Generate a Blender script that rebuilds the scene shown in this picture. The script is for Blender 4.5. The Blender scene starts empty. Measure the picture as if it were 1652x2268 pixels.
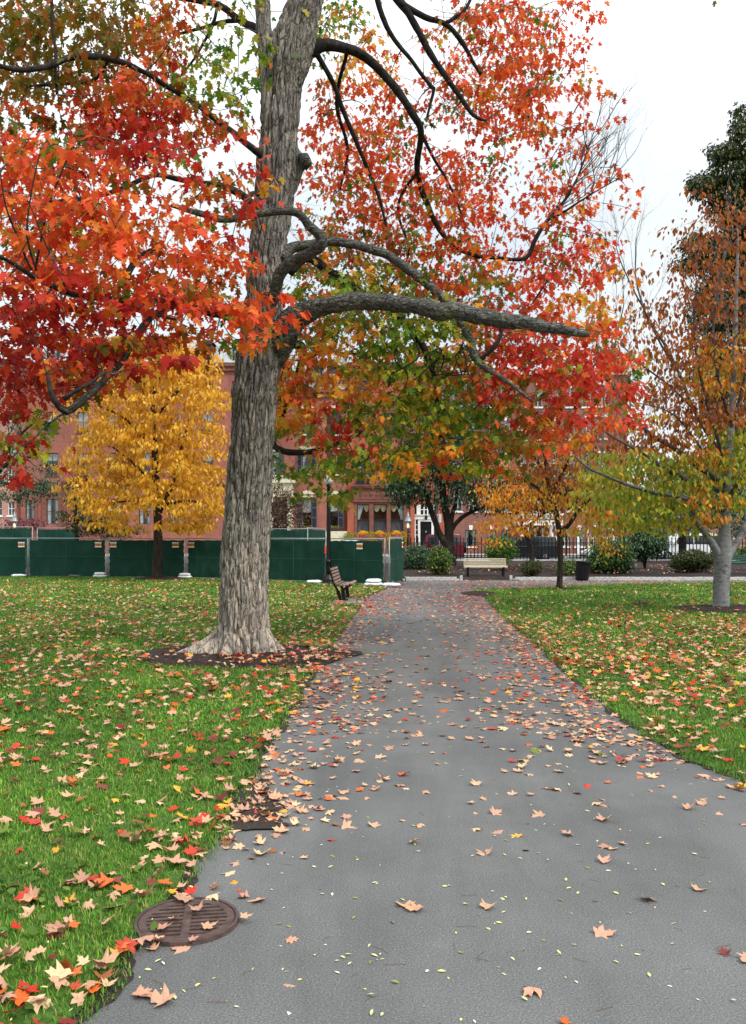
import bpy, math, random
import numpy as np
from mathutils import Vector, Matrix, Euler, noise

random.seed(7)
rng = np.random.default_rng(7)
scene = bpy.context.scene
COL = scene.collection
R = math.radians

# ------------------------------------------------------------------ camera
H = 1.75                       # eye height
F = 1900.0                     # focal length in pixels of a 1652 x 2268 view
CX, HY = 826.0, 1187.0         # optical centre column, horizon row
cam_d = bpy.data.cameras.new("camera")
cam = bpy.data.objects.new("camera", cam_d)
COL.objects.link(cam)
cam.location = (0, 0, H)
cam.rotation_euler = (R(90), 0, 0)
cam_d.sensor_fit = 'VERTICAL'
cam_d.sensor_height = 24.0
cam_d.sensor_width = 24.0
cam_d.lens = 24.0 * F / 2268.0
cam_d.shift_y = (HY - 1134.0) / 2268.0
cam_d.clip_end = 2000
scene.camera = cam

# ------------------------------------------------------------------ world, sun, exposure
SUN_EL, SUN_AZ = R(48), R(128)      # azimuth measured clockwise from +Y
world = bpy.data.worlds.new("World")
scene.world = world
world.use_nodes = True
nt = world.node_tree
nt.nodes.clear()
wo = nt.nodes.new('ShaderNodeOutputWorld')
bg = nt.nodes.new('ShaderNodeBackground')
bg.inputs['Strength'].default_value = 0.1
sky = nt.nodes.new('ShaderNodeTexSky')
sky.sky_type = 'NISHITA'
sky.sun_disc = False
sky.sun_elevation = SUN_EL
sky.sun_rotation = SUN_AZ
tc = nt.nodes.new('ShaderNodeTexCoord')
sep = nt.nodes.new('ShaderNodeSeparateXYZ')
nt.links.new(tc.outputs['Generated'], sep.inputs[0])
# overcast sky: brighter overhead than at the horizon
cie = nt.nodes.new('ShaderNodeMapRange')
cie.inputs['From Min'].default_value = 0.33
cie.inputs['From Max'].default_value = 1.0
cie.inputs['To Min'].default_value = 4.95
cie.inputs['To Max'].default_value = 14.5
nt.links.new(sep.outputs['Z'], cie.inputs['Value'])
cl = nt.nodes.new('ShaderNodeCombineColor')
m1 = nt.nodes.new('ShaderNodeMath'); m1.operation = 'MULTIPLY'; m1.inputs[1].default_value = 1.03
nt.links.new(cie.outputs[0], m1.inputs[0])
m0 = nt.nodes.new('ShaderNodeMath'); m0.operation = 'MULTIPLY'; m0.inputs[1].default_value = 0.93
nt.links.new(cie.outputs[0], m0.inputs[0])
nt.links.new(m0.outputs[0], cl.inputs[0]); nt.links.new(cie.outputs[0], cl.inputs[1]); nt.links.new(m1.outputs[0], cl.inputs[2])
nz = nt.nodes.new('ShaderNodeTexNoise')
nz.inputs['Scale'].default_value = 2.3
nz.inputs['Detail'].default_value = 5
nt.links.new(tc.outputs['Generated'], nz.inputs['Vector'])
rp = nt.nodes.new('ShaderNodeValToRGB')
rp.color_ramp.elements[0].position = 0.38; rp.color_ramp.elements[0].color = (0.6, 0.6, 0.6, 1)
rp.color_ramp.elements[1].position = 0.56; rp.color_ramp.elements[1].color = (1, 1, 1, 1)
nt.links.new(nz.outputs['Fac'], rp.inputs['Fac'])
mx = nt.nodes.new('ShaderNodeMix'); mx.data_type = 'RGBA'
nt.links.new(rp.outputs['Color'], mx.inputs['Factor'])
nt.links.new(sky.outputs['Color'], mx.inputs['A'])
nt.links.new(cl.outputs['Color'], mx.inputs['B'])
nt.links.new(mx.outputs['Result'], bg.inputs['Color'])
nt.links.new(bg.outputs['Background'], wo.inputs['Surface'])

sd = bpy.data.lights.new("sun", 'SUN')
sd.energy = 1.5
sd.angle = R(10)
sd.color = (1.0, 0.95, 0.88)
sun = bpy.data.objects.new("sun", sd)
COL.objects.link(sun)
sv = Vector((math.sin(SUN_AZ) * math.cos(SUN_EL), math.cos(SUN_AZ) * math.cos(SUN_EL), math.sin(SUN_EL)))
sun.rotation_euler = (-sv).to_track_quat('-Z', 'Y').to_euler()
sun.location = (8, -8, 20)

scene.view_settings.view_transform = 'Standard'
scene.view_settings.look = 'None'
scene.view_settings.gamma = 1.0
scene.view_settings.exposure = 1.02
scene.cycles.max_bounces = 6
scene.cycles.diffuse_bounces = 3
scene.cycles.transparent_max_bounces = 12

# ------------------------------------------------------------------ helpers
def D(u, v, Y):
    """a point at depth Y seen at column u, row v of the measuring view"""
    return Vector(((u - CX) * Y / F, Y, H - (v - HY) * Y / F))

K = 1652.0 / 2075.0
def S(u, v, Y):
    """the same for the full-size photograph's rows and columns"""
    return D(u * K, v * K, Y)

def GD(u, v):
    Y = F * H / (v - HY)
    return ((u - CX) * Y / F, Y)

def srgb(r, g, b):
    def f(c):
        c /= 255.0
        return c / 12.92 if c <= 0.04045 else ((c + 0.055) / 1.055) ** 2.4
    return (f(r), f(g), f(b))

def tag(o, label=None, cat=None, group=None, kind=None):
    if label: o['label'] = label
    if cat: o['category'] = cat
    if group: o['group'] = group
    if kind: o['kind'] = kind
    return o

def empty(name, loc, label, cat, group=None, rz=0):
    o = bpy.data.objects.new(name, None)
    COL.objects.link(o)
    o.location = loc
    o.rotation_euler = (0, 0, rz)
    o.empty_display_size = 0.2
    return tag(o, label, cat, group)

def put(name, me, parent=None, loc=None, kind=None):
    o = bpy.data.objects.new(name, me)
    COL.objects.link(o)
    if parent is not None:
        o.parent = parent
    if loc is not None:
        o.location = loc
    if kind: o['kind'] = kind
    return o

class MB:
    """collects simple shapes into one mesh"""
    def __init__(s):
        s.v = []; s.f = []
    def quad(s, a, b, c, d):
        n = len(s.v); s.v += [tuple(a), tuple(b), tuple(c), tuple(d)]; s.f.append((n, n + 1, n + 2, n + 3))
    def poly(s, pts):
        n = len(s.v); s.v += [tuple(p) for p in pts]; s.f.append(tuple(range(n, n + len(pts))))
    def box(s, x0, x1, y0, y1, z0, z1):
        n = len(s.v)
        s.v += [(x0, y0, z0), (x1, y0, z0), (x1, y1, z0), (x0, y1, z0), (x0, y0, z1), (x1, y0, z1), (x1, y1, z1), (x0, y1, z1)]
        s.f += [tuple(n + i for i in q) for q in ((0, 3, 2, 1), (4, 5, 6, 7), (0, 1, 5, 4), (1, 2, 6, 5), (2, 3, 7, 6), (3, 0, 4, 7))]
    def obox(s, c, ax, ay, az):
        """box from centre and three half-axis vectors"""
        n = len(s.v); c = Vector(c); ax = Vector(ax); ay = Vector(ay); az = Vector(az)
        for sz in (-1, 1):
            for sx, sy in ((-1, -1), (1, -1), (1, 1), (-1, 1)):
                s.v.append(tuple(c + ax * sx + ay * sy + az * sz))
        s.f += [tuple(n + i for i in q) for q in ((0, 3, 2, 1), (4, 5, 6, 7), (0, 1, 5, 4), (1, 2, 6, 5), (2, 3, 7, 6), (3, 0, 4, 7))]
    def tube(s, pts, rad, seg=6, cap=True):
        pts = [Vector(p) for p in pts]
        if not hasattr(rad, '__len__'): rad = [rad] * len(pts)
        n0 = len(s.v)
        up = None
        for i, p in enumerate(pts):
            t = (pts[min(i + 1, len(pts) - 1)] - pts[max(i - 1, 0)])
            t = t.normalized() if t.length > 1e-9 else Vector((0, 0, 1))
            if up is None:
                up = t.orthogonal().normalized()
            else:
                up = up - t * up.dot(t)
                up = up.normalized() if up.length > 1e-6 else t.orthogonal().normalized()
            bi = t.cross(up)
            for k in range(seg):
                a = 2 * math.pi * k / seg
                s.v.append(tuple(p + (up * math.cos(a) + bi * math.sin(a)) * rad[i]))
        for i in range(len(pts) - 1):
            for k in range(seg):
                a = n0 + i * seg + k; b = n0 + i * seg + (k + 1) % seg
                s.f.append((a, b, b + seg, a + seg))
        if cap:
            s.f.append(tuple(n0 + k for k in reversed(range(seg))))
            e = n0 + (len(pts) - 1) * seg
            s.f.append(tuple(e + k for k in range(seg)))
    def lathe(s, prof, c=(0, 0, 0), seg=16):
        n0 = len(s.v)
        for r, z in prof:
            for k in range(seg):
                a = 2 * math.pi * k / seg
                s.v.append((c[0] + r * math.cos(a), c[1] + r * math.sin(a), c[2] + z))
        for i in range(len(prof) - 1):
            for k in range(seg):
                a = n0 + i * seg + k; b = n0 + i * seg + (k + 1) % seg
                s.f.append((a, b, b + seg, a + seg))
        s.f.append(tuple(n0 + k for k in reversed(range(seg))))
        e = n0 + (len(prof) - 1) * seg
        s.f.append(tuple(e + k for k in range(seg)))
    def mesh(s, name, m, smooth=False):
        me = bpy.data.meshes.new(name)
        me.from_pydata(s.v, [], s.f)
        if m: me.materials.append(m)
        if smooth:
            me.polygons.foreach_set('use_smooth', [True] * len(me.polygons))
        me.update()
        return me
    def build(s, name, m, parent=None, loc=None, smooth=False, kind=None, bevel=0):
        o = put(name, s.mesh(name, m, smooth), parent, loc, kind)
        if bevel:
            b = o.modifiers.new('bevel', 'BEVEL'); b.width = bevel; b.segments = 2; b.limit_method = 'ANGLE'
        return o

def np_mesh(name, V, T, m, C=None, smooth=False):
    """triangle mesh from arrays, with an optional point colour layer"""
    me = bpy.data.meshes.new(name)
    V = np.ascontiguousarray(V, dtype=np.float32); T = np.ascontiguousarray(T, dtype=np.int32)
    me.vertices.add(len(V)); me.vertices.foreach_set('co', V.ravel())
    me.loops.add(T.size); me.loops.foreach_set('vertex_index', T.ravel())
    me.polygons.add(len(T))
    me.polygons.foreach_set('loop_start', np.arange(0, T.size, 3, dtype=np.int32))
    if C is not None:
        a = me.color_attributes.new('Col', 'FLOAT_COLOR', 'POINT')
        c4 = np.ones((len(V), 4), dtype=np.float32); c4[:, :3] = C
        a.data.foreach_set('color', c4.ravel())
    if smooth:
        me.polygons.foreach_set('use_smooth', np.ones(len(T), dtype=bool))
    if m: me.materials.append(m)
    me.update(calc_edges=True)
    return me

# ------------------------------------------------------------------ materials
class NT:
    def __init__(s, name):
        s.m = bpy.data.materials.new(name); s.m.use_nodes = True
        s.t = s.m.node_tree; s.t.nodes.clear()
        s.out = s.n('ShaderNodeOutputMaterial')
        s.p = s.n('ShaderNodeBsdfPrincipled')
        s.l(s.p.outputs[0], s.out.inputs[0])
    def n(s, t, **kw):
        x = s.t.nodes.new(t)
        for k, v in kw.items(): setattr(x, k, v)
        return x
    def l(s, a, b): s.t.links.new(a, b)
    def coord(s, scale=(1, 1, 1), kind='Object'):
        c = s.n('ShaderNodeTexCoord'); mp = s.n('ShaderNodeMapping')
        mp.inputs['Scale'].default_value = scale
        s.l(c.outputs[kind], mp.inputs['Vector'])
        return mp.outputs[0]
    def noise(s, vec, scale, detail=4, rough=0.55, dist=0.0):
        x = s.n('ShaderNodeTexNoise')
        x.inputs['Scale'].default_value = scale; x.inputs['Detail'].default_value = detail
        x.inputs['Roughness'].default_value = rough; x.inputs['Distortion'].default_value = dist
        s.l(vec, x.inputs['Vector'])
        return x.outputs['Fac']
    def ramp(s, fac, stops):
        x = s.n('ShaderNodeValToRGB')
        e = x.color_ramp.elements
        while len(e) < len(stops): e.new(0.5)
        for el, (p, c) in zip(e, stops):
            el.position = p; el.color = (c[0], c[1], c[2], 1)
        s.l(fac, x.inputs['Fac'])
        return x.outputs['Color']
    def mix(s, fac, a, b, mode='MIX'):
        x = s.n('ShaderNodeMix', data_type='RGBA', blend_type=mode)
        for sock, val in ((x.inputs['Factor'], fac), (x.inputs['A'], a), (x.inputs['B'], b)):
            if isinstance(val, (int, float)): sock.default_value = val
            elif isinstance(val, tuple): sock.default_value = (*val[:3], 1)
            else: s.l(val, sock)
        return x.outputs['Result']
    def bump(s, h, strength=0.4, dist=0.02):
        b = s.n('ShaderNodeBump')
        b.inputs['Strength'].default_value = strength; b.inputs['Distance'].default_value = dist
        s.l(h, b.inputs['Height']); s.l(b.outputs[0], s.p.inputs['Normal'])
    def base(s, c):
        if isinstance(c, tuple): s.p.inputs['Base Color'].default_value = (*c[:3], 1)
        else: s.l(c, s.p.inputs['Base Color'])
        return s
    def set(s, **kw):
        for k, v in kw.items(): s.p.inputs[k.replace('_', ' ')].default_value = v
        return s

def plain(name, c, rough=0.6, metal=0.0, var=0.12, scale=6.0, bump=0.0):
    x = NT(name)
    v = x.coord()
    f = x.noise(v, scale, 5, 0.6)
    lo = tuple(k * (1 - var) for k in c); hi = tuple(min(1, k * (1 + var)) for k in c)
    x.base(x.ramp(f, [(0.3, lo), (0.7, hi)])).set(Roughness=rough, Metallic=metal)
    x.p.inputs['Specular IOR Level'].default_value = 0.22 if rough > 0.25 else 0.5
    if bump: x.bump(x.noise(v, scale * 6, 4), bump, 0.01)
    return x.m

def leaf_material(name, per_object, trans=0.46, rough=0.5, blotch=False):
    x = NT(name)
    if per_object:
        oi = x.n('ShaderNodeObjectInfo'); c = oi.outputs['Color']
    else:
        a = x.n('ShaderNodeAttribute', attribute_name='Col'); c = a.outputs['Color']
    f = x.noise(x.coord((1, 1, 1)), 60 if not per_object else 7, 3)
    c = x.mix(f, x.mix(1.0, c, (0.8, 0.8, 0.8), 'MULTIPLY'), x.mix(1.0, c, (1.18, 1.15, 1.1), 'MULTIPLY'))
    if blotch:     # decay spots and paler ribs
        g = x.noise(x.coord((1, 1, 1)), 4.5, 4, 0.6)
        c = x.mix(x.ramp(g, [(0.50, (0, 0, 0)), (0.66, (0.55, 0.55, 0.55))]), c, x.mix(1.0, c, (0.52, 0.42, 0.36), 'MULTIPLY'))
    x.base(c).set(Roughness=rough)
    x.p.inputs['Specular IOR Level'].default_value = 0.12
    if trans:
        t = x.n('ShaderNodeBsdfTranslucent'); x.l(c, t.inputs['Color'])
        ms = x.n('ShaderNodeMixShader'); ms.inputs[0].default_value = trans
        x.l(x.p.outputs[0], ms.inputs[1]); x.l(t.outputs[0], ms.inputs[2]); x.l(ms.outputs[0], x.out.inputs[0])
    return x.m

def bark_material(name, dark, mid, pale, sc=(9, 9, 1.1), bump=0.7, lichen=None, low=None, plates=None):
    x = NT(name)
    v = x.coord(sc)
    f1 = x.noise(v, 1.6, 6, 0.62, 0.6)
    v2 = x.coord((1, 1, 1))
    f2 = x.noise(v2, 0.9, 3)
    c = x.ramp(f1, [(0.36, dark), (0.47, mid), (0.57, mid), (0.68, pale)])
    c2 = x.ramp(f1, [(0.33, dark), (0.5, tuple(k * 0.85 for k in mid)), (0.8, tuple(k * 1.1 for k in mid))])
    c = x.mix(x.ramp(f2, [(0.4, (0, 0, 0)), (0.6, (1, 1, 1))]), c, c2)
    if lichen:
        f3 = x.noise(v2, 5.0, 4, 0.7)
        c = x.mix(x.ramp(f3, [(0.55, (0, 0, 0)), (0.68, (0.7, 0.7, 0.7))]), c, lichen)
    if low:      # old bark weathers paler low on the trunk
        sp = x.n('ShaderNodeSeparateXYZ'); x.l(v2, sp.inputs[0])
        mr = x.n('ShaderNodeMapRange'); mr.inputs['From Min'].default_value = 2.6; mr.inputs['From Max'].default_value = 0.4
        mr.inputs['To Max'].default_value = 0.75
        x.l(sp.outputs['Z'], mr.inputs['Value'])
        c = x.mix(mr.outputs[0], c, x.ramp(f1, [(0.36, tuple(k * 0.3 for k in low)), (0.45, tuple(k * 0.75 for k in low)), (0.7, tuple(min(1, k * 1.25) for k in low))]))
    hgt = f1
    if plates:   # flaky plates: each has its own weathering, with rough broken rims
        vp = x.coord(plates)
        nd = x.n('ShaderNodeTexNoise'); nd.inputs['Scale'].default_value = 0.9; nd.inputs['Detail'].default_value = 4
        x.l(vp, nd.inputs['Vector'])
        ad = x.n('ShaderNodeVectorMath', operation='MULTIPLY_ADD'); ad.inputs[1].default_value = (1.3, 1.3, 1.3)
        x.l(nd.outputs['Color'], ad.inputs[0]); x.l(vp, ad.inputs[2])
        vc = x.n('ShaderNodeTexVoronoi'); vc.inputs['Scale'].default_value = 1.0; x.l(ad.outputs[0], vc.inputs['Vector'])
        ve = x.n('ShaderNodeTexVoronoi', feature='DISTANCE_TO_EDGE'); ve.inputs['Scale'].default_value = 1.0; x.l(ad.outputs[0], ve.inputs['Vector'])
        sc_ = x.n('ShaderNodeSeparateColor'); x.l(vc.outputs['Color'], sc_.inputs[0])
        c = x.mix(1.0, c, x.ramp(sc_.outputs[0], [(0.0, (0.76, 0.77, 0.78)), (0.5, (1.05, 1.05, 1.05)), (1.0, (1.34, 1.3, 1.24))]), 'MULTIPLY')
        er = x.ramp(ve.outputs['Distance'], [(0.0, (0, 0, 0)), (0.12, (0.8, 0.8, 0.8)), (0.5, (1, 1, 1))])
        hgt = x.mix(0.6, f1, er)
    x.base(c).set(Roughness=0.9)
    x.p.inputs['Specular IOR Level'].default_value = 0.15
    x.bump(hgt, bump, 0.05 if plates else 0.03)
    return x.m

def brick_material(name, c1, c2, mortar, scale=1.0, rough=0.85):
    x = NT(name)
    c = x.n('ShaderNodeTexCoord'); sp = x.n('ShaderNodeSeparateXYZ'); cb = x.n('ShaderNodeCombineXYZ')
    x.l(c.outputs['Object'], sp.inputs[0])
    ad = x.n('ShaderNodeMath', operation='ADD')
    x.l(sp.outputs['X'], ad.inputs[0]); x.l(sp.outputs['Y'], ad.inputs[1])
    x.l(ad.outputs[0], cb.inputs[0]); x.l(sp.outputs['Z'], cb.inputs[1])
    b = x.n('ShaderNodeTexBrick')
    b.inputs['Scale'].default_value = 1.0
    b.inputs['Brick Width'].default_value = 0.22 * scale; b.inputs['Row Height'].default_value = 0.075 * scale
    b.inputs['Mortar Size'].default_value = 0.008 * scale
    b.inputs['Color1'].default_value = (*c1, 1); b.inputs['Color2'].default_value = (*c2, 1); b.inputs['Mortar'].default_value = (*mortar, 1)
    x.l(cb.outputs[0], b.inputs['Vector'])
    f = x.ramp(x.noise(x.coord((1, 1, 0.5)), 0.8, 8, 0.7), [(0.3, (0, 0, 0)), (0.7, (1, 1, 1))])
    col = x.mix(f, x.mix(1.0, b.outputs['Color'], (0.66, 0.66, 0.70), 'MULTIPLY'), x.mix(1.0, b.outputs['Color'], (1.2, 1.15, 1.1), 'MULTIPLY'))
    x.base(col).set(Roughness=rough)
    x.bump(b.outputs['Fac'], 0.3, -0.01)
    return x.m

def glass_material(name, tint=(0.02, 0.03, 0.035)):
    x = NT(name)
    tr = x.n('ShaderNodeBsdfTransparent'); tr.inputs[0].default_value = (0.78, 0.82, 0.82, 1)
    gl = x.n('ShaderNodeBsdfGlossy'); gl.inputs['Roughness'].default_value = 0.03
    ly = x.n('ShaderNodeLayerWeight'); ly.inputs['Blend'].default_value = 0.25
    mr = x.n('ShaderNodeMapRange'); mr.inputs['To Min'].default_value = 0.09; mr.inputs['To Max'].default_value = 0.8
    x.l(ly.outputs['Facing'], mr.inputs[0])
    ms = x.n('ShaderNodeMixShader'); x.l(mr.outputs[0], ms.inputs[0])
    x.l(tr.outputs[0], ms.inputs[1]); x.l(gl.outputs[0], ms.inputs[2]); x.l(ms.outputs[0], x.out.inputs[0])
    return x.m

M = {}
M['bark'] = bark_material('maple_bark', srgb(56, 53, 50), srgb(132, 127, 120), srgb(206, 190, 170), (22, 22, 3.4), 1.0, lichen=srgb(104, 106, 94), low=srgb(186, 174, 160), plates=(13, 13, 3.2))
M['limb'] = bark_material('limb_bark', srgb(36, 35, 33), srgb(104, 103, 98), srgb(172, 170, 160), (12, 30, 30), 1.0, lichen=srgb(100, 110, 72), plates=(9, 22, 22))
M['shaded_limb'] = bark_material('shaded_limb_bark', srgb(24, 22, 22), srgb(48, 45, 43), srgb(84, 80, 74), (7, 7, 7), 0.5)  # limb bark darkened: the shade of backlit limbs put into the colour
M['dark_bark'] = bark_material('dark_bark', srgb(30, 26, 24), srgb(56, 48, 43), srgb(88, 78, 70), (8, 8, 2), 0.6)
M['grey_limb'] = bark_material('grey_limb_bark', srgb(46, 45, 46), srgb(84, 83, 85), srgb(128, 128, 132), (5, 5, 8), 0.3)
M['grey_bark'] = bark_material('smooth_grey_bark', srgb(80, 78, 79), srgb(126, 125, 127), srgb(164, 164, 168), (3, 3, 8), 0.3)
M['leaf'] = leaf_material('leaf', False)
M['leaf_one'] = leaf_material('leaf_single', True)
M['fallen'] = leaf_material('fallen_leaf', False, 0.12, 0.6)
M['fallen_one'] = leaf_material('fallen_leaf_single', True, 0.12, 0.6, blotch=True)
M['evergreen'] = leaf_material('evergreen_leaf', False, 0.15, 0.35)
M['grass'] = leaf_material('grass_blade', False, 0.35, 0.5)

def ground_material(name, stops, scale, fine, bump=0.5, rough=0.95, big=0.35, vary=0.0):
    x = NT(name)
    v = x.coord()
    f = x.noise(v, scale, 6, 0.65); g = x.noise(v, fine, 5, 0.7); b = x.noise(v, big, 3)
    c = x.ramp(g, stops)
    c = x.mix(x.ramp(f, [(0.35, (0, 0, 0)), (0.65, (1, 1, 1))]), x.mix(1.0, c, (0.78, 0.78, 0.78), 'MULTIPLY'), c)
    c = x.mix(b, x.mix(1.0, c, (0.85, 0.85, 0.86), 'MULTIPLY'), x.mix(1.0, c, (1.12, 1.12, 1.1), 'MULTIPLY'))
    if vary:      # worn lanes, old patches and damp stains
        s1 = x.noise(x.coord((1.6, 0.35, 1)), 0.9, 5, 0.6, 0.8); s2 = x.noise(v, 3.2, 6, 0.75, 1.2)
        c = x.mix(x.ramp(s1, [(0.40, (0, 0, 0)), (0.62, (vary, vary, vary))]), c, x.mix(1.0, c, (0.80, 0.80, 0.81), 'MULTIPLY'))
        c = x.mix(x.ramp(s2, [(0.60, (0, 0, 0)), (0.72, (vary, vary, vary))]), c, x.mix(1.0, c, (1.16, 1.15, 1.12), 'MULTIPLY'))
    x.base(c).set(Roughness=rough)
    x.p.inputs['Specular IOR Level'].default_value = 0.2
    x.bump(g, bump, 0.01)
    return x.m
M['asphalt'] = ground_material('asphalt', [(0.32, (0.045, 0.045, 0.045)), (0.45, (0.122, 0.122, 0.12)), (0.58, (0.158, 0.158, 0.155)), (0.71, (0.36, 0.36, 0.35))], 0.9, 125, 0.25, vary=1.0)
M['lawn'] = ground_material('lawn_soil', [(0.3, srgb(48, 62, 30)), (0.55, srgb(74, 106, 38)), (0.8, srgb(114, 138, 60))], 2.2, 40, 0.8)
M['mulch'] = ground_material('bark_mulch', [(0.3, srgb(26, 20, 18)), (0.55, srgb(52, 42, 38)), (0.8, srgb(96, 80, 70))], 5, 45, 1.0)
M['soil'] = ground_material('bare_soil', [(0.3, srgb(34, 28, 25)), (0.55, srgb(60, 52, 47)), (0.8, srgb(96, 84, 74))], 4, 60, 1.0)
M['ground'] = ground_material('ground', [(0.3, srgb(60, 60, 45)), (0.7, srgb(92, 90, 70))], 0.5, 8, 0.4)
M['street'] = ground_material('street_asphalt', [(0.3, (0.06, 0.06, 0.063)), (0.7, (0.11, 0.11, 0.113))], 0.6, 30, 0.2)
M['concrete'] = ground_material('concrete', [(0.3, (0.30, 0.29, 0.27)), (0.7, (0.42, 0.41, 0.38))], 1, 30, 0.2)
M['paver'] = plain('paver', (0.2, 0.19, 0.185), 0.9, var=0.3, scale=9)
M['white_brick'] = plain('whitewashed_brick', (0.52, 0.51, 0.49), 0.85, var=0.3, scale=14, bump=0.3)
M['iron'] = plain('black_iron', (0.012, 0.012, 0.014), 0.45, 0.3, var=0.3)
M['black'] = plain('black_paint', (0.008, 0.008, 0.009), 0.35, var=0.2)
M['rust_iron'] = plain('cast_iron_grate', srgb(82, 66, 62), 0.7, 0.2, var=0.45, scale=18, bump=0.4)
M['pit'] = plain('dark_pit', (0.01, 0.01, 0.01), 1.0)
M['steel'] = plain('galvanised_steel', (0.30, 0.32, 0.33), 0.55, 0.5, var=0.25, scale=20)
M['tan_wood'] = plain('weathered_brown_slat', srgb(128, 104, 96), 0.7, var=0.3, scale=14, bump=0.2)
M['cream_wood'] = plain('cream_slat', srgb(186, 174, 152), 0.6, var=0.14, scale=10)
M['green_wood'] = plain('green_slat', srgb(40, 78, 66), 0.6, var=0.2, scale=10)
M['bag'] = plain('white_plastic', (0.74, 0.75, 0.76), 0.45, var=0.12, scale=10)
M['orange'] = plain('orange_print', srgb(206, 120, 52), 0.6)
M['white'] = plain('white_paint', (0.76, 0.76, 0.74), 0.5, var=0.06)
M['cream'] = plain('cream_stone', srgb(206, 200, 172), 0.8, var=0.15, scale=3)
M['stone'] = plain('grey_granite', (0.3, 0.3, 0.3), 0.8, var=0.25, scale=12)
M['brownstone'] = plain('brownstone', srgb(120, 78, 66), 0.85, var=0.25, scale=2.5, bump=0.2)
M['slate'] = plain('slate_roof', (0.36, 0.39, 0.41), 0.5, var=0.2, scale=3)
M['curtain'] = plain('curtain', (0.72, 0.74, 0.74), 0.9, var=0.1)
M['swag'] = plain('cream_swag', srgb(222, 205, 160), 0.9, var=0.15)
M['shutter'] = plain('black_shutter', srgb(38, 38, 46), 0.5, var=0.15)
M['frame_dark'] = plain('dark_window_frame', srgb(52, 46, 46), 0.5, var=0.15)
M['interior'] = plain('dark_room', (0.03, 0.028, 0.025), 1.0)
M['glass'] = glass_material('window_glass')
M['brick_red'] = brick_material('red_brick', srgb(162, 88, 72), srgb(142, 74, 60), srgb(150, 120, 105))
M['brick_orange'] = brick_material('orange_brick', srgb(178, 90, 62), srgb(158, 76, 54), srgb(165, 110, 85))
M['brick_rose'] = brick_material('rose_brick', srgb(158, 88, 74), srgb(140, 74, 63), srgb(160, 120, 105))
M['brick_dark'] = brick_material('dark_brick', srgb(140, 74, 60), srgb(118, 60, 50), srgb(160, 140, 128))
M['brick_pink'] = brick_material('pink_brick', srgb(186, 136, 120), srgb(172, 120, 106), srgb(190, 165, 150))
M['tyre'] = plain('tyre_rubber', (0.015, 0.015, 0.016), 0.8)
M['squirrel'] = plain('squirrel_fur', srgb(104, 94, 82), 0.95, var=0.3, scale=30, bump=0.5)
M['lamp_glass'] = plain('frosted_lamp_glass', (0.78, 0.8, 0.82), 0.25, var=0.04)

xs = NT('green_windscreen')
vv = xs.coord()
fa = xs.noise(xs.coord((1, 1, 0.5)), 1.8, 6, 0.7); fb = xs.noise(xs.coord((60, 60, 60)), 4, 2)
xs.base(xs.mix(fb, xs.ramp(fa, [(0.3, srgb(24, 58, 48)), (0.55, srgb(34, 76, 62)), (0.75, srgb(52, 98, 80))]), srgb(18, 48, 40))).set(Roughness=0.8)
xs.p.inputs['Specular IOR Level'].default_value = 0.15
M['screen'] = xs.m
M['seam'] = plain('screen_seam', srgb(58, 94, 80), 0.8)

# a lit lamp in the gas lanterns
lx = NT('lantern_flame'); lx.p.inputs['Base Color'].default_value = (1, 0.8, 0.5, 1)
lx.p.inputs['Emission Color'].default_value = (1, 0.72, 0.38, 1); lx.p.inputs['Emission Strength'].default_value = 1.6
M['flame'] = lx.m

# ------------------------------------------------------------------ ground
def sheet(name, pts, z, m, kind='structure', thick=0.0, parent=None, jag=0.0):
    if jag:
        P = []
        for i in range(len(pts)):
            a = Vector((*pts[i], 0)); b = Vector((*pts[(i + 1) % len(pts)], 0))
            n = max(1, int((b - a).length / max(0.035, 0.009 * max(3, a.y))))
            n = min(n, 90)
            for k in range(n):
                p = a.lerp(b, k / n)
                q = noise.noise_vector(p * 2.3) * jag
                P.append((p.x + q.x, p.y + q.y))
                q2 = noise.noise_vector(p * 11.0) * jag * 0.55
                P[-1] = (P[-1][0] + q2.x, P[-1][1] + q2.y)
        pts = P
    from mathutils.geometry import tessellate_polygon
    mb = MB()
    mb.v = [(x, y, z) for x, y in pts]
    tris = tessellate_polygon([[Vector((x, y, 0)) for x, y in pts]])
    for t in tris:
        a, b, c = (Vector(mb.v[i]) for i in t)
        mb.f.append(t if (b - a).cross(c - a).z > 0 else t[::-1])
    if thick:
        n = len(pts); mb.v += [(x, y, z - thick) for x, y in pts]
        mb.f += [(i, (i + 1) % n, n + (i + 1) % n, n + i) for i in range(n)]
    o = mb.build(name, m, parent, kind=kind)
    return o

LEFT = [(-2.6, -3.0), (-2.1, 0.0), (-1.75, 2.0)] + [GD(*p) for p in ((185, 2267), (250, 2190), (305, 2110), (385, 2000), (440, 1935), (500, 1850), (555, 1740), (588, 1670), (625, 1610), (690, 1500), (722, 1452), (762, 1392), (800, 1342), (812, 1322), (850, 1307), (868, 1299))]
RIGHT = [GD(*p) for p in ((1085, 1310), (1068, 1317), (1078, 1328), (1112, 1366), (1182, 1426), (1252, 1491), (1350, 1575), (1440, 1640), (1530, 1690), (1652, 1735))] + [(2.95, 5.4), (3.7, 4.7), (6.5, 4.0), (16, 3.2)]
RIGHT_FAR = [GD(*p) for p in ((1652, 1290), (1400, 1293), (1240, 1299), (1160, 1304))]
BED_Y = F * H / (1285 - HY)      # front of the planting bed

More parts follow.
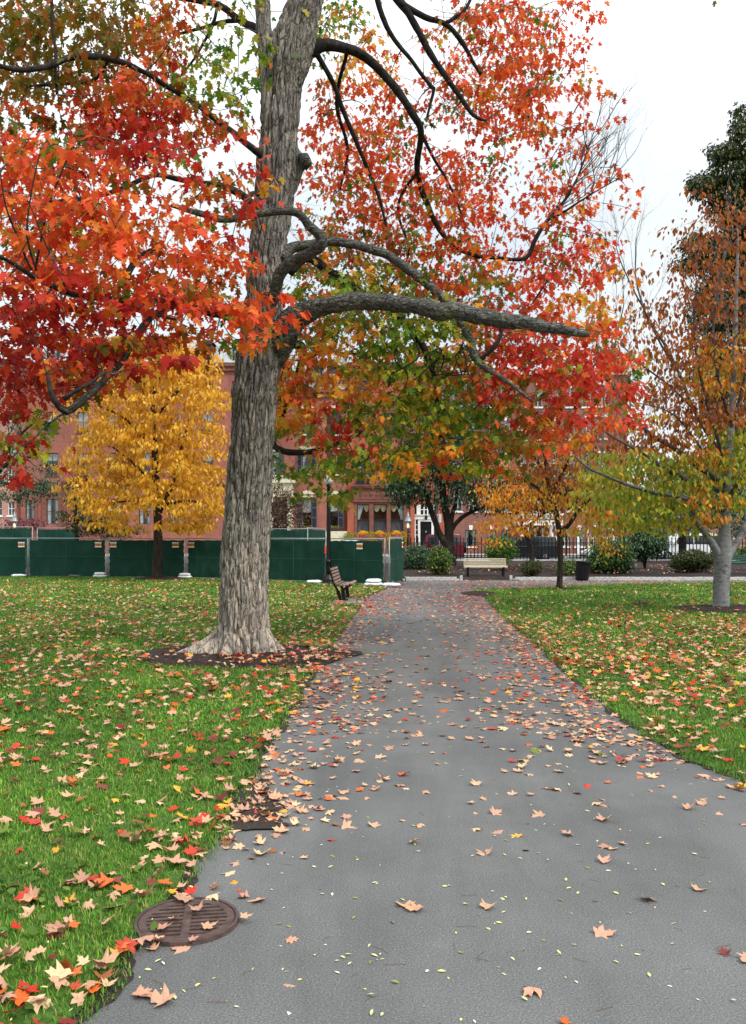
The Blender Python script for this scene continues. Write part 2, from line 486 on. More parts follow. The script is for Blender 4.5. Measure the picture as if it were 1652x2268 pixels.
tag(sheet('ground', [(-500, -120), (500, -120), (500, 700), (-500, 700)], -0.06, M['ground']), 'bare ground spreading beyond the park and the street', kind='structure')
tag(sheet('path', [(-8, -12), (22, -12), (40, 10), (40, 57), (-45, 57), (-45, 30), (-8, 25)], 0.0, M['asphalt']), 'grey asphalt path strewn with fallen leaves', kind='structure')
def widened(pts, k, d):
    return [(x + d if i < k else x, y) for i, (x, y) in enumerate(pts)]
lawn_l = LEFT + [(0.2, 31.2), (-1.2, 32.0), (-4.5, 34.2), (-8, 36.2), (-17, 37.6), (-45, 40), (-45, -3)]
lawn_r = RIGHT + [(40, 3.0), (40, 32.2)] + RIGHT_FAR
tag(sheet('lawn', widened(lawn_l, len(LEFT), -0.06), 0.010, M['lawn'], jag=0.06), 'leaf-covered green lawn left of the path')
tag(sheet('lawn', widened(lawn_r, len(RIGHT), 0.06), 0.010, M['lawn'], jag=0.06), 'green lawn right of the path with drifts of leaves')
tag(sheet('soil_strip', widened(lawn_l, len(LEFT), 0.012), 0.005, M['soil'], jag=0.09), 'dark soil showing along the edge of the left lawn')
tag(sheet('soil_strip', widened(lawn_r, len(RIGHT), -0.012), 0.005, M['soil'], jag=0.09), 'dark soil showing along the edge of the right lawn')
tag(sheet('construction_ground', [(-45, 38.2), (-8, 36.8), (-4.5, 34.7), (-1, 32.6), (0.4, 31.5), (1.2, 33.6), (1.2, 56), (-45, 56)], 0.01, M['soil']), 'bare soil fenced off behind the green screens')

# planting bed with a gently mounded top
def mound(name, pts_fn, nx, ny, zfun, m):
    V = []; T = []
    for j in range(ny + 1):
        for i in range(nx + 1):
            x, y = pts_fn(i / nx, j / ny)
            V.append((x, y, zfun(x, y, i / nx, j / ny)))
    for j in range(ny):
        for i in range(nx):
            a = j * (nx + 1) + i
            T += [(a, a + 1, a + nx + 2), (a, a + nx + 2, a + nx + 1)]
    me = np_mesh(name, np.array(V), np.array(T), m, smooth=True)
    return put(name, me, kind='structure')
BX0 = 1.25
tag(mound('planting_bed', lambda s, t: (BX0 + s * 36, BED_Y + 0.55 + t * (54.0 - BED_Y - 0.55)), 120, 50,
      lambda x, y, s, t: 0.03 + 0.16 * min(1, t * 5) + 0.05 * noise.noise(Vector((x * 1.3, y * 1.3, 0))), M['mulch']), 'dark mulch bed with shrubs in front of the iron fence')

tag(sheet('street', [(-200, 57.6), (200, 57.6), (200, 72), (-200, 72)], -0.03, M['street']), 'street behind the iron fence')
mbk = MB(); mbk.box(-200, 200, 72.002, 79.9, -0.05, 0.1); mbk.build('pavement', M['concrete'], kind='structure')

def mulch_ring(cx, cy, rx, ry, h, label, m=None):
    V = [(0, 0, h)]; T = []
    n, k = 72, 7
    for j in range(1, k + 1):
        for i in range(n):
            a = 2 * math.pi * i / n
            rr = j / k * (1 + 0.2 * noise.noise(Vector((math.cos(a) * 1.7 + cx, math.sin(a) * 1.7, 3))) + (0.06 * noise.noise(Vector((math.cos(a) * 7, math.sin(a) * 7, cx)))))
            z = h * (1 - (j / k) ** 2) + (0.03 if j < k else 0.016) + 0.018 * noise.noise(Vector((a * 9, j * 1.3, cx)))
            V.append((rx * rr * math.cos(a), ry * rr * math.sin(a), z if j < k else 0.016))
    for i in range(n): T.append((0, 1 + i, 1 + (i + 1) % n))
    for j in range(k - 1):
        for i in range(n):
            a = 1 + j * n + i; b = 1 + j * n + (i + 1) % n
            T += [(a, a + n, b + n), (a, b + n, b)]
    o = put('mulch_ring', np_mesh('mulch_ring', np.array(V), np.array(T), m or M['mulch'], smooth=True), None, (cx, cy, 0), 'structure')
    return tag(o, label)

MT = GD(535, 1452)            # main maple base
BT = GD(1598, 1352)           # beech base
YT = GD(348, 1284)            # yellow tree base
ST = GD(1239, 1306)           # slender tree base
mulch_ring(MT[0] + 0.1, MT[1] - 0.05, 1.62, 1.25, 0.05, 'dark soil ring round the foot of the big maple')
mulch_ring(BT[0] + 0.25, BT[1] + 0.1, 1.35, 1.1, 0.08, 'dark mulch ring round the grey-barked tree')
mulch_ring(YT[0] + 0.1, YT[1] + 0.2, 1.0, 0.7, 0.12, 'small soil mound round the yellow tree')
mulch_ring(ST[0] + 0.3, ST[1], 0.75, 0.35, 0.02, 'worn soil at the foot of the slender tree')
mulch_ring(*GD(1062, 1316), 0.55, 0.9, 0.05, 'little heap of mulch at the tip of the right lawn')
sp_ = [GD(*p) for p in ((500, 1848), (545, 1775), (578, 1730), (600, 1738), (615, 1768), (636, 1790), (618, 1812), (622, 1830), (560, 1842))]
tag(sheet('soil_patch', sp_, 0.0125, M['soil'], jag=0.16), 'patch of bare dark soil at the lawn edge')
# paver pad under the near bench
pad = empty('paver_pad', (0, 0, 0), 'small grey paver pad under the brown bench', 'paving')
pad['kind'] = 'structure'; del pad['category']
p0 = GD(752, 1337); 
pvm = MB(); pvm.box(-0.095, 0.095, -0.045, 0.045, -0.03, 0.03); pv_me = pvm.mesh('paver', M['paver'])
for i in range(4):
    for j in range(16):
        o = put('paver', pv_me, pad, (p0[0] - 0.08 + i * 0.2 + random.uniform(-.004, .004), p0[1] - 0.15 + j * 0.1, -0.002 + random.uniform(-.003, .004)))

# ------------------------------------------------------------------ leaf templates
def maple_template(hi=True, cup=0.06, bend=0.1, twist=0.0):
    half = [(0.14, -0.05), (0.36, -0.03), (0.26, 0.19), (0.42, 0.27), (0.56, 0.5), (0.35, 0.48), (0.17, 0.5), (0.25, 0.74), (0.1, 0.79)] if hi \
        else [(0.36, -0.03), (0.24, 0.2), (0.56, 0.5), (0.17, 0.5), (0.23, 0.76)]
    pts = [(0, 0)] + half + [(0, 1.0)] + [(-x, y) for x, y in reversed(half)]
    V = [(0, 0.33)] + pts
    V3 = []
    for x, y in V:
        r2 = x * x + (y - 0.33) ** 2
        z = cup * 2.2 * r2 - bend * (y - 0.2) ** 2 + twist * x * (y - 0.3) * 2
        V3.append((x, y - 0.0, z))
    n = len(pts)
    T = [(0, 1 + i, 1 + (i + 1) % n) for i in range(n)]
    tip = np.array([min(1, (x * x + (y - 0.33) ** 2) * 2.6) for x, y in V])
    # stalk
    k = len(V3)
    V3 += [(-0.008, 0.0, 0.0), (0.008, 0.0, 0.0), (0.03, -0.36, -0.06)]
    T.append((k, k + 2, k + 1)); tip = np.concatenate([tip, [0.5, 0.5, 0.5]])
    return np.array(V3), np.array(T), tip

def oval_template(w=0.24, fold=0.06, bend=0.12):
    pts = [(0, 0), (w * 0.8, 0.28), (w, 0.5), (w * 0.62, 0.78), (0, 1.0), (-w * 0.62, 0.78), (-w, 0.5), (-w * 0.8, 0.28)]
    V = [(0, 0.5)] + pts
    V3 = [(x, y, fold * abs(x) / w - bend * (y - 0.3) ** 2) for x, y in V]
    n = len(pts)
    T = [(0, 1 + i, 1 + (i + 1) % n) for i in range(n)]
    tip = np.array([abs(x) / w * 0.7 + 0.3 * y for x, y in V])
    return np.array(V3), np.array(T), tip
def oval_low(w=0.25, fold=0.07):
    V3 = np.array([(0, 0, 0), (w, 0.45, fold), (0, 1, -0.05), (-w, 0.45, fold)])
    return V3, np.array([(0, 1, 2), (0, 2, 3)]), np.array([0, .5, 1, .5])

MAPLE_LO = maple_template(False, 0.05, 0.22)
MAPLE_HI = [maple_template(True, c, b, t) for c, b, t in ((0.05, 0.2, 0), (0.1, 0.3, 0.15), (-0.03, 0.25, -0.2), (0.12, 0.05, 0.3), (0.0, 0.4, 0.1), (0.15, 0.35, -0.3))]
FALLEN_HI = [maple_template(True, c, b, t) for c, b, t in ((0.08, 0.05, 0.1), (0.26, 0.25, 0.4), (-0.16, -0.12, -0.3), (0.32, -0.1, 0.5), (-0.26, 0.2, 0.5), (0.42, 0.4, -0.7), (0.08, -0.3, 0.2))]
FALLEN_LO = [maple_template(False, c, b, t) for c, b, t in ((0.12, 0.05, 0.1), (0.22, 0.15, 0.3), (-0.14, -0.1, -0.3), (-0.2, 0.2, 0.3))]
OVAL = oval_template()

def rot_np(yaw, pitch, roll):
    """rotation matrices: roll about Y, pitch about X, then yaw about Z"""
    cy, sy = np.cos(yaw), np.sin(yaw); cp, sp = np.cos(pitch), np.sin(pitch); cr, sr = np.cos(roll), np.sin(roll)
    z = np.zeros_like(cy); o = np.ones_like(cy)
    def mk(rows): return np.stack([np.stack(r, -1) for r in rows], -2)
    RZ = mk([[cy, -sy, z], [sy, cy, z], [z, z, o]])
    RX = mk([[o, z, z], [z, cp, -sp], [z, sp, cp]])
    RY = mk([[cr, z, sr], [z, o, z], [-sr, z, cr]])
    return RZ @ RX @ RY

def scatter(tpl, P, Rm, sc, ca, cb):
    V, T, tip = tpl
    n, k = len(P), len(V)
    W = np.einsum('nij,kj->nki', Rm, V) * sc[:, None, None] + P[:, None, :]
    C = ca[:, None, :] * (1 - tip[None, :, None]) + cb[:, None, :] * tip[None, :, None]
    TT = T[None] + (np.arange(n) * k)[:, None, None]
    return W.reshape(-1, 3), TT.reshape(-1, 3), C.reshape(-1, 3)

def merge(parts):
    V, T, C = [], [], []; o = 0
    for v, t, c in parts:
        V.append(v); T.append(t + o); C.append(c); o += len(v)
    return np.concatenate(V), np.concatenate(T), np.concatenate(C)

def tpl_mesh(name, tpl, m):
    return np_mesh(name, tpl[0], tpl[1], m)

PAL = {k: np.array([srgb(*c) for c in v]) for k, v in {
    'O': [(96, 100, 28), (116, 108, 32), (80, 92, 28), (146, 104, 34), (160, 84, 34)],
    'M': [(204, 84, 34), (160, 98, 34), (126, 108, 34), (216, 112, 42), (186, 66, 38)],
    'R': [(228, 84, 44), (232, 108, 50), (208, 60, 42), (232, 136, 56), (216, 82, 56)],
    'C': [(218, 64, 52), (194, 48, 46), (228, 88, 58), (168, 42, 42), (222, 104, 54)],
    'K': [(186, 44, 38), (158, 34, 36), (206, 62, 42), (138, 34, 34), (196, 78, 42)],
    'G': [(84, 126, 40), (112, 146, 42), (68, 112, 38), (154, 164, 48), (190, 164, 50)],
    'A': [(244, 164, 52), (238, 132, 44), (232, 190, 72), (170, 156, 48), (222, 96, 42)],
    'X': [(84, 120, 38), (210, 72, 44), (128, 138, 40), (222, 112, 46), (70, 106, 38)],
    'Y': [(240, 188, 60), (224, 166, 48), (246, 204, 92), (206, 144, 44), (232, 176, 56), (182, 126, 48)],
    'U': [(156, 84, 44), (136, 72, 42), (176, 96, 46), (116, 64, 42), (186, 120, 52)],
    'V': [(214, 146, 50), (196, 168, 54), (136, 150, 50), (220, 124, 48), (190, 94, 44)],
    'N': [(112, 140, 46), (140, 160, 52), (172, 172, 56), (96, 124, 44), (212, 176, 62)],
    'D': [(52, 76, 54), (66, 94, 64), (80, 106, 76), (44, 64, 46), (104, 124, 96)],
    'E': [(52, 66, 34), (74, 84, 38), (40, 54, 32), (90, 84, 44), (62, 74, 40)],
    'L': [(84, 120, 50), (106, 138, 62), (66, 98, 46), (130, 150, 74)],
    'P': [(120, 64, 74), (98, 50, 60), (140, 84, 88), (84, 56, 60)],
    'J': [(110, 74, 62), (86, 70, 54), (130, 92, 78), (74, 62, 50), (96, 90, 64)],
}.items()}

def pick(pal, n):
    p = PAL[pal]
    i = rng.integers(0, len(p), n); j = rng.integers(0, len(p), n)
    f = rng.random(n)[:, None] * 0.6
    c = p[i] * (1 - f) + p[j] * f
    c2 = p[j] * 0.5 + c * 0.5
    v = rng.uniform(0.8, 1.15, n)[:, None]
    return c * v, c2 * v

# ------------------------------------------------------------------ wood
def smooth_path(pts, rad, step):
    """Catmull-Rom through points, radius interpolated"""
    pts = [Vector(p) for p in pts]; out = []; ro = []
    for i in range(len(pts) - 1):
        p0 = pts[max(i - 1, 0)]; p1 = pts[i]; p2 = pts[i + 1]; p3 = pts[min(i + 2, len(pts) - 1)]
        n = max(2, int((p2 - p1).length / step))
        for k in range(n):
            t = k / n; t2 = t * t; t3 = t2 * t
            q = 0.5 * ((2 * p1) + (p2 - p0) * t + (2 * p0 - 5 * p1 + 4 * p2 - p3) * t2 + (3 * p1 - p0 - 3 * p2 + p3) * t3)
            out.append(q); ro.append(rad[i] * (1 - t) + rad[i + 1] * t)
    out.append(pts[-1]); ro.append(rad[-1])
    return out, ro

def knobbly(pts, rad, amp, seed):
    o = []
    for p, r in zip(pts, rad):
        q = noise.noise_vector(p * 3.1 + Vector((seed, 0, 0)))
        o.append(p + q * amp)
    return o

def limb_mesh(name, pts, rad, m, step=0.08, seg=10, bark=0.10):
    P, Rr = smooth_path(pts, rad, step)
    P = knobbly(P, Rr, 0.012, len(pts) * 3.3)
    mb = MB(); mb.tube(P, Rr, seg)
    # bark relief
    for i, v in enumerate(mb.v):
        ring = min(i // seg, len(P) - 1)
        c = P[ring]; d = Vector(v) - c
        k = noise.noise(Vector((v[0] * 16, v[1] * 34, v[2] * 34))) * bark * 1.1 + noise.noise(Vector(v) * 5) * bark * 0.9
        mb.v[i] = tuple(c + d * (1 + k))
    return mb.mesh(name, m, True)

class Wood:
    def __init__(s): s.mb = MB(); s.ends = []
    def twig(s, a, b, r0, r1, sag=0.1, seg=4, n=5):
        a = Vector(a); b = Vector(b); L = (b - a).length
        o = Vector((rng.normal(), rng.normal(), rng.normal())) * L * 0.07
        pts = []
        for i in range(n + 1):
            t = i / n
            p = a.lerp(b, t) + o * math.sin(t * math.pi) + Vector((0, 0, sag * L * math.sin(t * math.pi)))
            pts.append(p)
        s.mb.tube(pts, [r0 * (1 - i / n) + r1 * i / n for i in range(n + 1)], seg, False)
        return pts

def grow(w, p, d, L, r, depth, up=0.25, spread=0.5, kids=3, ends=None):
    """bare branching twigs"""
    p = Vector(p); d = Vector(d).normalized(); pts = [p.copy()]; rr = [r]
    n = 5
    for i in range(n):
        d = (d + Vector((rng.normal(), rng.normal(), rng.normal())) * 0.12 + Vector((0, 0, up * 0.2))).normalized()
        p = p + d * L / n
        pts.append(p.copy()); rr.append(r * (1 - 0.6 * (i + 1) / n))
    w.mb.tube(pts, rr, 5 if r > 0.012 else 3, False)
    if depth > 0:
        for k in range(kids):
            j = int(rng.integers(2, n + 1))
            q = Vector((rng.normal(), rng.normal(), rng.normal() * 0.6)) * spread
            grow(w, pts[j], d + q + Vector((0, 0, up)), L * rng.uniform(0.5, 0.75), rr[j] * 0.7, depth - 1, up, spread, kids, ends)
    elif ends is not None:
        ends.append(p.copy())

# ------------------------------------------------------------------ foliage from sprays
class Foliage:
    """sprays of leaves on twigs, hung from given nodes of the wood"""
    def __init__(s, nodes, wood):
        s.nodes = np.array([tuple(n) for n in nodes]); s.wood = wood
        s.P, s.A, s.Bc, s.S, s.Y, s.Pi, s.Ro, s.Q = [], [], [], [], [], [], [], []
    def connect(s):
        """grow the twigs outward: each spray hangs on the nearest wood already there"""
        if not s.Q: return
        C = np.array([q[0] for q in s.Q]); nd = list(s.nodes)
        d = np.array([((s.nodes - c) ** 2).sum(1).min() for c in C])
        N = np.zeros((len(nd) + len(C), 3)); N[:len(nd)] = s.nodes; k = len(nd)
        for i in np.argsort(d):
            d2 = ((N[:k] - C[i]) ** 2).sum(1); j = int(np.argmin(d2))
            if d2[j] < 0.008: continue
            r = s.Q[i][1] * (1.3 if j < len(nd) else 0.8)
            if d2[j] < 1.7 ** 2:
                s.wood.twig(N[j], C[i], r, r * 0.45, 0.05, 4, 4)
            N[k] = C[i]; k += 1
    def spray(s, c, n, rad, pal, size, droop=(20, 80), flat=0.35, twig=True, twig_r=0.006):
        c = Vector(c)
        if twig and len(s.nodes):
            s.Q.append((tuple(c), twig_r))
        q = rng.normal(size=(n, 3)) * np.array([rad, rad, rad * flat]) * 0.62
        P = q + np.array(c)
        a, b = pick(pal, n)
        s.P.append(P); s.A.append(a); s.Bc.append(b)
        s.S.append(rng.uniform(size * 0.5, size * 1.2, n))
        s.Y.append(np.arctan2(-q[:, 0], q[:, 1]) + rng.normal(size=n) * 0.9)
        s.Pi.append(-np.radians(rng.uniform(droop[0], droop[1], n)))
        s.Ro.append(rng.normal(size=n) * 0.4)
    def done(s):
        s.P = np.concatenate(s.P); s.A = np.concatenate(s.A); s.Bc = np.concatenate(s.Bc); s.S = np.concatenate(s.S)
        s.Rm = rot_np(np.concatenate(s.Y), np.concatenate(s.Pi), np.concatenate(s.Ro))
    def emit(s, root, lo, his, keep, m_stuff, m_one, label=None):
        """the largest in view become single leaves, the rest one mass"""
        s.connect(); s.done()
        base = np.array(root.location)
        n = len(s.P)
        u = CX + s.P[:, 0] * F / s.P[:, 1]; v = HY - (s.P[:, 2] - H) * F / s.P[:, 1]
        inn = (u > 15) & (u < 1637) & (v > 15) & (v < 2250)
        score = np.where(inn, s.S / s.P[:, 1], -1)
        idx = np.argsort(-score)[:keep]
        one = np.zeros(n, bool); one[idx] = True
        r = ~one
        V, T, C = scatter(lo, s.P[r] - base, s.Rm[r], s.S[r], s.A[r], s.Bc[r])
        o = put('foliage', np_mesh('foliage', V, T, m_stuff, C), root, kind='stuff')
        if keep:
            ms = [tpl_mesh('leaf', t, m_one) for t in his]
            for i in idx:
                o = bpy.data.objects.new('leaf', ms[int(i) % len(ms)])
                COL.objects.link(o)
                o.parent = root
                mt = Matrix(s.Rm[i].tolist()).to_4x4()
                o.matrix_local = Matrix.Translation(Vector((s.P[i] - base).tolist())) @ mt @ Matrix.Scale(float(s.S[i]), 4)
                c = s.A[i] * 0.5 + s.Bc[i] * 0.5
                o.color = (*c.tolist(), 1)
        return n

def grid_sprays(fol, rows, row0, col0, depth, per, rad, size, cell=59.0, **kw):
    """rows of tokens <palette><density 0-9>; depth(col,row,v) -> (near, far)"""
    for j, line in enumerate(rows):
        toks = line.split()
        for i, t in enumerate(toks):
            if t[0] == '.': continue
            pal, den = t[0], int(t[1])
            y0, y1 = depth(col0 + i, row0 + j)
            ym = 0.5 * (y0 + y1)
            area = (cell * ym / F) ** 2
            n = per * area * den / 9.0
            k = max(1, int(round(n / 15.0 + rng.random() - 0.5)))
            for _ in range(k):
                pal = t[0]
                q_ = rng.random()
                if q_ < 0.22:        # colours run into each other between neighbouring boughs
                    jj = min(max(j + int(rng.integers(-1, 2)), 0), len(rows) - 1); tk = rows[jj].split()
                    ii = min(max(i + int(rng.integers(-1, 2)), 0), len(tk) - 1)
                    if tk[ii][0] != '.': pal = tk[ii][0]
                elif q_ < 0.40 and pal in 'RCMGXK': pal = ('AXMOG' if pal in 'RCMK' else 'AGGAG')[int(rng.integers(0, 5))]
                Y = rng.uniform(y0, y1)
                u = (col0 + i + rng.random()) * cell; v = (row0 + j + rng.random()) * cell
                fol.spray(D(u, v, Y), max(2, int(rng.normal(n / k, 2))), rad, pal, size(col0 + i, row0 + j) if callable(size) else size, **kw)
# ------------------------------------------------------------------ the big maple
TY = MT[1]
maple = empty('maple_tree', (MT[0], MT[1], 0), 'big maple with ridged grey trunk and red, orange and green leaves beside the path', 'tree')
MB_ = Vector((MT[0], MT[1], 0))

EDGE = [(1470, 478, 603), (1440, 482, 600), (1400, 485, 594), (1300, 487, 592), (1200, 490, 598), (1100, 500, 600), (1000, 509, 603), (900, 514, 612), (850, 519, 615), (800, 524, 622), (760, 530, 628), (700, 540, 628), (600, 549, 622), (500, 557, 640), (450, 562, 645), (400, 567, 655), (340, 571, 656), (300, 577, 657), (200, 581, 668), (150, 579, 684), (110, 590, 694), (60, 612, 704), (0, 640, 714), (-120, 670, 740), (-320, 700, 745), (-600, 705, 735)]
ROOTS = [(math.pi * 1.03, 0.20, 0.62, 0.62), (math.pi * 1.13, 0.13, 0.46, 0.5), (math.pi * 1.22, 0.11, 0.22, 0.42), (-2.05, 0.16, 0.20, 0.60), (-1.32, 0.16, 0.10, 0.5), (-0.92, 0.12, 0.12, 0.55), (-0.35, 0.13, 0.17, 0.6), (0.25, 0.2, 0.2, 0.6), (1.1, 0.2, 0.25, 0.6), (1.9, 0.22, 0.3, 0.6), (2.6, 0.2, 0.4, 0.6)]
def trunk_mesh():
    nseg = 216
    vs = np.array([e[0] for e in EDGE], float)[::-1]; le = np.array([e[1] for e in EDGE], float)[::-1]; ri = np.array([e[2] for e in EDGE], float)[::-1]
    rows = np.concatenate([np.arange(1474, 1380, -3.0), np.arange(1380, -600, -5.0)])
    V = []
    for v in rows:
        l = np.interp(v, vs, le); r = np.interp(v, vs, ri)
        cx = ((l + r) / 2 - CX) * TY / F; rad = (r - l) / 2 * TY / F
        z = H - (v - HY) * TY / F
        for k in range(nseg):
            a = 2 * math.pi * k / nseg
            ca, sa = math.cos(a), math.sin(a)
            # long vertical plates of bark
            q = Vector((ca * rad * 13, sa * rad * 13, z * 1.3))
            w = noise.noise(Vector((z * 2.1, ca * 2, sa * 2))) * 0.5
            n1 = noise.noise(q + Vector((w, w, 0)))
            ridge = 1 - min(1, abs(n1) * 3.2)
            q2 = Vector((ca * rad * 30, sa * rad * 30, z * 5.0))
            d = -0.042 * ridge ** 2.5 + 0.016 * noise.noise(q2) + 0.02 * noise.noise(Vector((ca * 2.2, sa * 2.2, z * 0.9)))
            vd = noise.voronoi(Vector((ca * rad * 11 + 0.35 * noise.noise(q2), sa * rad * 11, z * 2.6 + 0.5 * noise.noise(q2 * 0.6))))[0]
            d += 0.022 * min(1.0, (vd[1] - vd[0]) * 4.0) - 0.012 + 0.008 * noise.cell(Vector((ca * rad * 11, sa * rad * 11, z * 2.6)))
            d += 0.007 * noise.noise(Vector((ca * rad * 60, sa * rad * 60, z * 22)))
            # root flare and buttresses
            fl = max(0.0, 1 - z / 0.85)
            but = 0.5 + 0.5 * math.sin(a * 7 + 0.8 * noise.noise(Vector((ca * 2, sa * 2, 5))) * 2)
            d += rad * (fl ** 2.6) * (0.03 + 0.12 * but ** 1.6 * (0.7 + 0.5 * noise.noise(Vector((ca * 3, sa * 3, 1)))))
            for (ra, rw, rl, rh) in ROOTS:
                da = (a - ra + math.pi) % (2 * math.pi) - math.pi
                if abs(da) < 3.2 * rw and z < rh:
                    d += 1.3 * rl * (1 - max(0, z) / rh) ** 2.5 * math.exp(-(da / (rw * 0.75)) ** 2)
            # long furrows winding up the trunk
            fz = noise.noise(Vector((ca * rad * 6.5 + 0.25 * noise.noise(Vector((z * 1.5, 3, a))), sa * rad * 6.5, z * 0.45)))
            d -= 0.034 * max(0.0, 1 - abs(fz) * 9) ** 1.5
            if z < 0.4:
                d -= 0.10 * (max(0, 1 - z / 0.4)) * (max(0, math.cos(a + math.pi / 2 - 0.12)) ** 60)
                d -= 0.07 * (max(0, 1 - z / 0.4)) * (max(0, math.cos(a + math.pi / 2 - 0.62)) ** 80)
            # burl on the right and old knots
            for (kv, ka, amp, sz, sa_) in ((352, 0.05, 0.15, 0.16, 3.5), (868, math.pi + 0.75, 0.07, 0.12, 4), (280, -math.pi / 2 - 0.15, 0.05, 0.10, 5), (760, -math.pi / 2, -0.02, 0.12, 3), (640, -math.pi / 2 + 0.9, 0.05, 0.35, 3)):
                kz = H - (kv - HY) * TY / F
                da = math.cos(a - ka)
                if da > 0.3 and abs(z - kz) < 3 * sz:
                    zz = (z - kz) / sz
                    if kv == 352: zz = zz * (0.55 if z < kz else 1.5)
                    d += amp * math.exp(-zz * zz) * math.exp(-(1 - da) * sa_ * 4)
            rr = rad + d
            V.append((cx + rr * ca - MB_.x, rr * sa, max(-0.05, z - 0.002) if z > 0 else z))
    n = len(rows); T = []
    for i in range(n - 1):
        for k in range(nseg):
            a = i * nseg + k; b = i * nseg + (k + 1) % nseg
            T += [(a, b, b + nseg), (a, b + nseg, a + nseg)]
    return np_mesh('trunk', np.array(V), np.array(T), M['bark'], smooth=True)
put('trunk', trunk_mesh(), maple)

def knot(u, v, dy, r, nrm):
    c = D(u, v, TY + dy) - MB_
    nrm = Vector(nrm).normalized(); a = nrm.orthogonal().normalized(); b = nrm.cross(a)
    mb = MB()
    mb.tube([c - nrm * 0.10, c, c + nrm * 0.015, c + nrm * 0.004], [r * 1.5, r * 1.1, r * 0.95, r * 0.55], 14)
    mb.build('knot', M['limb'], maple, smooth=True)
knot(530, 1050 - 195, -0.21, 0.05, (-0.75, -0.6, 0.35))
knot(684, 352, -0.08, 0.085, (0.9, -0.2, 0.35))

wood = Wood()
nodes = []
LIMBS = {}
def limb(pts, scale=0.9, dy=None, m=None, seg=12, step=0.07, bark=0.10, node=True):
    """pts: (u, v, Y, radius in view pixels)"""
    P = [D(u, v, Y) for u, v, Y, r in pts]
    Rd = [r * Y / F * scale for u, v, Y, r in pts]
    me = limb_mesh('limb', [p - MB_ for p in P], Rd, m or M['shaded_limb'], step, seg, bark)
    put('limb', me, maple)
    if node:
        q, _ = smooth_path(P, Rd, 0.25)
        nodes.extend(q[2:])
    return P
T0 = TY
# the long sawn limb reaching over the path
limb([(588, 800, T0 + 0.05, 36), (622, 752, T0 - 0.12, 34), (646, 714, T0 - 0.25, 30), (677, 690, T0 - 0.35, 25), (725, 676, T0 - 0.5, 21), (830, 668, T0 - 0.8, 19), (940, 682, T0 - 1.05, 19), (975, 690, T0 - 1.1, 23), (1010, 690, T0 - 1.15, 20), (1100, 706, T0 - 1.35, 18), (1200, 722, T0 - 1.6, 14), (1270, 734, T0 - 1.75, 10), (1296, 739, T0 - 1.8, 7.5), (1306, 743, T0 - 1.81, 2.5)], bark=0.2, seg=36, step=0.025, m=M['limb'], scale=0.93)
# twisted limb crossing in front of the trunk
limb([(600, 690, T0 - 0.05, 14), (610, 640, T0 - 0.36, 14), (622, 605, T0 - 0.5, 15), (650, 578, T0 - 0.6, 14), (690, 560, T0 - 0.75, 13), (712, 540, T0 - 0.85, 16), (708, 520, T0 - 0.9, 13), (684, 498, T0 - 0.95, 11), (666, 476, T0 - 1.0, 10), (630, 467, T0 - 1.05, 10), (570, 474, T0 - 1.1, 9), (500, 486, T0 - 1.2, 9), (440, 472, T0 - 1.4, 8), (380, 455, T0 - 1.7, 5)], m=M['limb'])
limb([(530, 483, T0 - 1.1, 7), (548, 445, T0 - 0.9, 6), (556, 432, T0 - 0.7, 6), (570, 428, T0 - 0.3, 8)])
# limbs to the right
limb([(620, 575, T0 + 0.0, 18), (648, 548, T0 + 0.1, 14), (690, 541, T0 + 0.1, 11), (720, 534, T0 + 0.1, 11), (800, 545, T0 + 0.2, 11), (870, 572, T0 + 0.3, 11), (940, 625, T0 + 0.3, 11), (1000, 680, T0 + 0.2, 11), (1035, 740, T0 + 0.1, 11), (1052, 790, T0, 11), (1075, 815, T0, 8), (1130, 850, T0 - 0.2, 5), (1180, 890, T0 - 0.3, 3)], m=M['limb'])
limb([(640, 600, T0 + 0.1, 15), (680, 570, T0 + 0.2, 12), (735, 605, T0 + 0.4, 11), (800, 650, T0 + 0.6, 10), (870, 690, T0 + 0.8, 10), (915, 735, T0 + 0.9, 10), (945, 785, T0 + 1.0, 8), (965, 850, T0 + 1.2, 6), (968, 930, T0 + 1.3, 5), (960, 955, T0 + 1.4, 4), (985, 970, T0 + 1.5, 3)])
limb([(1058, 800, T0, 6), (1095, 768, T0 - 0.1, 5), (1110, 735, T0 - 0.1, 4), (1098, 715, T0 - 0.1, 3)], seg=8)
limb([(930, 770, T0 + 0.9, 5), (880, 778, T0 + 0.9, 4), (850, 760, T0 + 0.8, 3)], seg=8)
# upper right
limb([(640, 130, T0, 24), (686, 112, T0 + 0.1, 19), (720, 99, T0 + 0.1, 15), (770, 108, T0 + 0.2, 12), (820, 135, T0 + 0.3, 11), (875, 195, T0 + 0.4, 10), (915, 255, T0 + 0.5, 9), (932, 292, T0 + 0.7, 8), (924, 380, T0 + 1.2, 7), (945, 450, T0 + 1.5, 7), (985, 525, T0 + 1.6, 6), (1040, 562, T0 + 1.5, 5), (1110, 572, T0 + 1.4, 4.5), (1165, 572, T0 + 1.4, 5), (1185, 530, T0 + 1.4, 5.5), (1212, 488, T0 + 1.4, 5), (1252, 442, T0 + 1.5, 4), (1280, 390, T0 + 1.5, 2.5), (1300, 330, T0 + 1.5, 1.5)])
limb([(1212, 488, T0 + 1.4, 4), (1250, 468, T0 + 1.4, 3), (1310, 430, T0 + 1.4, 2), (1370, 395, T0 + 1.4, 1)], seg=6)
limb([(932, 292, T0 + 0.7, 5), (960, 350, T0 + 1.0, 4), (1000, 420, T0 + 1.3, 3), (1030, 500, T0 + 1.6, 2)], seg=7)
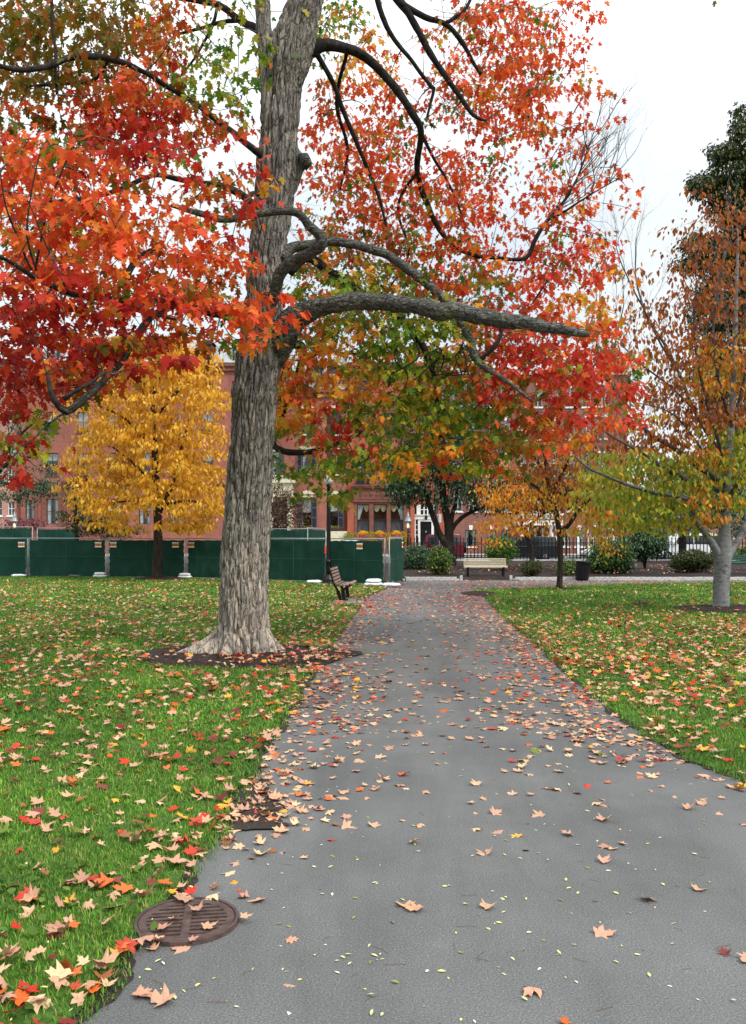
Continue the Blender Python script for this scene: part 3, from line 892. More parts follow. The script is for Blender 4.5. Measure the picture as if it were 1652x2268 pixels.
limb([(770, 108, T0 + 0.2, 5), (745, 230, T0 + 0.9, 5), (770, 330, T0 + 1.4, 4), (752, 420, T0 + 1.6, 3)], seg=7)
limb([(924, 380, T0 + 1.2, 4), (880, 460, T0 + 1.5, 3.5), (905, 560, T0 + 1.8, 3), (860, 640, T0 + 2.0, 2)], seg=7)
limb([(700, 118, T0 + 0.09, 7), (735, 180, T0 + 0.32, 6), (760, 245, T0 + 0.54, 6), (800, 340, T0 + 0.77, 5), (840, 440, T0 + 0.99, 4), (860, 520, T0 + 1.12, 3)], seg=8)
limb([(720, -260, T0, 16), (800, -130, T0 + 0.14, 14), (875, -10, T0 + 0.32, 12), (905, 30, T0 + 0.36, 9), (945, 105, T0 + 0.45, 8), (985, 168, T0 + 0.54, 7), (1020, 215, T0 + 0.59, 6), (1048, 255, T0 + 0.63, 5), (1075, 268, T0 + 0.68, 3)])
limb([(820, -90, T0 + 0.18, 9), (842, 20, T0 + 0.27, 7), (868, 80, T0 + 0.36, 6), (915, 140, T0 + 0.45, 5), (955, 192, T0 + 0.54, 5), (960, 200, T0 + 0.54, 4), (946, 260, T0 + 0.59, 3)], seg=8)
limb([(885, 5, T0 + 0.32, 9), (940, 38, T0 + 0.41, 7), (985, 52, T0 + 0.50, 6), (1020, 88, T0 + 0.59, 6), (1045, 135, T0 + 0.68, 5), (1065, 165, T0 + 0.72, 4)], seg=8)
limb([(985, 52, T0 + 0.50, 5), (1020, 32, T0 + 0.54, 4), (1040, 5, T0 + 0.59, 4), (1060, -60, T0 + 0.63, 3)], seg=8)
# second leader of the fork
limb([(600, 260, T0 - 0.12, 18), (592, 200, T0 - 0.1, 18), (588, 120, T0 - 0.1, 19), (584, 50, T0 - 0.1, 19), (580, -20, T0 - 0.1, 18), (570, -200, T0, 16), (555, -450, T0, 9)], seg=16, bark=0.14, m=M['bark'])
# left side
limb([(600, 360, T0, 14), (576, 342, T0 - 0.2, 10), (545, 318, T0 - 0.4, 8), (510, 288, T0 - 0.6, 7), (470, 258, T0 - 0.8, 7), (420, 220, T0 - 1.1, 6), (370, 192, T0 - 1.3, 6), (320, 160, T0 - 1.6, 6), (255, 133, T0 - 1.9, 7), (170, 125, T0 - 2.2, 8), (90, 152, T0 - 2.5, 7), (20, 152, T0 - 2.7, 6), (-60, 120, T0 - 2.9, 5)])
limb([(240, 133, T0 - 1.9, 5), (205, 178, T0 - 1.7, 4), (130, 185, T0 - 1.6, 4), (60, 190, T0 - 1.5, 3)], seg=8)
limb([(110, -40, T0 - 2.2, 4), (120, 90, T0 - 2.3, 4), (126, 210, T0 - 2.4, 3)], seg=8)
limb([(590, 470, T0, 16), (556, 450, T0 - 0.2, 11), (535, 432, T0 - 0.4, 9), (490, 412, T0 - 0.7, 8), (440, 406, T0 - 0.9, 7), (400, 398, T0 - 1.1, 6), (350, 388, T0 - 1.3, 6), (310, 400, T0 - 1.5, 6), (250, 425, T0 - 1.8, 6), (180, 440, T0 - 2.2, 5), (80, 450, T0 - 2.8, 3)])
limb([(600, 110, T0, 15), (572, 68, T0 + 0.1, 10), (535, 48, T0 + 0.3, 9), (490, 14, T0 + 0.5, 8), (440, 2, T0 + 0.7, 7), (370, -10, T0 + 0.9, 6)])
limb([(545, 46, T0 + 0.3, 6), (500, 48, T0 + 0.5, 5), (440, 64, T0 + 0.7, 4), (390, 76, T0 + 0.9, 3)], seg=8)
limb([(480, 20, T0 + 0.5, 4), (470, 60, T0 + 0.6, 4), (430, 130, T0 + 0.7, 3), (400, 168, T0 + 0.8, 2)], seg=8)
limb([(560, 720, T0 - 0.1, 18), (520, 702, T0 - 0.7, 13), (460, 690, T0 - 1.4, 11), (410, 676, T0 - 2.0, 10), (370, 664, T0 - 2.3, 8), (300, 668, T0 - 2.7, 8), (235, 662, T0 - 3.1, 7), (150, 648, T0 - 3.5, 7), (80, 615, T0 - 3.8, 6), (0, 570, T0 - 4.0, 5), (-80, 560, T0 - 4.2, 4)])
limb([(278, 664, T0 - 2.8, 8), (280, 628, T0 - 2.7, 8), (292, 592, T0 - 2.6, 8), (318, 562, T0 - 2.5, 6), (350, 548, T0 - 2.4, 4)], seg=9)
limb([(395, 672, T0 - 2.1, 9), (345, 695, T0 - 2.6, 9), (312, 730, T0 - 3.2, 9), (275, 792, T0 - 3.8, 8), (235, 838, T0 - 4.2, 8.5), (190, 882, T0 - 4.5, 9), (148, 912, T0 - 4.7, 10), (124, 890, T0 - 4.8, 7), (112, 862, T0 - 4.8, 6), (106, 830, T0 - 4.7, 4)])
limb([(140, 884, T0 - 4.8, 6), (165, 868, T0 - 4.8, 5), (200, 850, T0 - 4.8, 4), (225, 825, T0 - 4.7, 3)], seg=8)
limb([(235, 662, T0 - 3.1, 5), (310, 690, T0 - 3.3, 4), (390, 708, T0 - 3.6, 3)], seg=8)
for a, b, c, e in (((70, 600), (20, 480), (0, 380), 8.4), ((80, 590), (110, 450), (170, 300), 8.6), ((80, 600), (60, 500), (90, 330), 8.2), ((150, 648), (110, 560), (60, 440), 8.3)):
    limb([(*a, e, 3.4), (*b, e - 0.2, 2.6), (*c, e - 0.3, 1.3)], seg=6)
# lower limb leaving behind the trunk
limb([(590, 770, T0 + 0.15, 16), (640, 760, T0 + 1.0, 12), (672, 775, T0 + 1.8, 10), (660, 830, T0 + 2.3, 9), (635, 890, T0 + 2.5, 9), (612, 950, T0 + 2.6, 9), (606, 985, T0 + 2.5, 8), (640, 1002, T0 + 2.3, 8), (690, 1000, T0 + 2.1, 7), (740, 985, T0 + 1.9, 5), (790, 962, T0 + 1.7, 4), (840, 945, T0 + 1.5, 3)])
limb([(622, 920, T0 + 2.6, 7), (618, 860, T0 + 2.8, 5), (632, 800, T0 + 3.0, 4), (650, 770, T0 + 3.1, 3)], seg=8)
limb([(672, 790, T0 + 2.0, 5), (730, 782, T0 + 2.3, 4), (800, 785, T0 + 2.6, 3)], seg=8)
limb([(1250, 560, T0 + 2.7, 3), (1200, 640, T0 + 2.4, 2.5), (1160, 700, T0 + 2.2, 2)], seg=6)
# curled twigs hanging under the sawn limb
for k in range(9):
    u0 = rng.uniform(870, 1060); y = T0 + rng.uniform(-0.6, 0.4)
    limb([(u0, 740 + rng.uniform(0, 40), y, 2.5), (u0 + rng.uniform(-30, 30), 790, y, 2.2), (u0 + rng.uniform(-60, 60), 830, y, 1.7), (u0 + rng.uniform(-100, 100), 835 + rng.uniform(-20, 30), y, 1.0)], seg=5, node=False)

GRID = [
 "O9 O9 O9 O9 O8 M8 M5 G1 G2 G2 .0 .0 G4 G3 .0 .0 .0 R5 R6 R5 R3 R2 R1",
 "O9 O9 O2 O7 O9 M8 M6 G2 G3 G2 .0 .0 G3 A3 .0 .0 R2 R3 R6 R6 R5 R2 .0",
 "O7 O8 O7 O7 M8 R8 M7 G2 G4 G2 .0 .0 A3 A3 A3 .0 R3 R3 R6 R7 R6 R2 .0",
 "O6 O5 O3 M8 R9 K9 R7 G4 G4 .0 .0 .0 M4 R4 R5 R1 R2 R5 R7 R8 R7 R2 R1",
 "R3 O4 O3 R8 K9 K9 K7 M4 M4 .0 .0 R1 R4 R5 R5 R2 R1 R3 R4 R6 R5 R2 R1",
 "R9 R8 R8 K8 K8 K8 K6 M3 R1 R1 .0 R1 R5 R5 R6 R3 R2 R4 R3 R1 R2 R2 R1 .0",
 "R9 R9 R9 R8 K6 R2 .0 C2 C3 C3 .0 R2 R5 R6 R6 R4 R3 R4 R3 R1 R3 R2 R1 R1",
 "R9 R9 R9 R9 R7 R1 R1 R3 C3 C2 .0 R1 R5 R5 R6 R6 R5 R5 R4 R2 R4 R3 R2 R1",
 "R9 R9 R9 R9 R8 R6 R5 R5 M3 .0 .0 R2 R6 M6 R6 R6 R5 R5 R3 R1 R1 C2 C1 .0",
 "R8 R9 R9 R9 R6 R6 R7 R7 R4 .0 .0 X3 X5 X6 M6 X6 R6 R6 R5 C3 C6 C6 C5 .0",
 "K9 R9 R9 R9 R7 R7 M6 M7 M5 R2 .0 G5 G7 G7 G7 X7 R6 X6 X5 R2 C5 C5 C4 A1",
 "K9 K9 R9 K9 R8 K8 R8 R8 R7 R5 R3 X6 X8 G8 G8 G8 G7 X6 R5 R4 R4 A4 A3 A1",
 "K9 K9 K9 K9 K9 K9 M7 M5 R6 R4 R1 X7 G8 X8 G8 G8 G8 X8 C7 C8 C8 R8 R6 .0",
 "K9 K9 K9 K9 K9 K7 M3 .0 .0 G5 A5 A6 A6 G6 G8 G8 G8 X8 C8 C9 C9 C8 C7 R3",
 "K9 K9 K9 K7 M2 .0 .0 .0 .0 G4 A6 R6 A6 A7 A8 G8 G8 X8 C8 C9 C9 C8 C7 C4",
 "K7 G4 .0 .0 .0 .0 .0 .0 .0 .0 A6 A6 C7 G7 G8 G8 G8 G8 G7 X7 C7 C7 R6 C3",
 "K6 G3 .0 .0 .0 .0 .0 .0 .0 .0 G5 G3 C7 C5 G6 G7 A6 G7 X7 X7 R6 A5 .0 .0",
 "K5 K1 .0 .0 .0 .0 .0 .0 .0 .0 G2 G3 G7 G5 G6 A6 R4 G5 X5 X3 .0 .0 .0 .0",
 ".0 .0 .0 .0 .0 .0 .0 .0 .0 .0 .0 G1 G4 G1 .0 .0 .0 .0 .0 .0 .0 .0 .0 .0",
]
def maple_depth(c, r):
    if c < 9:
        return (T0 - 2.4, T0 + 2.0) if r < 5 else ((T0 - 4.6, T0 - 1.2) if c < 7 else (T0 - 3.2, T0 - 0.4))
    if c < 11: return (T0 - 3.0, T0 - 1.6) if r < 13 else (T0 + 1.2, T0 + 3.2)
    if r < 10: return (T0 + 0.5, T0 + 4.4)
    return (T0 - 0.3, T0 + 3.3)
fol = Foliage(nodes, wood)
grid_sprays(fol, GRID, 0, 0, maple_depth, 1040, 0.20, lambda c, r: 0.106 if (c > 11 and r < 10) or r < 3 else 0.115, twig_r=0.009)
# crown above and beside the picture, so the tree is whole
for k in range(420):
    a = rng.uniform(0, 2 * math.pi); rr = 6.2 * math.sqrt(rng.random())
    x, y = MT[0] + rr * math.cos(a) * 1.1, TY + rr * math.sin(a) * 0.75
    zmin = H + (HY + 60) * y / F
    z = rng.uniform(zmin, max(zmin + 0.5, 13.5 - rr * 0.6))
    fol.spray((x, y, z), 14, 0.35, 'OMRG'[int(rng.integers(0, 4))], 0.125, twig=False)
for k in range(120):
    y = rng.uniform(T0 - 4, T0 + 2); x = -0.46 * y - rng.uniform(0, 2.2); z = rng.uniform(4.2, 9)
    fol.spray((x, y, z), 14, 0.3, 'RC'[int(rng.integers(0, 2))], 0.125)
# leaves that hang in front of the trunk
for (u, v, n) in ((560, 690, 10), (590, 690, 9), (545, 760, 7), (575, 705, 8), (520, 700, 10), (590, 145, 3), (560, 770, 4), (620, 715, 4), (605, 668, 4)):
    fol.spray(D(u, v, T0 - 1.5), n, 0.12, 'A' if v > 740 or v < 200 else 'R', 0.125, droop=(50, 95))
nt_m = fol.emit(maple, MAPLE_LO, MAPLE_HI, 300, M['leaf'], M['leaf_one'])

# small side twigs along the limbs
for k in range(150):
    q = nodes[int(rng.integers(0, len(nodes)))]
    grow(wood, q, (rng.normal(), rng.normal(), rng.normal() * 0.7 + 0.2), rng.uniform(0.35, 0.8), 0.0065, 1, 0.15, 0.5, 2)
# fine bare twigs at the upper right
for (u, v, Y) in ((1300, 330, T0 + 1.5), (1285, 385, T0 + 1.5), (1252, 442, T0 + 1.5), (1212, 488, T0 + 1.4), (1230, 465, T0 + 1.4), (1270, 410, T0 + 1.5), (1310, 430, T0 + 1.4), (1350, 405, T0 + 1.4)):
    for k in range(3):
        grow(wood, D(u, v, Y), (rng.uniform(0.1, 0.9), rng.uniform(-0.3, 0.3), rng.uniform(0.4, 1.0)), rng.uniform(0.7, 1.3), 0.010, 2, 0.25, 0.35, 3)
for (u, v, Y) in ((1010, 60, T0 + 1.4), (1060, 150, T0 + 1.6), (1130, 160, T0 + 1.7), (1080, 240, T0 + 1.5)):
    for k in range(2):
        grow(wood, D(u, v, Y), (rng.uniform(0.4, 1), 0, rng.uniform(0.2, 1.0)), rng.uniform(0.7, 1.2), 0.008, 2, 0.2, 0.4, 3)
me = wood.mb.mesh('twigs', M['limb'], True)
me.transform(Matrix.Translation(-MB_))
put('twigs', me, maple, kind='stuff')

# ------------------------------------------------------------------ generic trees and shrubs
def limbs_of(root, name, plist, m, seg=9, step=0.12, bark=0.06):
    base = Vector(root.location); nod = []
    for pts in plist:
        P = [D(u, v, Y) for u, v, Y, r in pts]; Rd = [r * Y / F for u, v, Y, r in pts]
        put(name, limb_mesh(name, [p - base for p in P], Rd, m, step, seg, bark), root)
        q, _ = smooth_path(P, Rd, 0.35); nod.extend(q[1:])
    return nod

def finish_twigs(w, root, m):
    if not w.mb.v: return
    me = w.mb.mesh('twigs', m, True); me.transform(Matrix.Translation(-Vector(root.location)))
    put('twigs', me, root, kind='stuff')

# yellow tree in front of the green fence
yel = empty('yellow_tree', (YT[0], YT[1], 0), 'young tree with golden yellow leaves and dark trunk before the green fence', 'tree')
y = YT[1]
limbs_of(yel, 'trunk', [[(348, 1292, y, 17), (348, 1270, y, 12), (350, 1200, y, 10), (349, 1150, y, 9), (345, 1060, y, 8), (341, 980, y, 7), (340, 900, y, 6), (345, 820, y, 4), (350, 760, y, 2)]], M['dark_bark'])
nd = limbs_of(yel, 'limb', [[(349, 1140, y, 7), (370, 1100, y - .2, 5), (385, 1060, y - .3, 5), (400, 1000, y - .3, 4), (420, 930, y - .4, 3)],
     [(345, 1080, y, 4), (300, 1030, y - .4, 3), (250, 990, y - .7, 2)], [(343, 1000, y, 4), (280, 930, y - .5, 3), (220, 900, y - .8, 2)], [(341, 930, y, 4), (390, 870, y - .3, 3), (440, 830, y - .2, 2)],
     [(340, 900, y, 4), (290, 830, y + .3, 3), (260, 790, y + .4, 2)], [(349, 1120, y, 4), (420, 1110, y - .4, 3), (470, 1120, y - .4, 2)], [(347, 1110, y, 3), (280, 1110, y - .4, 2), (220, 1120, y - .6, 2)]], M['dark_bark'], seg=7)
w = Wood(); f = Foliage(nd, w)
for k in range(2300):
    t = rng.random(); v = 745 + t * 430
    half = np.interp(v, [735, 780, 840, 900, 960, 1040, 1120, 1180], [70, 140, 165, 176, 182, 182, 176, 120])
    a = rng.uniform(0, 2 * math.pi); rr = math.sqrt(rng.random())
    lump = 1 + 0.42 * noise.noise(Vector((math.cos(a) * 2.2, v * 0.022, math.sin(a) * 2.2)))
    u = 333 + half * rr * math.cos(a) * lump; Y = y + half * rr * math.sin(a) * y / F * lump
    if v > 1120 and 370 > u > 290 and rng.random() < 0.75: continue
    if noise.noise(Vector((u * 0.03, v * 0.045, Y * 0.9))) < -0.13: continue
    f.spray(D(u, v, Y), 15, 0.27, 'Y', 0.2, droop=(30, 88), twig=(k % 3 == 0), twig_r=0.008)
f.emit(yel, OVAL, [oval_template(0.24, 0.08, 0.2), oval_template(0.27, 0.03, 0.3)], 300, M['leaf'], M['leaf_one'])
finish_twigs(w, yel, M['dark_bark'])

# smooth grey tree on the right
bee = empty('grey_barked_tree', (BT[0], BT[1], 0), 'smooth grey-barked tree with forked trunk and rust, yellow and green leaves', 'tree')
y = BT[1]
def s2d(l): return [(u * K, v * K, Y, r * K) for u, v, Y, r in l]
nd = limbs_of(bee, 'trunk', [s2d([(2005, 1722, y, 30), (2005, 1700, y, 24), (2006, 1650, y, 21.5), (2008, 1600, y, 22), (2011, 1550, y, 23), (2014, 1515, y, 20), (2016, 1470, y, 15), (2022, 1390, y, 13), (2024, 1300, y, 12), (2034, 1180, y, 10), (2040, 1050, y, 8), (2046, 900, y, 6), (2050, 760, y, 4), (2052, 640, y, 2)])], M['grey_bark'], seg=20, step=0.08, bark=0.03)
BL = [s2d(l) for l in (
 [(2005, 1560, y, 14), (1986, 1520, y - .1, 11), (1965, 1488, y - .2, 10), (1944, 1460, y - .4, 8), (1925, 1420, y - .5, 6), (1900, 1380, y - .8, 4)],
 [(2020, 1555, y, 13), (2044, 1516, y + .1, 9), (2070, 1470, y + .1, 8), (2110, 1400, y + .2, 7), (2160, 1300, y + .3, 5)],
 [(2020, 1350, y, 9), (1950, 1302, y - .2, 9), (1880, 1250, y - .5, 7), (1800, 1200, y - .7, 6), (1745, 1130, y - .9, 4.5), (1700, 1070, y - 1, 4), (1668, 1035, y - 1, 5), (1660, 950, y - 1, 2.5), (1668, 830, y - 1, 1.5)],
 [(1690, 1040, y - 1, 3), (1712, 950, y - 1, 2), (1735, 850, y - 1, 1.5)],
 [(2020, 1370, y, 8), (1890, 1325, y - .6, 7), (1830, 1290, y - .9, 6), (1780, 1256, y - 1.1, 5), (1730, 1230, y - 1.2, 3), (1680, 1200, y - 1.2, 2)],
 [(2018, 1420, y, 8), (1940, 1395, y - .7, 6), (1870, 1380, y - 1.2, 5), (1780, 1360, y - 1.6, 5), (1672, 1318, y - 2, 4), (1633, 1300, y - 2, 3), (1600, 1271, y - 2, 2)],
 [(2022, 1400, y, 7), (2048, 1350, y - .3, 6), (2075, 1320, y - .5, 5), (2130, 1280, y - .8, 4)],
 [(2024, 1300, y, 7), (1990, 1200, y - .2, 6), (1962, 1100, y - .3, 5), (1940, 1000, y - .3, 4), (1930, 900, y - .3, 3), (1935, 800, y - .3, 2)],
 [(2026, 1280, y, 6), (1990, 1240, y + .3, 5), (1930, 1140, y + .6, 5), (1890, 1040, y + .8, 4), (1850, 960, y + .9, 4), (1800, 880, y + 1, 3), (1770, 780, y + 1, 2), (1768, 680, y + 1, 1.3)],
 [(1890, 1040, y + .8, 3), (1840, 960, y + .6, 3), (1790, 860, y + .4, 2.5), (1740, 760, y + .3, 1.8), (1715, 690, y + .2, 1.2)],
 [(2034, 1180, y, 6), (2005, 1080, y - .5, 4), (1985, 960, y - .7, 4), (1990, 850, y - .7, 3), (2010, 740, y - .7, 2), (2040, 640, y - .7, 1.5)],
 [(2030, 1200, y, 5), (2060, 1100, y - .3, 5), (2085, 980, y - .4, 4), (2100, 850, y - .4, 3)],
 [(1990, 1050, y - .6, 3), (2030, 960, y - .8, 3), (2075, 900, y - 1, 2)],
 [(1930, 1140, y + .6, 3.5), (1870, 1080, y + .2, 3), (1780, 1010, y - .1, 2.2), (1730, 960, y - .2, 1.5)],
 [(1960, 1260, y - .4, 3), (1900, 1180, y - .9, 2.5), (1850, 1140, y - 1.2, 2), (1770, 1120, y - 1.4, 1.5)])]
nd += limbs_of(bee, 'limb', BL[:2], M['grey_bark'], seg=10, bark=0.03)
nd += limbs_of(bee, 'limb', BL[2:], M['grey_limb'], seg=8, bark=0.03)
w = Wood(); f = Foliage(nd, w)
BG = [
 ".0 .0 .0 .0 .0 U1 U1 U1",
 ".0 .0 .0 .0 U1 U2 U2 U2",
 ".0 .0 .0 .0 U1 U3 U3 U2",
 ".0 .0 U1 .0 U2 U3 U3 U2",
 ".0 .0 U1 U2 U3 U3 U3 U2",
 ".0 U1 U2 U2 U3 U3 U3 U2",
 ".0 U3 V4 V4 U5 V5 V6 U5",
 ".0 .0 U2 U3 U5 V6 V5 U4",
 ".0 .0 V3 V3 U6 U6 U5 U4",
 ".0 U3 U4 V4 U6 V6 N6 N5",
 ".0 N6 N7 N8 N9 V8 N7 N6",
 ".0 N7 N9 N9 N9 V8 N6 N4",
 ".0 V6 N8 N7 N6 V4 .0 .0",
]
grid_sprays(f, BG, 7, 21, lambda c, r: (y - 1.6, y + 2.4), 1000, 0.40, 0.15, droop=(35, 88), twig_r=0.005, flat=0.16)
# crown going on to the right of the picture
for k in range(200):
    a = rng.uniform(0, 6.28); v = rng.uniform(560, 1110)
    f.spray(D(rng.uniform(1655, 1950), v, y + rng.uniform(-2, 2.2)), 12, 0.35, 'U' if v < 850 else 'V', 0.105, droop=(35, 88), twig=(k % 2 == 0))
f.emit(bee, OVAL, [oval_template(0.22, 0.1, 0.3), oval_template(0.25, 0.05, 0.5)], 300, M['leaf'], M['leaf_one'])
for l in BL[2:]:
    for (u, v, Y, r) in l[-3:]:
        for k in range(2):
            grow(w, D(u, v, Y), (rng.uniform(-0.4, 0.35), rng.uniform(-0.3, 0.3), 1.0), rng.uniform(0.6, 1.1), 0.010, 2, 0.4, 0.4, 3)
finish_twigs(w, bee, M['grey_bark'])

# slender dark-trunked tree on the lawn
sl = empty('slender_tree', (ST[0], ST[1], 0), 'slender dark-trunked tree with drooping orange and yellow leaves on the right lawn', 'tree')
y = ST[1]
limbs_of(sl, 'trunk', [[(1238, 1312, y, 10), (1239, 1296, y, 7), (1241, 1250, y, 6), (1240, 1200, y, 6), (1238, 1172, y, 6), (1230, 1130, y, 6), (1215, 1070, y, 5), (1205, 1000, y, 3)]], M['dark_bark'])
nd = limbs_of(sl, 'limb', [[(1238, 1178, y, 5), (1256, 1166, y - .2, 5), (1275, 1140, y - .5, 4), (1300, 1110, y - 1, 3), (1340, 1080, y - 1.3, 2)],
     [(1230, 1130, y, 4), (1190, 1080, y - .3, 3), (1140, 1060, y - .6, 2), (1090, 1080, y - .8, 1.4)], [(1222, 1095, y, 4), (1260, 1020, y - .4, 3), (1310, 960, y - .7, 2)],
     [(1215, 1070, y, 3), (1180, 1010, y - .4, 3), (1120, 985, y - .7, 2)]], M['dark_bark'], seg=7)
w = Wood(); f = Foliage(nd, w)
SG = ["U3 U5 U5 U4 .0", "A5 U5 U7 U7 V5 V5 U4", "A6 A7 V7 V7 V6 N5 N5", "A5 A6 V3 V4 N5 N5 .0", "A1 .0 .0 .0 V2 .0 .0"]
SG[0] = "U2 U3 U6 U6 U5 U4 .0"
grid_sprays(f, SG, 16, 18, lambda c, r: (y - 1.6, y + 1.5), 800, 0.32, 0.13, droop=(40, 88), twig_r=0.006)
f.emit(sl, OVAL, [oval_template(0.22, 0.1, 0.3), oval_template(0.25, 0.05, 0.5)], 300, M['leaf'], M['leaf_one'])
finish_twigs(w, sl, M['dark_bark'])

def blob_tree(name, label, base, trunks, blobs, pal, size, Y, per=60, m=None, bark=None, cat='tree', spread=0.35, droop=(10, 80), tpl=None, keep=0, flat=0.5, thick=None):
    """blobs: (u, v, radius u, radius v, density) in view pixels at depth Y"""
    root = empty(name, (base[0], base[1], base[2] if len(base) > 2 else 0), label, cat)
    nd = limbs_of(root, 'trunk' if cat == 'tree' else 'stem', trunks, bark or M['dark_bark'], seg=8) if trunks else []
    w = Wood(); f = Foliage(nd, w)
    for (u, v, ru, rv, den) in blobs:
        n = max(3, int(2.6 * per * den * (ru * rv) * (Y / F) ** 2))
        for k in range(n):
            d = Vector((rng.normal(), rng.normal(), rng.normal())).normalized()
            q = (0.45 + 0.55 * rng.random() ** 0.5) * (1 + 0.22 * noise.noise(d * 2.3 + Vector((u, v, 0))))
            yy = Y + d.y * (thick or ru * Y / F) * q
            f.spray(D(u + d.x * ru * q, v + d.z * rv * q, yy), 9, spread, pal if isinstance(pal, str) and len(pal) == 1 else pal[int(rng.integers(0, len(pal)))], size, droop=droop, twig=(k % 6 == 0 and len(nd) > 0), flat=flat, twig_r=0.008)
    f.emit(root, tpl or oval_low(), [OVAL], keep, m or M['evergreen'], M['leaf_one'])
    finish_twigs(w, root, bark or M['dark_bark'])
    return root

# tall dark evergreen at the right edge
YE = 34.0
blob_tree('evergreen_tree', 'tall dark evergreen with spiky outline rising at the right behind the grey tree', (D(1690, 1280, YE).x, YE, 0.0),
   [[(1690, 1285, YE, 14), (1690, 900, YE, 11), (1688, 500, YE, 6), (1670, 240, YE, 2)]],
   [(1640, 262, 12, 34, 1.2), (1655, 310, 40, 40, 1), (1608, 335, 46, 16, 1.2), (1640, 370, 70, 40, 1), (1566, 405, 40, 22, 1.2), (1600, 420, 70, 30, 1), (1640, 470, 70, 50, 1), (1545, 540, 44, 24, 1.1), (1600, 555, 70, 40, 1), (1530, 585, 40, 18, 1.1), (1620, 640, 90, 60, 0.8), (1570, 700, 50, 50, 0.6), (1640, 760, 90, 70, 0.8), (1590, 830, 60, 60, 0.8), (1650, 900, 100, 80, .8), (1700, 560, 90, 200, .7), (1720, 330, 60, 110, .7), (1640, 1010, 90, 60, .7)],
   'E', 0.2, YE, per=110, spread=0.24, thick=1.3)

# dark-leaved tree beside the doorway
YD = 45.0
dt = blob_tree('dark_green_tree', 'dark-trunked tree with deep green leaves in the bed before the black door', (*S(1250, 1580, YD)[:2], 0.1),
   [s2d([(1252, 1585, YD, 22), (1250, 1550, YD, 17), (1246, 1515, YD, 16), (1225, 1490, YD, 9), (1208, 1445, YD, 8), (1192, 1400, YD, 7), (1184, 1370, YD, 6), (1160, 1320, YD, 3)]),
    s2d([(1246, 1525, YD, 13), (1248, 1470, YD, 12), (1238, 1410, YD, 10), (1228, 1340, YD, 10), (1226, 1290, YD, 9), (1236, 1230, YD, 7), (1240, 1150, YD, 4)]),
    s2d([(1250, 1490, YD, 8), (1256, 1440, YD, 7), (1268, 1395, YD, 5), (1276, 1330, YD, 4), (1300, 1275, YD, 4)]),
    s2d([(1248, 1500, YD, 7), (1262, 1465, YD, 6), (1285, 1440, YD, 6), (1310, 1425, YD, 5), (1350, 1410, YD, 3)])],
   [(880, 1060, 42, 40, 1), (905, 1090, 45, 30, 1.1), (930, 1020, 60, 45, .8), (985, 1080, 50, 50, .55), (1010, 1010, 60, 60, .7), (1060, 1060, 60, 35, .7), (1080, 1100, 50, 35, .8), (1050, 960, 70, 60, .7), (940, 950, 70, 60, .7), (1000, 890, 80, 60, .7), (1110, 1120, 40, 22, .6)],
   'D', 0.2, YD, per=80, spread=0.42)

# trees and shrubs seen past the fences
blob_tree('dark_green_tree', 'dark-leaved tree with sparse twigs before the left brick houses', (*S(30, 1560, 47)[:2], 0),
   [s2d([(-60, 1580, 47, 16), (-50, 1440, 47, 12), (-20, 1330, 47, 9), (40, 1280, 47, 5), (100, 1270, 47, 3)]), s2d([(-20, 1330, 47, 6), (30, 1240, 47, 5), (90, 1180, 47, 3), (150, 1150, 47, 2)]), s2d([(-10, 1340, 47, 5), (60, 1350, 47, 4), (130, 1345, 47, 2)])],
   [(20, 1085, 50, 26, .8), (75, 1075, 40, 22, 1), (115, 1080, 30, 22, 1), (80, 1060, 55, 30, .5), (15, 940, 60, 60, .35), (60, 1105, 26, 16, 1), (20, 1030, 50, 40, .5), (90, 990, 40, 50, .12)], 'D', 0.19, 47, per=34, spread=0.3)
blob_tree('conifer', 'feathery dark conifer poking above the green fence beside the yellow tree', (*S(220, 1580, 41)[:2], 0),
   [s2d([(215, 1590, 41, 8), (212, 1450, 41, 6), (208, 1370, 41, 2)])],
   [(150, 1140, 30, 14, 1.2), (170, 1110, 24, 30, 1.2), (190, 1160, 44, 30, 1.2), (215, 1140, 30, 40, 1), (240, 1165, 40, 28, 1.1), (160, 1085, 10, 16, 1.2), (280, 1175, 40, 14, 1)], 'E', 0.15, 41, per=60, spread=0.2, cat='tree')
blob_tree('purple_shrub', 'purple-leaved shrub before the left brick houses', (*S(60, 1530, 62)[:2], 0), [s2d([(55, 1545, 62, 4), (58, 1470, 62, 3)]), s2d([(60, 1545, 62, 3), (90, 1460, 62, 2)])],
   [(20, 1160, 22, 12, 1), (50, 1158, 30, 14, 1), (80, 1160, 20, 13, 1)], 'P', 0.2, 62, per=40, cat='shrub', spread=0.35)
blob_tree('brown_shrub', 'feathery brown-leaved small tree just right of the big trunk', (*S(775, 1570, 48)[:2], 0),
   [s2d([(770, 1580, 48, 8), (775, 1480, 48, 6), (790, 1430, 48, 4), (830, 1400, 48, 2)]), s2d([(772, 1500, 48, 5), (760, 1420, 48, 3), (750, 1380, 48, 2)])],
   [(610, 1110, 40, 40, .7), (640, 1130, 46, 22, .8), (630, 1160, 50, 14, 1), (650, 1095, 34, 16, .6), (600, 1070, 30, 26, .5), (620, 1178, 40, 10, 1)], 'J', 0.16, 48, per=60, cat='tree', spread=0.28)

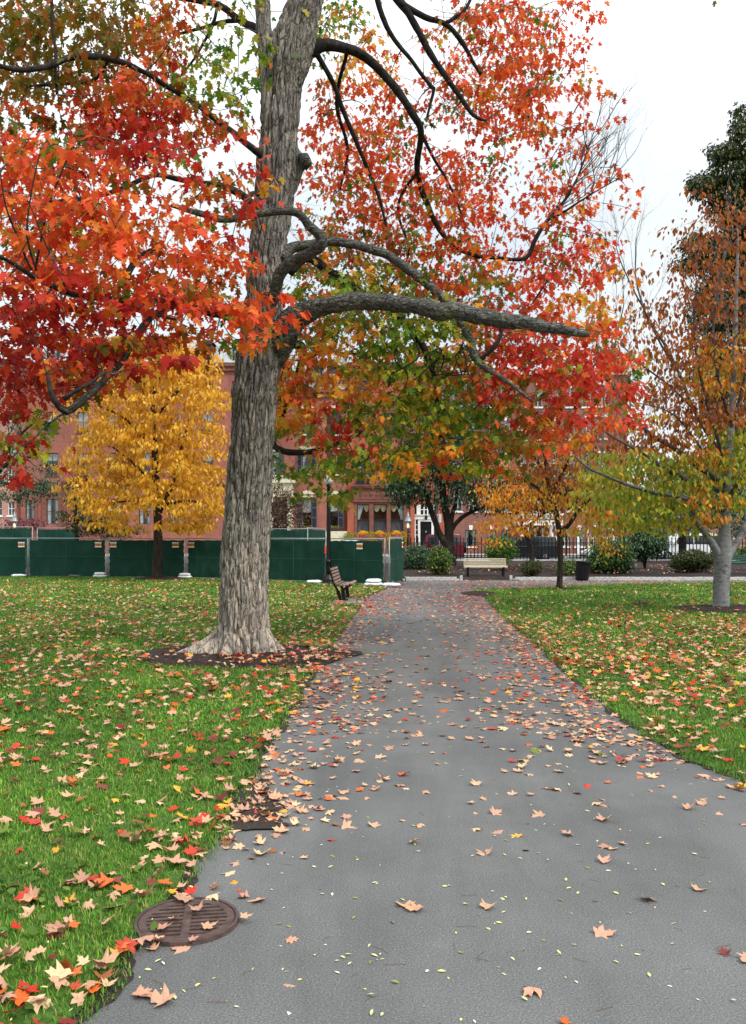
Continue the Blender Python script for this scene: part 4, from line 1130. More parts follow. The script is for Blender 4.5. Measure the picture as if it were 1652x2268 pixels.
SHRUBS = [  # name, label, centre (photo px), radius u, radius v, Y, palette, leaf
 ('round_shrub', 'rounded olive-green shrub left of the cream bench', (1222, 1560), 33, 44, 36.5, 'EL', 0.07),
 ('dark_hedge', 'dark clipped hedge right of the green gate', (1160, 1556), 46, 46, 40.0, 'D', 0.07),
 ('round_shrub', 'light green rounded shrub behind the cream bench', (1392, 1528), 42, 40, 39.0, 'L', 0.08),
 ('low_shrub', 'low dark round shrub just right of the cream bench', (1480, 1580), 31, 25, 35.6, 'E', 0.06),
 ('low_shrub', 'low dark round shrub behind the slender trunk', (1577, 1580), 32, 27, 36.4, 'EL', 0.06),
 ('rhododendron', 'broad glossy rhododendron right of the black bin', (1700, 1548), 64, 54, 37.5, 'DL', 0.13),
 ('tall_shrub', 'tall leggy dark-green shrub beyond the rhododendron', (1795, 1510), 62, 44, 40.5, 'D', 0.13),
 ('juniper', 'flat-topped spreading juniper left of the grey trunk', (1925, 1558), 66, 30, 38.0, 'E', 0.08),
 ('clipped_hedge', 'clipped green hedge at the right edge behind the green bench', (2085, 1540), 50, 22, 39.5, 'EL', 0.07),
]
for nm, lb, (cu, cv), ru, rv, Y, pal, sz in SHRUBS:
    b = S(cu, cv, Y); gz = 0.15
    tr = []
    for k in range(4):
        a = cu + rng.uniform(-.35, .35) * ru
        tr.append(s2d([(cu + rng.uniform(-.12, .12) * ru, 1491 + (H - gz) * F / K / Y + 2, Y, 2.2), (a, cv + rv * 0.6, Y, 1.8), (cu + (a - cu) * 2, cv - 0.3 * rv, Y, 1)]))
    blob_tree(nm, lb, (b.x, Y, gz), tr, [(cu * K, cv * K, ru * K, rv * K, 1.0), (cu * K, cv * K, ru * K * 0.7, rv * K * 0.7, 0.7), (cu * K - ru * K * .4, cv * K + rv * .2, ru * K * .45, rv * K * .5, 1.0), (cu * K + ru * K * .45, cv * K - rv * .1, ru * K * .45, rv * K * .55, 1.0)],
       pal, sz * 1.25, Y, per=420 if sz < 0.1 else 220, cat='shrub', spread=0.11 if sz < 0.1 else 0.17, thick=ru * K * Y / F * 0.8)
blob_tree('twin_stem_tree', 'small twin-stemmed dark tree beside the parked dark car', (*S(1478, 1560, 43)[:2], 0.15),
   [s2d([(1480, 1572, 43, 7), (1478, 1530, 43, 7), (1470, 1500, 43, 6), (1452, 1475, 43, 4.5), (1452, 1455, 43, 4), (1462, 1440, 43, 3), (1450, 1400, 43, 2)]), s2d([(1466, 1492, 43, 5), (1462, 1470, 43, 4), (1480, 1455, 43, 4), (1500, 1438, 43, 3), (1530, 1420, 43, 2)]), s2d([(1452, 1455, 43, 3), (1446, 1432, 43, 3), (1420, 1400, 43, 2)])],
   [(1170, 1110, 60, 22, .5), (1220, 1100, 50, 36, .7), (1150, 1080, 40, 30, .5), (1240, 1060, 60, 40, .6), (1290, 1100, 50, 30, .7)], 'DJ', 0.21, 43, per=110)
blob_tree('dark_green_tree', 'dense dark-green tree between the white cars and the grey trunk', (*S(1900, 1560, 50)[:2], 0.1),
   [s2d([(1900, 1575, 50, 8), (1900, 1480, 50, 6), (1900, 1400, 50, 3)])],
   [(1500, 1150, 60, 32, 1), (1560, 1130, 60, 40, 1), (1450, 1130, 40, 30, .8), (1640, 1150, 60, 40, .9), (1500, 1080, 80, 40, .8), (1600, 1050, 80, 50, .8)], 'D', 0.2, 50, per=45, spread=0.4)
blob_tree('red_berry_shrub', 'thin red-leaved shrub behind the rhododendron', (*S(1740, 1560, 46)[:2], 0.15),
   [s2d([(1742, 1565, 46, 3), (1735, 1470, 46, 2), (1725, 1440, 46, 1)]), s2d([(1744, 1565, 46, 3), (1780, 1450, 46, 1)])],
   [(1395, 1150, 40, 16, .7), (1370, 1160, 26, 12, .6)], 'C', 0.1, 46, per=60, cat='shrub', m=M['leaf'])
blob_tree('far_tree', 'far green tree beyond the houses at right', (*S(2000, 1520, 95)[:2], 0), [s2d([(2000, 1540, 95, 6), (2000, 1400, 95, 4)])],
   [(1480, 1060, 60, 50, 1), (1580, 1090, 80, 60, 1), (1680, 1080, 80, 70, 1)], 'DE', 0.4, 95, per=9, spread=0.7)
# ------------------------------------------------------------------ temporary green fence
FH = 1.6
fence_pts = [(-22.0, 37.3), (-18.35, 37.1), (-14.75, 36.7), (-11.2, 36.2), (-7.72, 35.5), (-4.35, 33.9), (-1.72, 32.2), (0.44, 30.2)]
def sandbag(x, y, label, rz=0, s=1.0, two=False):
    t = empty('sandbag', (x, y, 0.012), label, 'sandbag', 'white sandbags on the fence feet', rz)
    for k in range(2 if two else 1):
        V = []; T = []
        n, m_ = 18, 10
        for i in range(m_ + 1):
            th = math.pi * i / m_
            for j in range(n):
                ph = 2 * math.pi * j / n
                x_ = math.sin(th) * math.cos(ph); y_ = math.sin(th) * math.sin(ph); z_ = math.cos(th)
                e = lambda q: math.copysign(abs(q) ** 0.75, q)
                nn = noise.noise(Vector((x_ * 2, y_ * 2, z_ * 2 + k * 3 + x))) * 0.14
                V.append((e(x_) * (0.30 - 0.06 * k) * (1 + nn), e(y_) * 0.19 * (1 + nn), max(-0.98, e(z_)) * 0.062 * (1 + nn * 1.5) + 0.062 + 0.1 * k))
        for i in range(m_):
            for j in range(n):
                a = i * n + j; b = i * n + (j + 1) % n
                T += [(a, a + n, b + n), (a, b + n, b)]
        o = put('bag', np_mesh('bag', np.array(V) * s, np.array(T), M['bag'], smooth=True), t)
    return t

def fence_panel(a, b, label, name='screened_fence', z0=0.05, h=FH, signs=(), gap=0.10, mid=True, lower=None):
    a = Vector((*a, 0)); b = Vector((*b, 0)); L = (b - a).length; d = (b - a) / L; nrm = Vector((d.y, -d.x, 0))
    t = empty(name, a, label, 'fence panel', 'green screened temporary fence panels')
    P = lambda s, z, off=0: d * s + nrm * off + Vector((0, 0, z))
    r = 0.018
    mb = MB(); mb.tube([P(0.03, z0 + h), P(L - 0.03, z0 + h)], r, 8); mb.build('top_rail', M['steel'], t, smooth=True)
    mb = MB(); mb.tube([P(0.03, z0 + 0.03), P(L - 0.03, z0 + 0.03)], r, 8); mb.build('bottom_rail', M['steel'], t, smooth=True)
    for s_ in (0.03, L - 0.03):
        mb = MB(); mb.tube([P(s_, -0.0), P(s_, z0 + h + 0.02)], r, 8); mb.build('post', M['steel'], t, smooth=True)
    # chain-link showing in the uncovered strips at both ends and under the top rail
    mb = MB()
    for s0, s1 in ((0.03, gap + 0.06), (L - gap - 0.06, L - 0.03)):
        z = z0 + 0.05
        while z < z0 + h - 0.1:
            mb.tube([P(s0, z, 0.004), P(s1, z + (s1 - s0), 0.004)], 0.002, 3, False)
            mb.tube([P(s1, z, -0.002), P(s0, z + (s1 - s0), -0.002)], 0.002, 3, False)
            z += 0.085
    z = z0 + h
    s_ = 0.05
    while s_ < L - 0.1:
        mb.tube([P(s_, z + 0.03, 0.0), P(s_ + 0.03, z - 0.05, 0.03), P(s_ + 0.06, z + 0.03, 0)], 0.0035, 3, False)
        s_ += 0.06
    mb.build('chain_link', M['steel'], t, kind='stuff')
    # the screen: a slightly billowing cloth with seams
    nx, nz = 34, 16
    V = []; T = []
    for j in range(nz + 1):
        for i in range(nx + 1):
            s_ = gap + (L - 2 * gap) * i / nx; z = z0 + 0.0 + (h - 0.07) * j / nz
            sag = 0.018 * math.sin(i / nx * math.pi * 7) ** 2 * (j / nz) ** 4
            edge = 0.02 * math.sin(j * 2.1) * (1 if i in (0, nx) else 0)
            off = 0.03 + 0.045 * noise.noise(Vector((s_ * 1.1 + a.x, z * 1.6, 0))) + 0.016 * noise.noise(Vector((s_ * 4 + a.x, z * 3, 2))) + 0.012 * math.sin((s_ * 1.2 + z * 2.2 + a.x) * 3) * noise.noise(Vector((s_ * 0.8, a.x, 4)))
            V.append(tuple(P(s_ + edge, z - sag, off)))
    for j in range(nz):
        for i in range(nx):
            q = j * (nx + 1) + i
            T += [(q, q + 1, q + nx + 2), (q, q + nx + 2, q + nx + 1)]
    sc = put('screen', np_mesh('screen', np.array(V), np.array(T), M['screen'], smooth=True), t)
    mb = MB()
    mb.tube([P(gap, z0 + h * 0.52, 0.055), P(L / 2, z0 + h * 0.515, 0.058), P(L - gap, z0 + h * 0.52, 0.055)], 0.007, 4, False)
    mb.tube([P(L / 2, z0 + 0.02, 0.055), P(L / 2, z0 + h - 0.08, 0.055)], 0.008, 4, False)
    mb.build('seam', M['seam'], t)
    for s_ in signs:
        c = P(s_, z0 + h - 0.27, 0.07)
        mb = MB(); mb.obox(c, d * 0.14, nrm * 0.004, Vector((0, 0, 0.085))); sg = mb.build('sign', M['orange'], t)
        for dz in (-0.085, 0.085):
            mb = MB(); mb.obox(c + Vector((0, 0, dz)) + nrm * 0.003, d * 0.15, nrm * 0.005, Vector((0, 0, 0.025))); mb.build('white_band', M['white'], sg)
        mb = MB()
        for k in range(3):
            mb.obox(c + Vector((0, 0, 0.03 - 0.03 * k)) + nrm * 0.003, d * (0.09 - 0.02 * (k % 2)), nrm * 0.0035, Vector((0, 0, 0.006)))
        mb.build('sign_print', M['brownstone'], sg)
    return t

plabels = ['green screen panel running off the left edge', 'green screen panel left of the second joint', 'green screen panel left of the yellow tree', 'green screen panel behind the yellow trunk', 'green screen panel partly hidden by the big trunk', 'green screen panel just right of the big trunk', 'short green screen panel between the lamp post and the gate']
psigns = [(), (3.35,), (3.2,), (0.3, 3.1), (0.3,), (0.25, 3.3), (1.75,)]
for i in range(7):
    L_ = math.dist(fence_pts[i], fence_pts[i + 1])
    fence_panel(fence_pts[i], fence_pts[i + 1], plabels[i], signs=[s for s in psigns[i] if s < L_ - 0.2])
gate = fence_panel((0.56, 29.9), (1.13, 32.9), 'green screened gate panel swung back at the corner', 'screened_gate', z0=0.09, signs=(2.6,), gap=0.06)
mb = MB(); mb.tube([Vector((0.6 + 0.09 * math.cos(a), 2.88, 0.09 + 0.085 * math.sin(a))) for a in np.linspace(0, 6.283, 14)], 0.02, 6, False); mb.build('wheel', M['tyre'], gate)
sandbag(-15.0, 36.35, 'white sandbag at the foot of the fence near the left edge')
sandbag(-11.4, 35.85, 'double white sandbag below the joint left of the yellow tree', two=True)
sandbag(-7.7, 35.1, 'white sandbag right of the yellow trunk', two=True)
sandbag(-4.4, 33.5, 'white sandbag peeking out from behind the big trunk')
sandbag(-2.15, 31.45, 'white sandbag left of the lamp post base')
pb = sandbag(0.02, 29.7, 'bulging white bag left of the gate on the grass', rz=0.5, s=1.15, two=True)
pb2 = sandbag(0.62, 29.3, 'crumpled white bag lying on the path by the gate', rz=-0.5, s=1.1)

# second fence further back
for (u0, u1, Y, v0, lab) in ((-20, 92, 46, 1466, 'green screen panel of the back fence at the left edge'), (102, 215, 46, 1469, 'green screen panel of the back fence beside the conifer'), (742, 905, 44, 1471, 'green screen panel of the back fence right of the big trunk')):
    p0 = S(u0, 1560, Y); p1 = S(u1, 1560, Y); zt = S(0, v0, Y).z
    fence_panel((p0.x, Y), (p1.x, Y), lab, z0=0.05, h=zt - 0.05, gap=0.08)
p0 = S(905, 1470, 43.8); p1 = S(862, 1500, 39.0)
fence_panel((p1.x, 37.6), (p0.x, 43.6), 'green screen panel running back behind the lamp post', z0=0.05, h=p0.z - 0.08, gap=0.08)

# ------------------------------------------------------------------ lamp post
lp = S(914, 1622, 31.3)
lamp = empty('lamp_post', (lp.x, lp.y, 0), 'black lamp post with white glass head behind the brown bench', 'lamp post')
mb = MB(); mb.lathe([(0.26, 0), (0.27, 0.07), (0.24, 0.09), (0.25, 0.12), (0.22, 0.2), (0.13, 0.30), (0.115, 0.34), (0.12, 0.36)], seg=20); mb.build('base', M['black'], lamp, smooth=True)
mb = MB(); mb.lathe([(0.115, 0.36), (0.10, 0.5), (0.105, 0.78), (0.115, 0.80), (0.115, 0.84), (0.095, 0.86), (0.085, 0.9), (0.07, 3.0), (0.06, 3.55), (0.09, 3.58), (0.09, 3.62), (0.05, 3.65)], seg=16); mb.build('post', M['black'], lamp, smooth=True)
mb = MB(); mb.lathe([(0.10, 3.64), (0.17, 3.78), (0.20, 3.95), (0.19, 4.08), (0.13, 4.2)], seg=16); mb.build('lamp_globe', M['lamp_glass'], lamp, smooth=True)
mb = MB(); mb.lathe([(0.21, 4.06), (0.22, 4.09), (0.14, 4.2), (0.05, 4.3), (0.03, 4.36), (0.035, 4.4), (0.0, 4.48)], seg=16); mb.build('cap', M['black'], lamp, smooth=True)
mb = MB(); mb.obox((-0.115, -0.02, 1.25), (0.025, 0, 0), (0, 0.02, 0), (0, 0, 0.14)); mb.build('marker', plain('orange_marker', srgb(226, 70, 40), 0.5), lamp)

def gas_lantern(u, vbase, vtop, Y, label, gz=0.1):
    b = S(u, vbase, Y); h = S(u, vtop, Y).z - gz
    t = empty('gas_lantern', (b.x, Y, gz), label, 'street lantern', 'lanterns along the street')
    k = h - 1.15
    mb = MB(); mb.lathe([(0.14, 0), (0.14, 0.12), (0.08, 0.3), (0.06, 0.5), (0.045, k - 0.25), (0.07, k - 0.2), (0.035, k - 0.1), (0.06, k)], seg=12); mb.build('post', M['iron'], t, smooth=True)
    mb = MB(); mb.tube([(-0.22, 0, k - 0.2), (0.22, 0, k - 0.2)], 0.018, 6); mb.build('ladder_bar', M['iron'], t)
    mb = MB(); mb.lathe([(0.12, k), (0.22, k + 0.5)], seg=4); mb.build('lantern_glass', M['glass'], t)
    mb = MB()
    for i in range(4):
        a = i * math.pi / 2
        mb.tube([(0.12 * math.cos(a), 0.12 * math.sin(a), k), (0.22 * math.cos(a), 0.22 * math.sin(a), k + 0.5)], 0.014, 5)
    mb.build('lantern_frame', M['iron'], t)
    mb = MB(); mb.lathe([(0.05, k + 0.1), (0.07, k + 0.25), (0.03, k + 0.4)], seg=10); mb.build('flame', M['flame'], t, smooth=True)
    mb = MB(); mb.lathe([(0.25, k + 0.5), (0.22, k + 0.56), (0.10, k + 0.86), (0.11, k + 0.9), (0.05, k + 0.95), (0.04, k + 1.08), (0.0, k + 1.18)], seg=12); mb.build('roof', M['steel'], t, smooth=True)
gas_lantern(1135, 1540, 1424, 57.0, 'grey-roofed gas lantern on a post left of the black door')
gas_lantern(40, 1540, 1424, 57.0, 'grey-roofed gas lantern on a post at the left edge')

def pole(u, vtop, Y, r, label, m):
    b = S(u, 1491, Y); h = S(u, vtop, Y).z
    t = empty('street_pole', (b.x, Y, 0), label, 'pole')
    mb = MB(); mb.lathe([(r * 1.8, 0), (r * 1.8, 0.3), (r, 0.4), (r * 0.85, h)], seg=12); mb.build('shaft', m, t, smooth=True)
    mb = MB(); mb.lathe([(r * 1.2, h), (r * 1.3, h + 0.05), (0.01, h + 0.2)], seg=12); mb.build('cap', m, t, smooth=True)
    return t
pole(1212, 1250, 50, 0.09, 'dark street pole standing behind the dark-trunked tree', M['iron'])
pole(1724, 1330, 47, 0.085, 'dark blue street pole above the rhododendron', plain('blue_black_paint', srgb(36, 38, 66), 0.5))
t = empty('street_sign', (S(1219, 1440, 49.8).x, 49.8, 0), 'small white sign with a blue edge on a thin post by the black door', 'sign')
mb = MB(); mb.tube([(0.06, 0, 0), (0.06, 0, S(0, 1430, 49.8).z)], 0.025, 8); mb.build('post', M['steel'], t)
mb = MB(); mb.obox((0.08, -0.03, S(0, 1442, 49.8).z), (0.10, 0, 0), (0, 0.006, 0), (0, 0, 0.24)); sgn = mb.build('plate', M['white'], t)
mb = MB(); mb.obox((-0.0, -0.042, S(0, 1442, 49.8).z), (0.018, 0, 0), (0, 0.004, 0), (0, 0, 0.235)); mb.build('blue_stripe', plain('blue_print', srgb(70, 110, 170), 0.5), sgn)

# ------------------------------------------------------------------ benches
def tilted(mb, c, ax, ay, az): mb.obox(c, ax, ay, az)

def park_bench(loc, rz, length, m_slat, label, back_slats=5, seat_slats=5, group='park benches', leg='cast', sh=0.033):
    """front faces local -Y, length along X"""
    t = empty('park_bench', loc, label, 'bench', group, rz)
    hl = length / 2
    bk = Vector((0, 0.26, 0.92)).normalized()
    # seat slats
    for i in range(seat_slats):
        f_ = i / (seat_slats - 1)
        yy = -0.25 + f_ * 0.37
        zz = 0.455 - 0.05 * math.sin(f_ * math.pi * 0.9) + 0.0
        mb = MB(); mb.obox((0, yy, zz), (hl, 0, 0), (0, sh, 0.008 * (1 - 2 * f_)), (0, 0, 0.019)); mb.build('slat', m_slat, t, bevel=0.006)
    for i in range(back_slats):
        c = Vector((0, 0.17, 0.47)) + bk * (0.03 + i * 0.088)
        mb = MB(); mb.obox(c, (hl, 0, 0), bk * (sh - 0.003), bk.cross(Vector((1, 0, 0))) * 0.019); mb.build('slat', m_slat, t, bevel=0.006)
    for s_ in (-1, 1):
        x = s_ * (hl - 0.16)
        mb = MB()
        w_ = 0.028
        # back iron, seat iron, leg pair and foot
        def bar(a, b, th):
            a = Vector((x, *a)); b = Vector((x, *b)); d = (b - a) / 2
            n_ = d.cross(Vector((1, 0, 0))).normalized() * th
            mb.obox((a + b) / 2, (w_, 0, 0), d * 1.06, n_)
        bar((0.20, 0.42), (0.355, 0.90), 0.018)
        bar((-0.28, 0.42), (0.0, 0.40), 0.018); bar((0.0, 0.40), (0.20, 0.43), 0.02)
        if leg == 'cast':
            bar((0.20, 0.43), (0.10, 0.25), 0.03); bar((0.10, 0.25), (0.04, 0.03), 0.045)
            bar((-0.16, 0.40), (-0.02, 0.26), 0.025); bar((-0.02, 0.26), (-0.06, 0.03), 0.045)
            bar((-0.16, 0.02), (0.14, 0.02), 0.022)
        else:
            bar((0.16, 0.42), (0.22, 0.0), 0.02); bar((-0.22, 0.42), (-0.22, 0.0), 0.02)
        mb.build('leg', M['black'], t, bevel=0.005)
    return t
bp = S(957, 1674, 22.9)
park_bench((bp.x - 0.02, 23.45, 0.025), R(90) - 0.07, 1.45, M['tan_wood'], 'brown slatted bench with black iron frame seen end-on by the path')
cb = S(1352, 1608, 35.4)
park_bench((cb.x, 35.6, 0.03), 0.0, 1.78, M['cream_wood'], 'cream slatted bench facing the path before the iron fence', 4, 4, leg='pipe', sh=0.027)
gb = S(2070, 1600, 36.2)
park_bench((gb.x, 36.4, 0.16), 0.0, 1.8, M['green_wood'], 'dark green slatted bench half hidden behind the grey trunk', 4, 4, leg='pipe')
mbp = MB(); mbp.box(cb.x - 1.08, cb.x + 1.08, BED_Y - 0.1, 36.4, -0.02, 0.024); tag(mbp.build('bench_pad', M['soil'], kind='structure'), 'dark pad set into the bed under the cream bench')

# ------------------------------------------------------------------ litter bin
tb = S(1621, 1614, 33.6)
binn = empty('trash_bin', (tb.x, 33.75, 0), 'battered black ribbed litter bin leaning at the bed edge', 'bin')
binn.rotation_euler = (0, R(7), 0)
mb = MB()
seg = 32; prof = [(0.235, 0.03), (0.25, 0.06), (0.275, 0.35), (0.295, 0.66), (0.315, 0.69), (0.315, 0.725), (0.29, 0.73), (0.28, 0.6)]
mb.lathe(prof, seg=seg)
for i in range(len(mb.v)):
    x_, y_, z_ = mb.v[i]
    if 0.05 < z_ < 0.67 and (i % 2 == 0): mb.v[i] = (x_ * 0.955, y_ * 0.955, z_)
mb.f.pop(); mb.build('drum', M['black'], binn, smooth=False)
mb = MB(); mb.tube([(0.315 * math.cos(a), 0.315 * math.sin(a), 0.73) for a in np.linspace(0, 6.2832, 25)], 0.016, 6, False); mb.build('rim', M['iron'], binn, smooth=True)
mb = MB(); mb.lathe([(0.225, 0.0), (0.235, 0.04)], seg=20); mb.build('foot_ring', M['iron'], binn)

# ------------------------------------------------------------------ brick edging of the bed
edg = empty('brick_edging', (0, 0, 0), 'row of whitewashed bricks edging the planting bed', None)
edg['kind'] = 'structure'
bm_ = MB(); bm_.box(-0.098, 0.098, -0.045, 0.045, 0, 0.062); bmesh_ = bm_.mesh('brick', M['white_brick'])
bm_ = MB(); bm_.box(-0.05, 0.05, -0.05, 0.05, 0, 0.19); bpost_ = bm_.mesh('brick', M['white_brick'])
def course(x0, x1, rows):
    for r_ in range(rows):
        x = x0 + (0.1 if r_ % 2 else 0.0)
        while x < x1:
            o = put('brick', bmesh_, edg, (x, BED_Y + random.uniform(-.01, .01), 0.0 + r_ * 0.066 + random.uniform(-.004, .004)))
            o.rotation_euler = (random.uniform(-.03, .03), random.uniform(-.02, .02), random.uniform(-.04, .04))
            x += 0.206
xl, xr = S(1283, 1610, BED_Y).x, S(1421, 1610, BED_Y).x
course(1.25, xl - 0.15, 2); course(xr + 0.18, 15.5, 2)
for x in (xl - 0.03, xl + 0.0 - 0.03, xr + 0.05):
    pass
for x in (xl, xr): put('brick', bpost_, edg, (x, BED_Y, 0.0))

# ------------------------------------------------------------------ iron fence
IFY = 54.0
ifx0, ifx1 = 1.4, 27.5
ifen = empty('iron_fence', (0, IFY, 0), 'black iron picket fence with spear tops on a pale stone base', 'fence')
mb = MB(); mb.box(ifx0, ifx1, -0.16, 0.16, -0.05, 0.27); mb.build('stone_base', M['white_brick'], ifen)
for z in (1.32, 1.24, 0.52, 0.40):
    mb = MB(); mb.box(ifx0, ifx1, -0.024, 0.024, z - 0.02, z + 0.02); mb.build('rail', M['iron'], ifen)
mb = MB()
mb.box(-0.026, 0.026, -0.02, 0.02, 0.27, 1.46)
mb.lathe([(0.014, 1.44), (0.038, 1.47), (0.02, 1.50), (0.045, 1.54), (0.03, 1.62), (0.0, 1.72)], seg=6)
pk = mb.mesh('picket', M['iron'])
mb = MB(); mb.tube([(0.085 * math.cos(a), 0, 0.46 + 0.05 * math.sin(a)) for a in np.linspace(0, 6.283, 9)], 0.009, 4, False); ringm = mb.mesh('ring', M['iron'])
x = ifx0 + 0.1
while x < ifx1:
    put('picket', pk, ifen, (x, 0, 0)); x += 0.222
x = ifx0 + 0.21
while x < ifx1:
    put('ring', ringm, ifen, (x, 0, 0)); x += 0.222
mb = MB(); mb.box(-0.05, 0.05, -0.05, 0.05, 0.2, 1.72); mb.lathe([(0.06, 1.70), (0.09, 1.76), (0.05, 1.80), (0.08, 1.86), (0.03, 1.98), (0, 2.02)], seg=8); pmesh = mb.mesh('fence_post', M['iron'])
mb = MB(); mb.box(-0.16, 0.16, -0.2, 0.2, -0.05, 0.50); pier = mb.mesh('stone_pier', M['stone'])
for u in (1259, 1417, 1575, 1733, 1891, 2049):
    xx = S(u, 1500, IFY).x
    put('fence_post', pmesh, ifen, (xx, 0.0, 0)); put('stone_pier', pier, ifen, (xx, 0.05, 0))

# ------------------------------------------------------------------ cars
paint = {'black': plain('black_car_paint', (0.012, 0.013, 0.016), 0.18, 0.1), 'red': plain('red_car_paint', (0.11, 0.012, 0.02), 0.2), 'white': plain('white_car_paint', (0.72, 0.73, 0.74), 0.25), 'silver': plain('silver_car_paint', (0.5, 0.52, 0.55), 0.2, 0.5), 'blue': plain('blue_car_paint', (0.08, 0.12, 0.3), 0.2)}
for k_ in paint: 
    paint[k_].node_tree.nodes['Principled BSDF'].inputs['Coat Weight'].default_value = 0.6
red_lens = plain('red_lens', (0.5, 0.02, 0.02), 0.15); clear_lens = plain('clear_lens', (0.7, 0.72, 0.75), 0.1)
def car(loc, label, body, L=4.7, W=1.85, Hc=1.7, style='suv', roof=None, spare=False):
    """nose towards local -X, side seen from -Y"""
    t = empty('parked_car', loc, label, 'car', 'cars parked along the street')
    g = 0.28
    belt = Hc * 0.60
    nose = {'suv': 0.34, 'jeep': 0.33, 'sedan': 0.32, 'van': 0.22}[style] * L
    tail = {'suv': 0.0, 'jeep': 0.0, 'sedan': 0.2, 'van': 0.0}[style] * L
    # lower body, rounded section
    low = [(-L / 2 + 0.02, g + 0.1), (-L / 2, g + 0.28), (-L / 2 + 0.05, belt * 0.74), (-L / 2 + 0.28, belt * 0.86), (-L / 2 + nose, belt), (L / 2 - tail, belt + 0.03), (L / 2 - 0.06, belt * 0.95), (L / 2, belt * 0.8), (L / 2, g + 0.2), (L / 2 - 0.08, g + 0.05)]
    def loft(prof, yset):
        mb = MB(); n = len(prof)
        for y_, ins in yset:
            for (x_, z_) in prof:
                cx_ = 0; mb.v.append((x_ * (1 - ins * 0.5), y_, z_ - ins * 0.35 * max(0, z_ - g)))
        for j in range(len(yset) - 1):
            for i in range(n):
                a = j * n + i; b = j * n + (i + 1) % n
                mb.f.append((a, b, b + n, a + n))
        mb.f.append(tuple(range(n))); mb.f.append(tuple(reversed(range((len(yset) - 1) * n, len(yset) * n))))
        return mb
    w2 = W / 2
    b_ = loft(low, ((-w2 + 0.0, 0.06), (-w2 + 0.08, 0.0), (w2 - 0.08, 0.0), (w2, 0.06))).build('body', body, t, bevel=0.03)
    rk = 0.42 if style in ('suv', 'sedan') else (0.16 if style == 'jeep' else 0.5)
    cab = [(-L / 2 + nose - 0.05, belt - 0.02), (-L / 2 + nose + rk * 1.3, Hc - 0.06), (-L / 2 + nose + rk * 1.3 + 0.25, Hc), (L / 2 - tail - 0.5, Hc - 0.01), (L / 2 - tail - 0.22, Hc - 0.09), (L / 2 - tail - 0.04 + 0.02, belt)]
    mb = MB(); n = len(cab)
    for y_, k_ in ((-w2 + 0.03, 0), (-w2 + 0.2, 1), (w2 - 0.2, 1), (w2 - 0.03, 0)):
        pass
    for side in (-1, 1):
        for (x_, z_) in cab:
            f_ = (z_ - belt) / (Hc - belt)
            mb.v.append((x_, side * (w2 - 0.05 - 0.17 * max(0, f_)), z_))
    for i in range(n):
        a, b = i, (i + 1) % n
        mb.f.append((a, b, n + b, n + a))
    mb.f.append(tuple(range(n))); mb.f.append(tuple(reversed(range(n, 2 * n))))
    mb.build('cabin', body, t, bevel=0.04)
    if roof:
        mb = MB(); mb.box(-L / 2 + nose + rk * 1.3 + 0.2, L / 2 - tail - 0.36, -w2 + 0.24, w2 - 0.24, Hc - 0.03, Hc + 0.035); mb.build('roof', roof, t, bevel=0.02)
    # side windows proud of the cabin side
    xs_ = [-L / 2 + nose + 0.25, -L / 2 + nose + (L - nose - tail) * 0.40, -L / 2 + nose + (L - nose - tail) * 0.70, L / 2 - tail - 0.3]
    for side in (-1, 1):
        for i in range(3):
            a, b = xs_[i] + 0.05, xs_[i + 1] - 0.05
            z0_, z1_ = belt + 0.06, Hc - 0.14
            y0_ = side * (w2 - 0.05 - 0.17 * (z0_ - belt) / (Hc - belt) + 0.012); y1_ = side * (w2 - 0.05 - 0.17 * (z1_ - belt) / (Hc - belt) + 0.012)
            la = a + (0.34 if i == 0 and style != 'jeep' else 0.02); rb = b - (0.12 if i == 2 else 0.0)
            mb = MB(); mb.quad((a, y0_, z0_), (b, y0_, z0_), (rb, y1_, z1_), (la, y1_, z1_)); mb.quad((a, y0_ - side * .01, z0_), (b, y0_ - side * .01, z0_), (rb, y1_ - side * .01, z1_), (la, y1_ - side * .01, z1_))
            mb.build('window', M['car_glass'], t)
        mb = MB(); mb.box(-L / 2 + nose, L / 2 - tail - 0.1, side * (w2 - 0.025) - 0.012, side * (w2 - 0.025) + 0.012, belt - 0.0, belt + 0.035); mb.build('window_trim', M['steel'], t)
        for xw in (-L / 2 + L * 0.18, L / 2 - L * 0.2):
            mb = MB(); r_ = 0.36
            pr = [(r_ * 0.6, -0.11), (r_ * 0.95, -0.10), (r_, -0.06), (r_, 0.06), (r_ * 0.95, 0.10), (r_ * 0.6, 0.11)]
            mb.lathe(pr, seg=20)
            mb.v = [(xw + a, side * (w2 - 0.09) + c, r_ + b) for a, b, c in mb.v]
            wl = mb.build('wheel', M['tyre'], t, smooth=False)
            mb = MB(); mb.lathe([(0.05, -0.115), (0.20, -0.10), (0.215, 0.0), (0.20, 0.10), (0.05, 0.115)], seg=10)
            mb.v = [(xw + a, side * (w2 - 0.085) + c, r_ + b) for a, b, c in mb.v]
            mb.build('rim', M['steel'], wl)
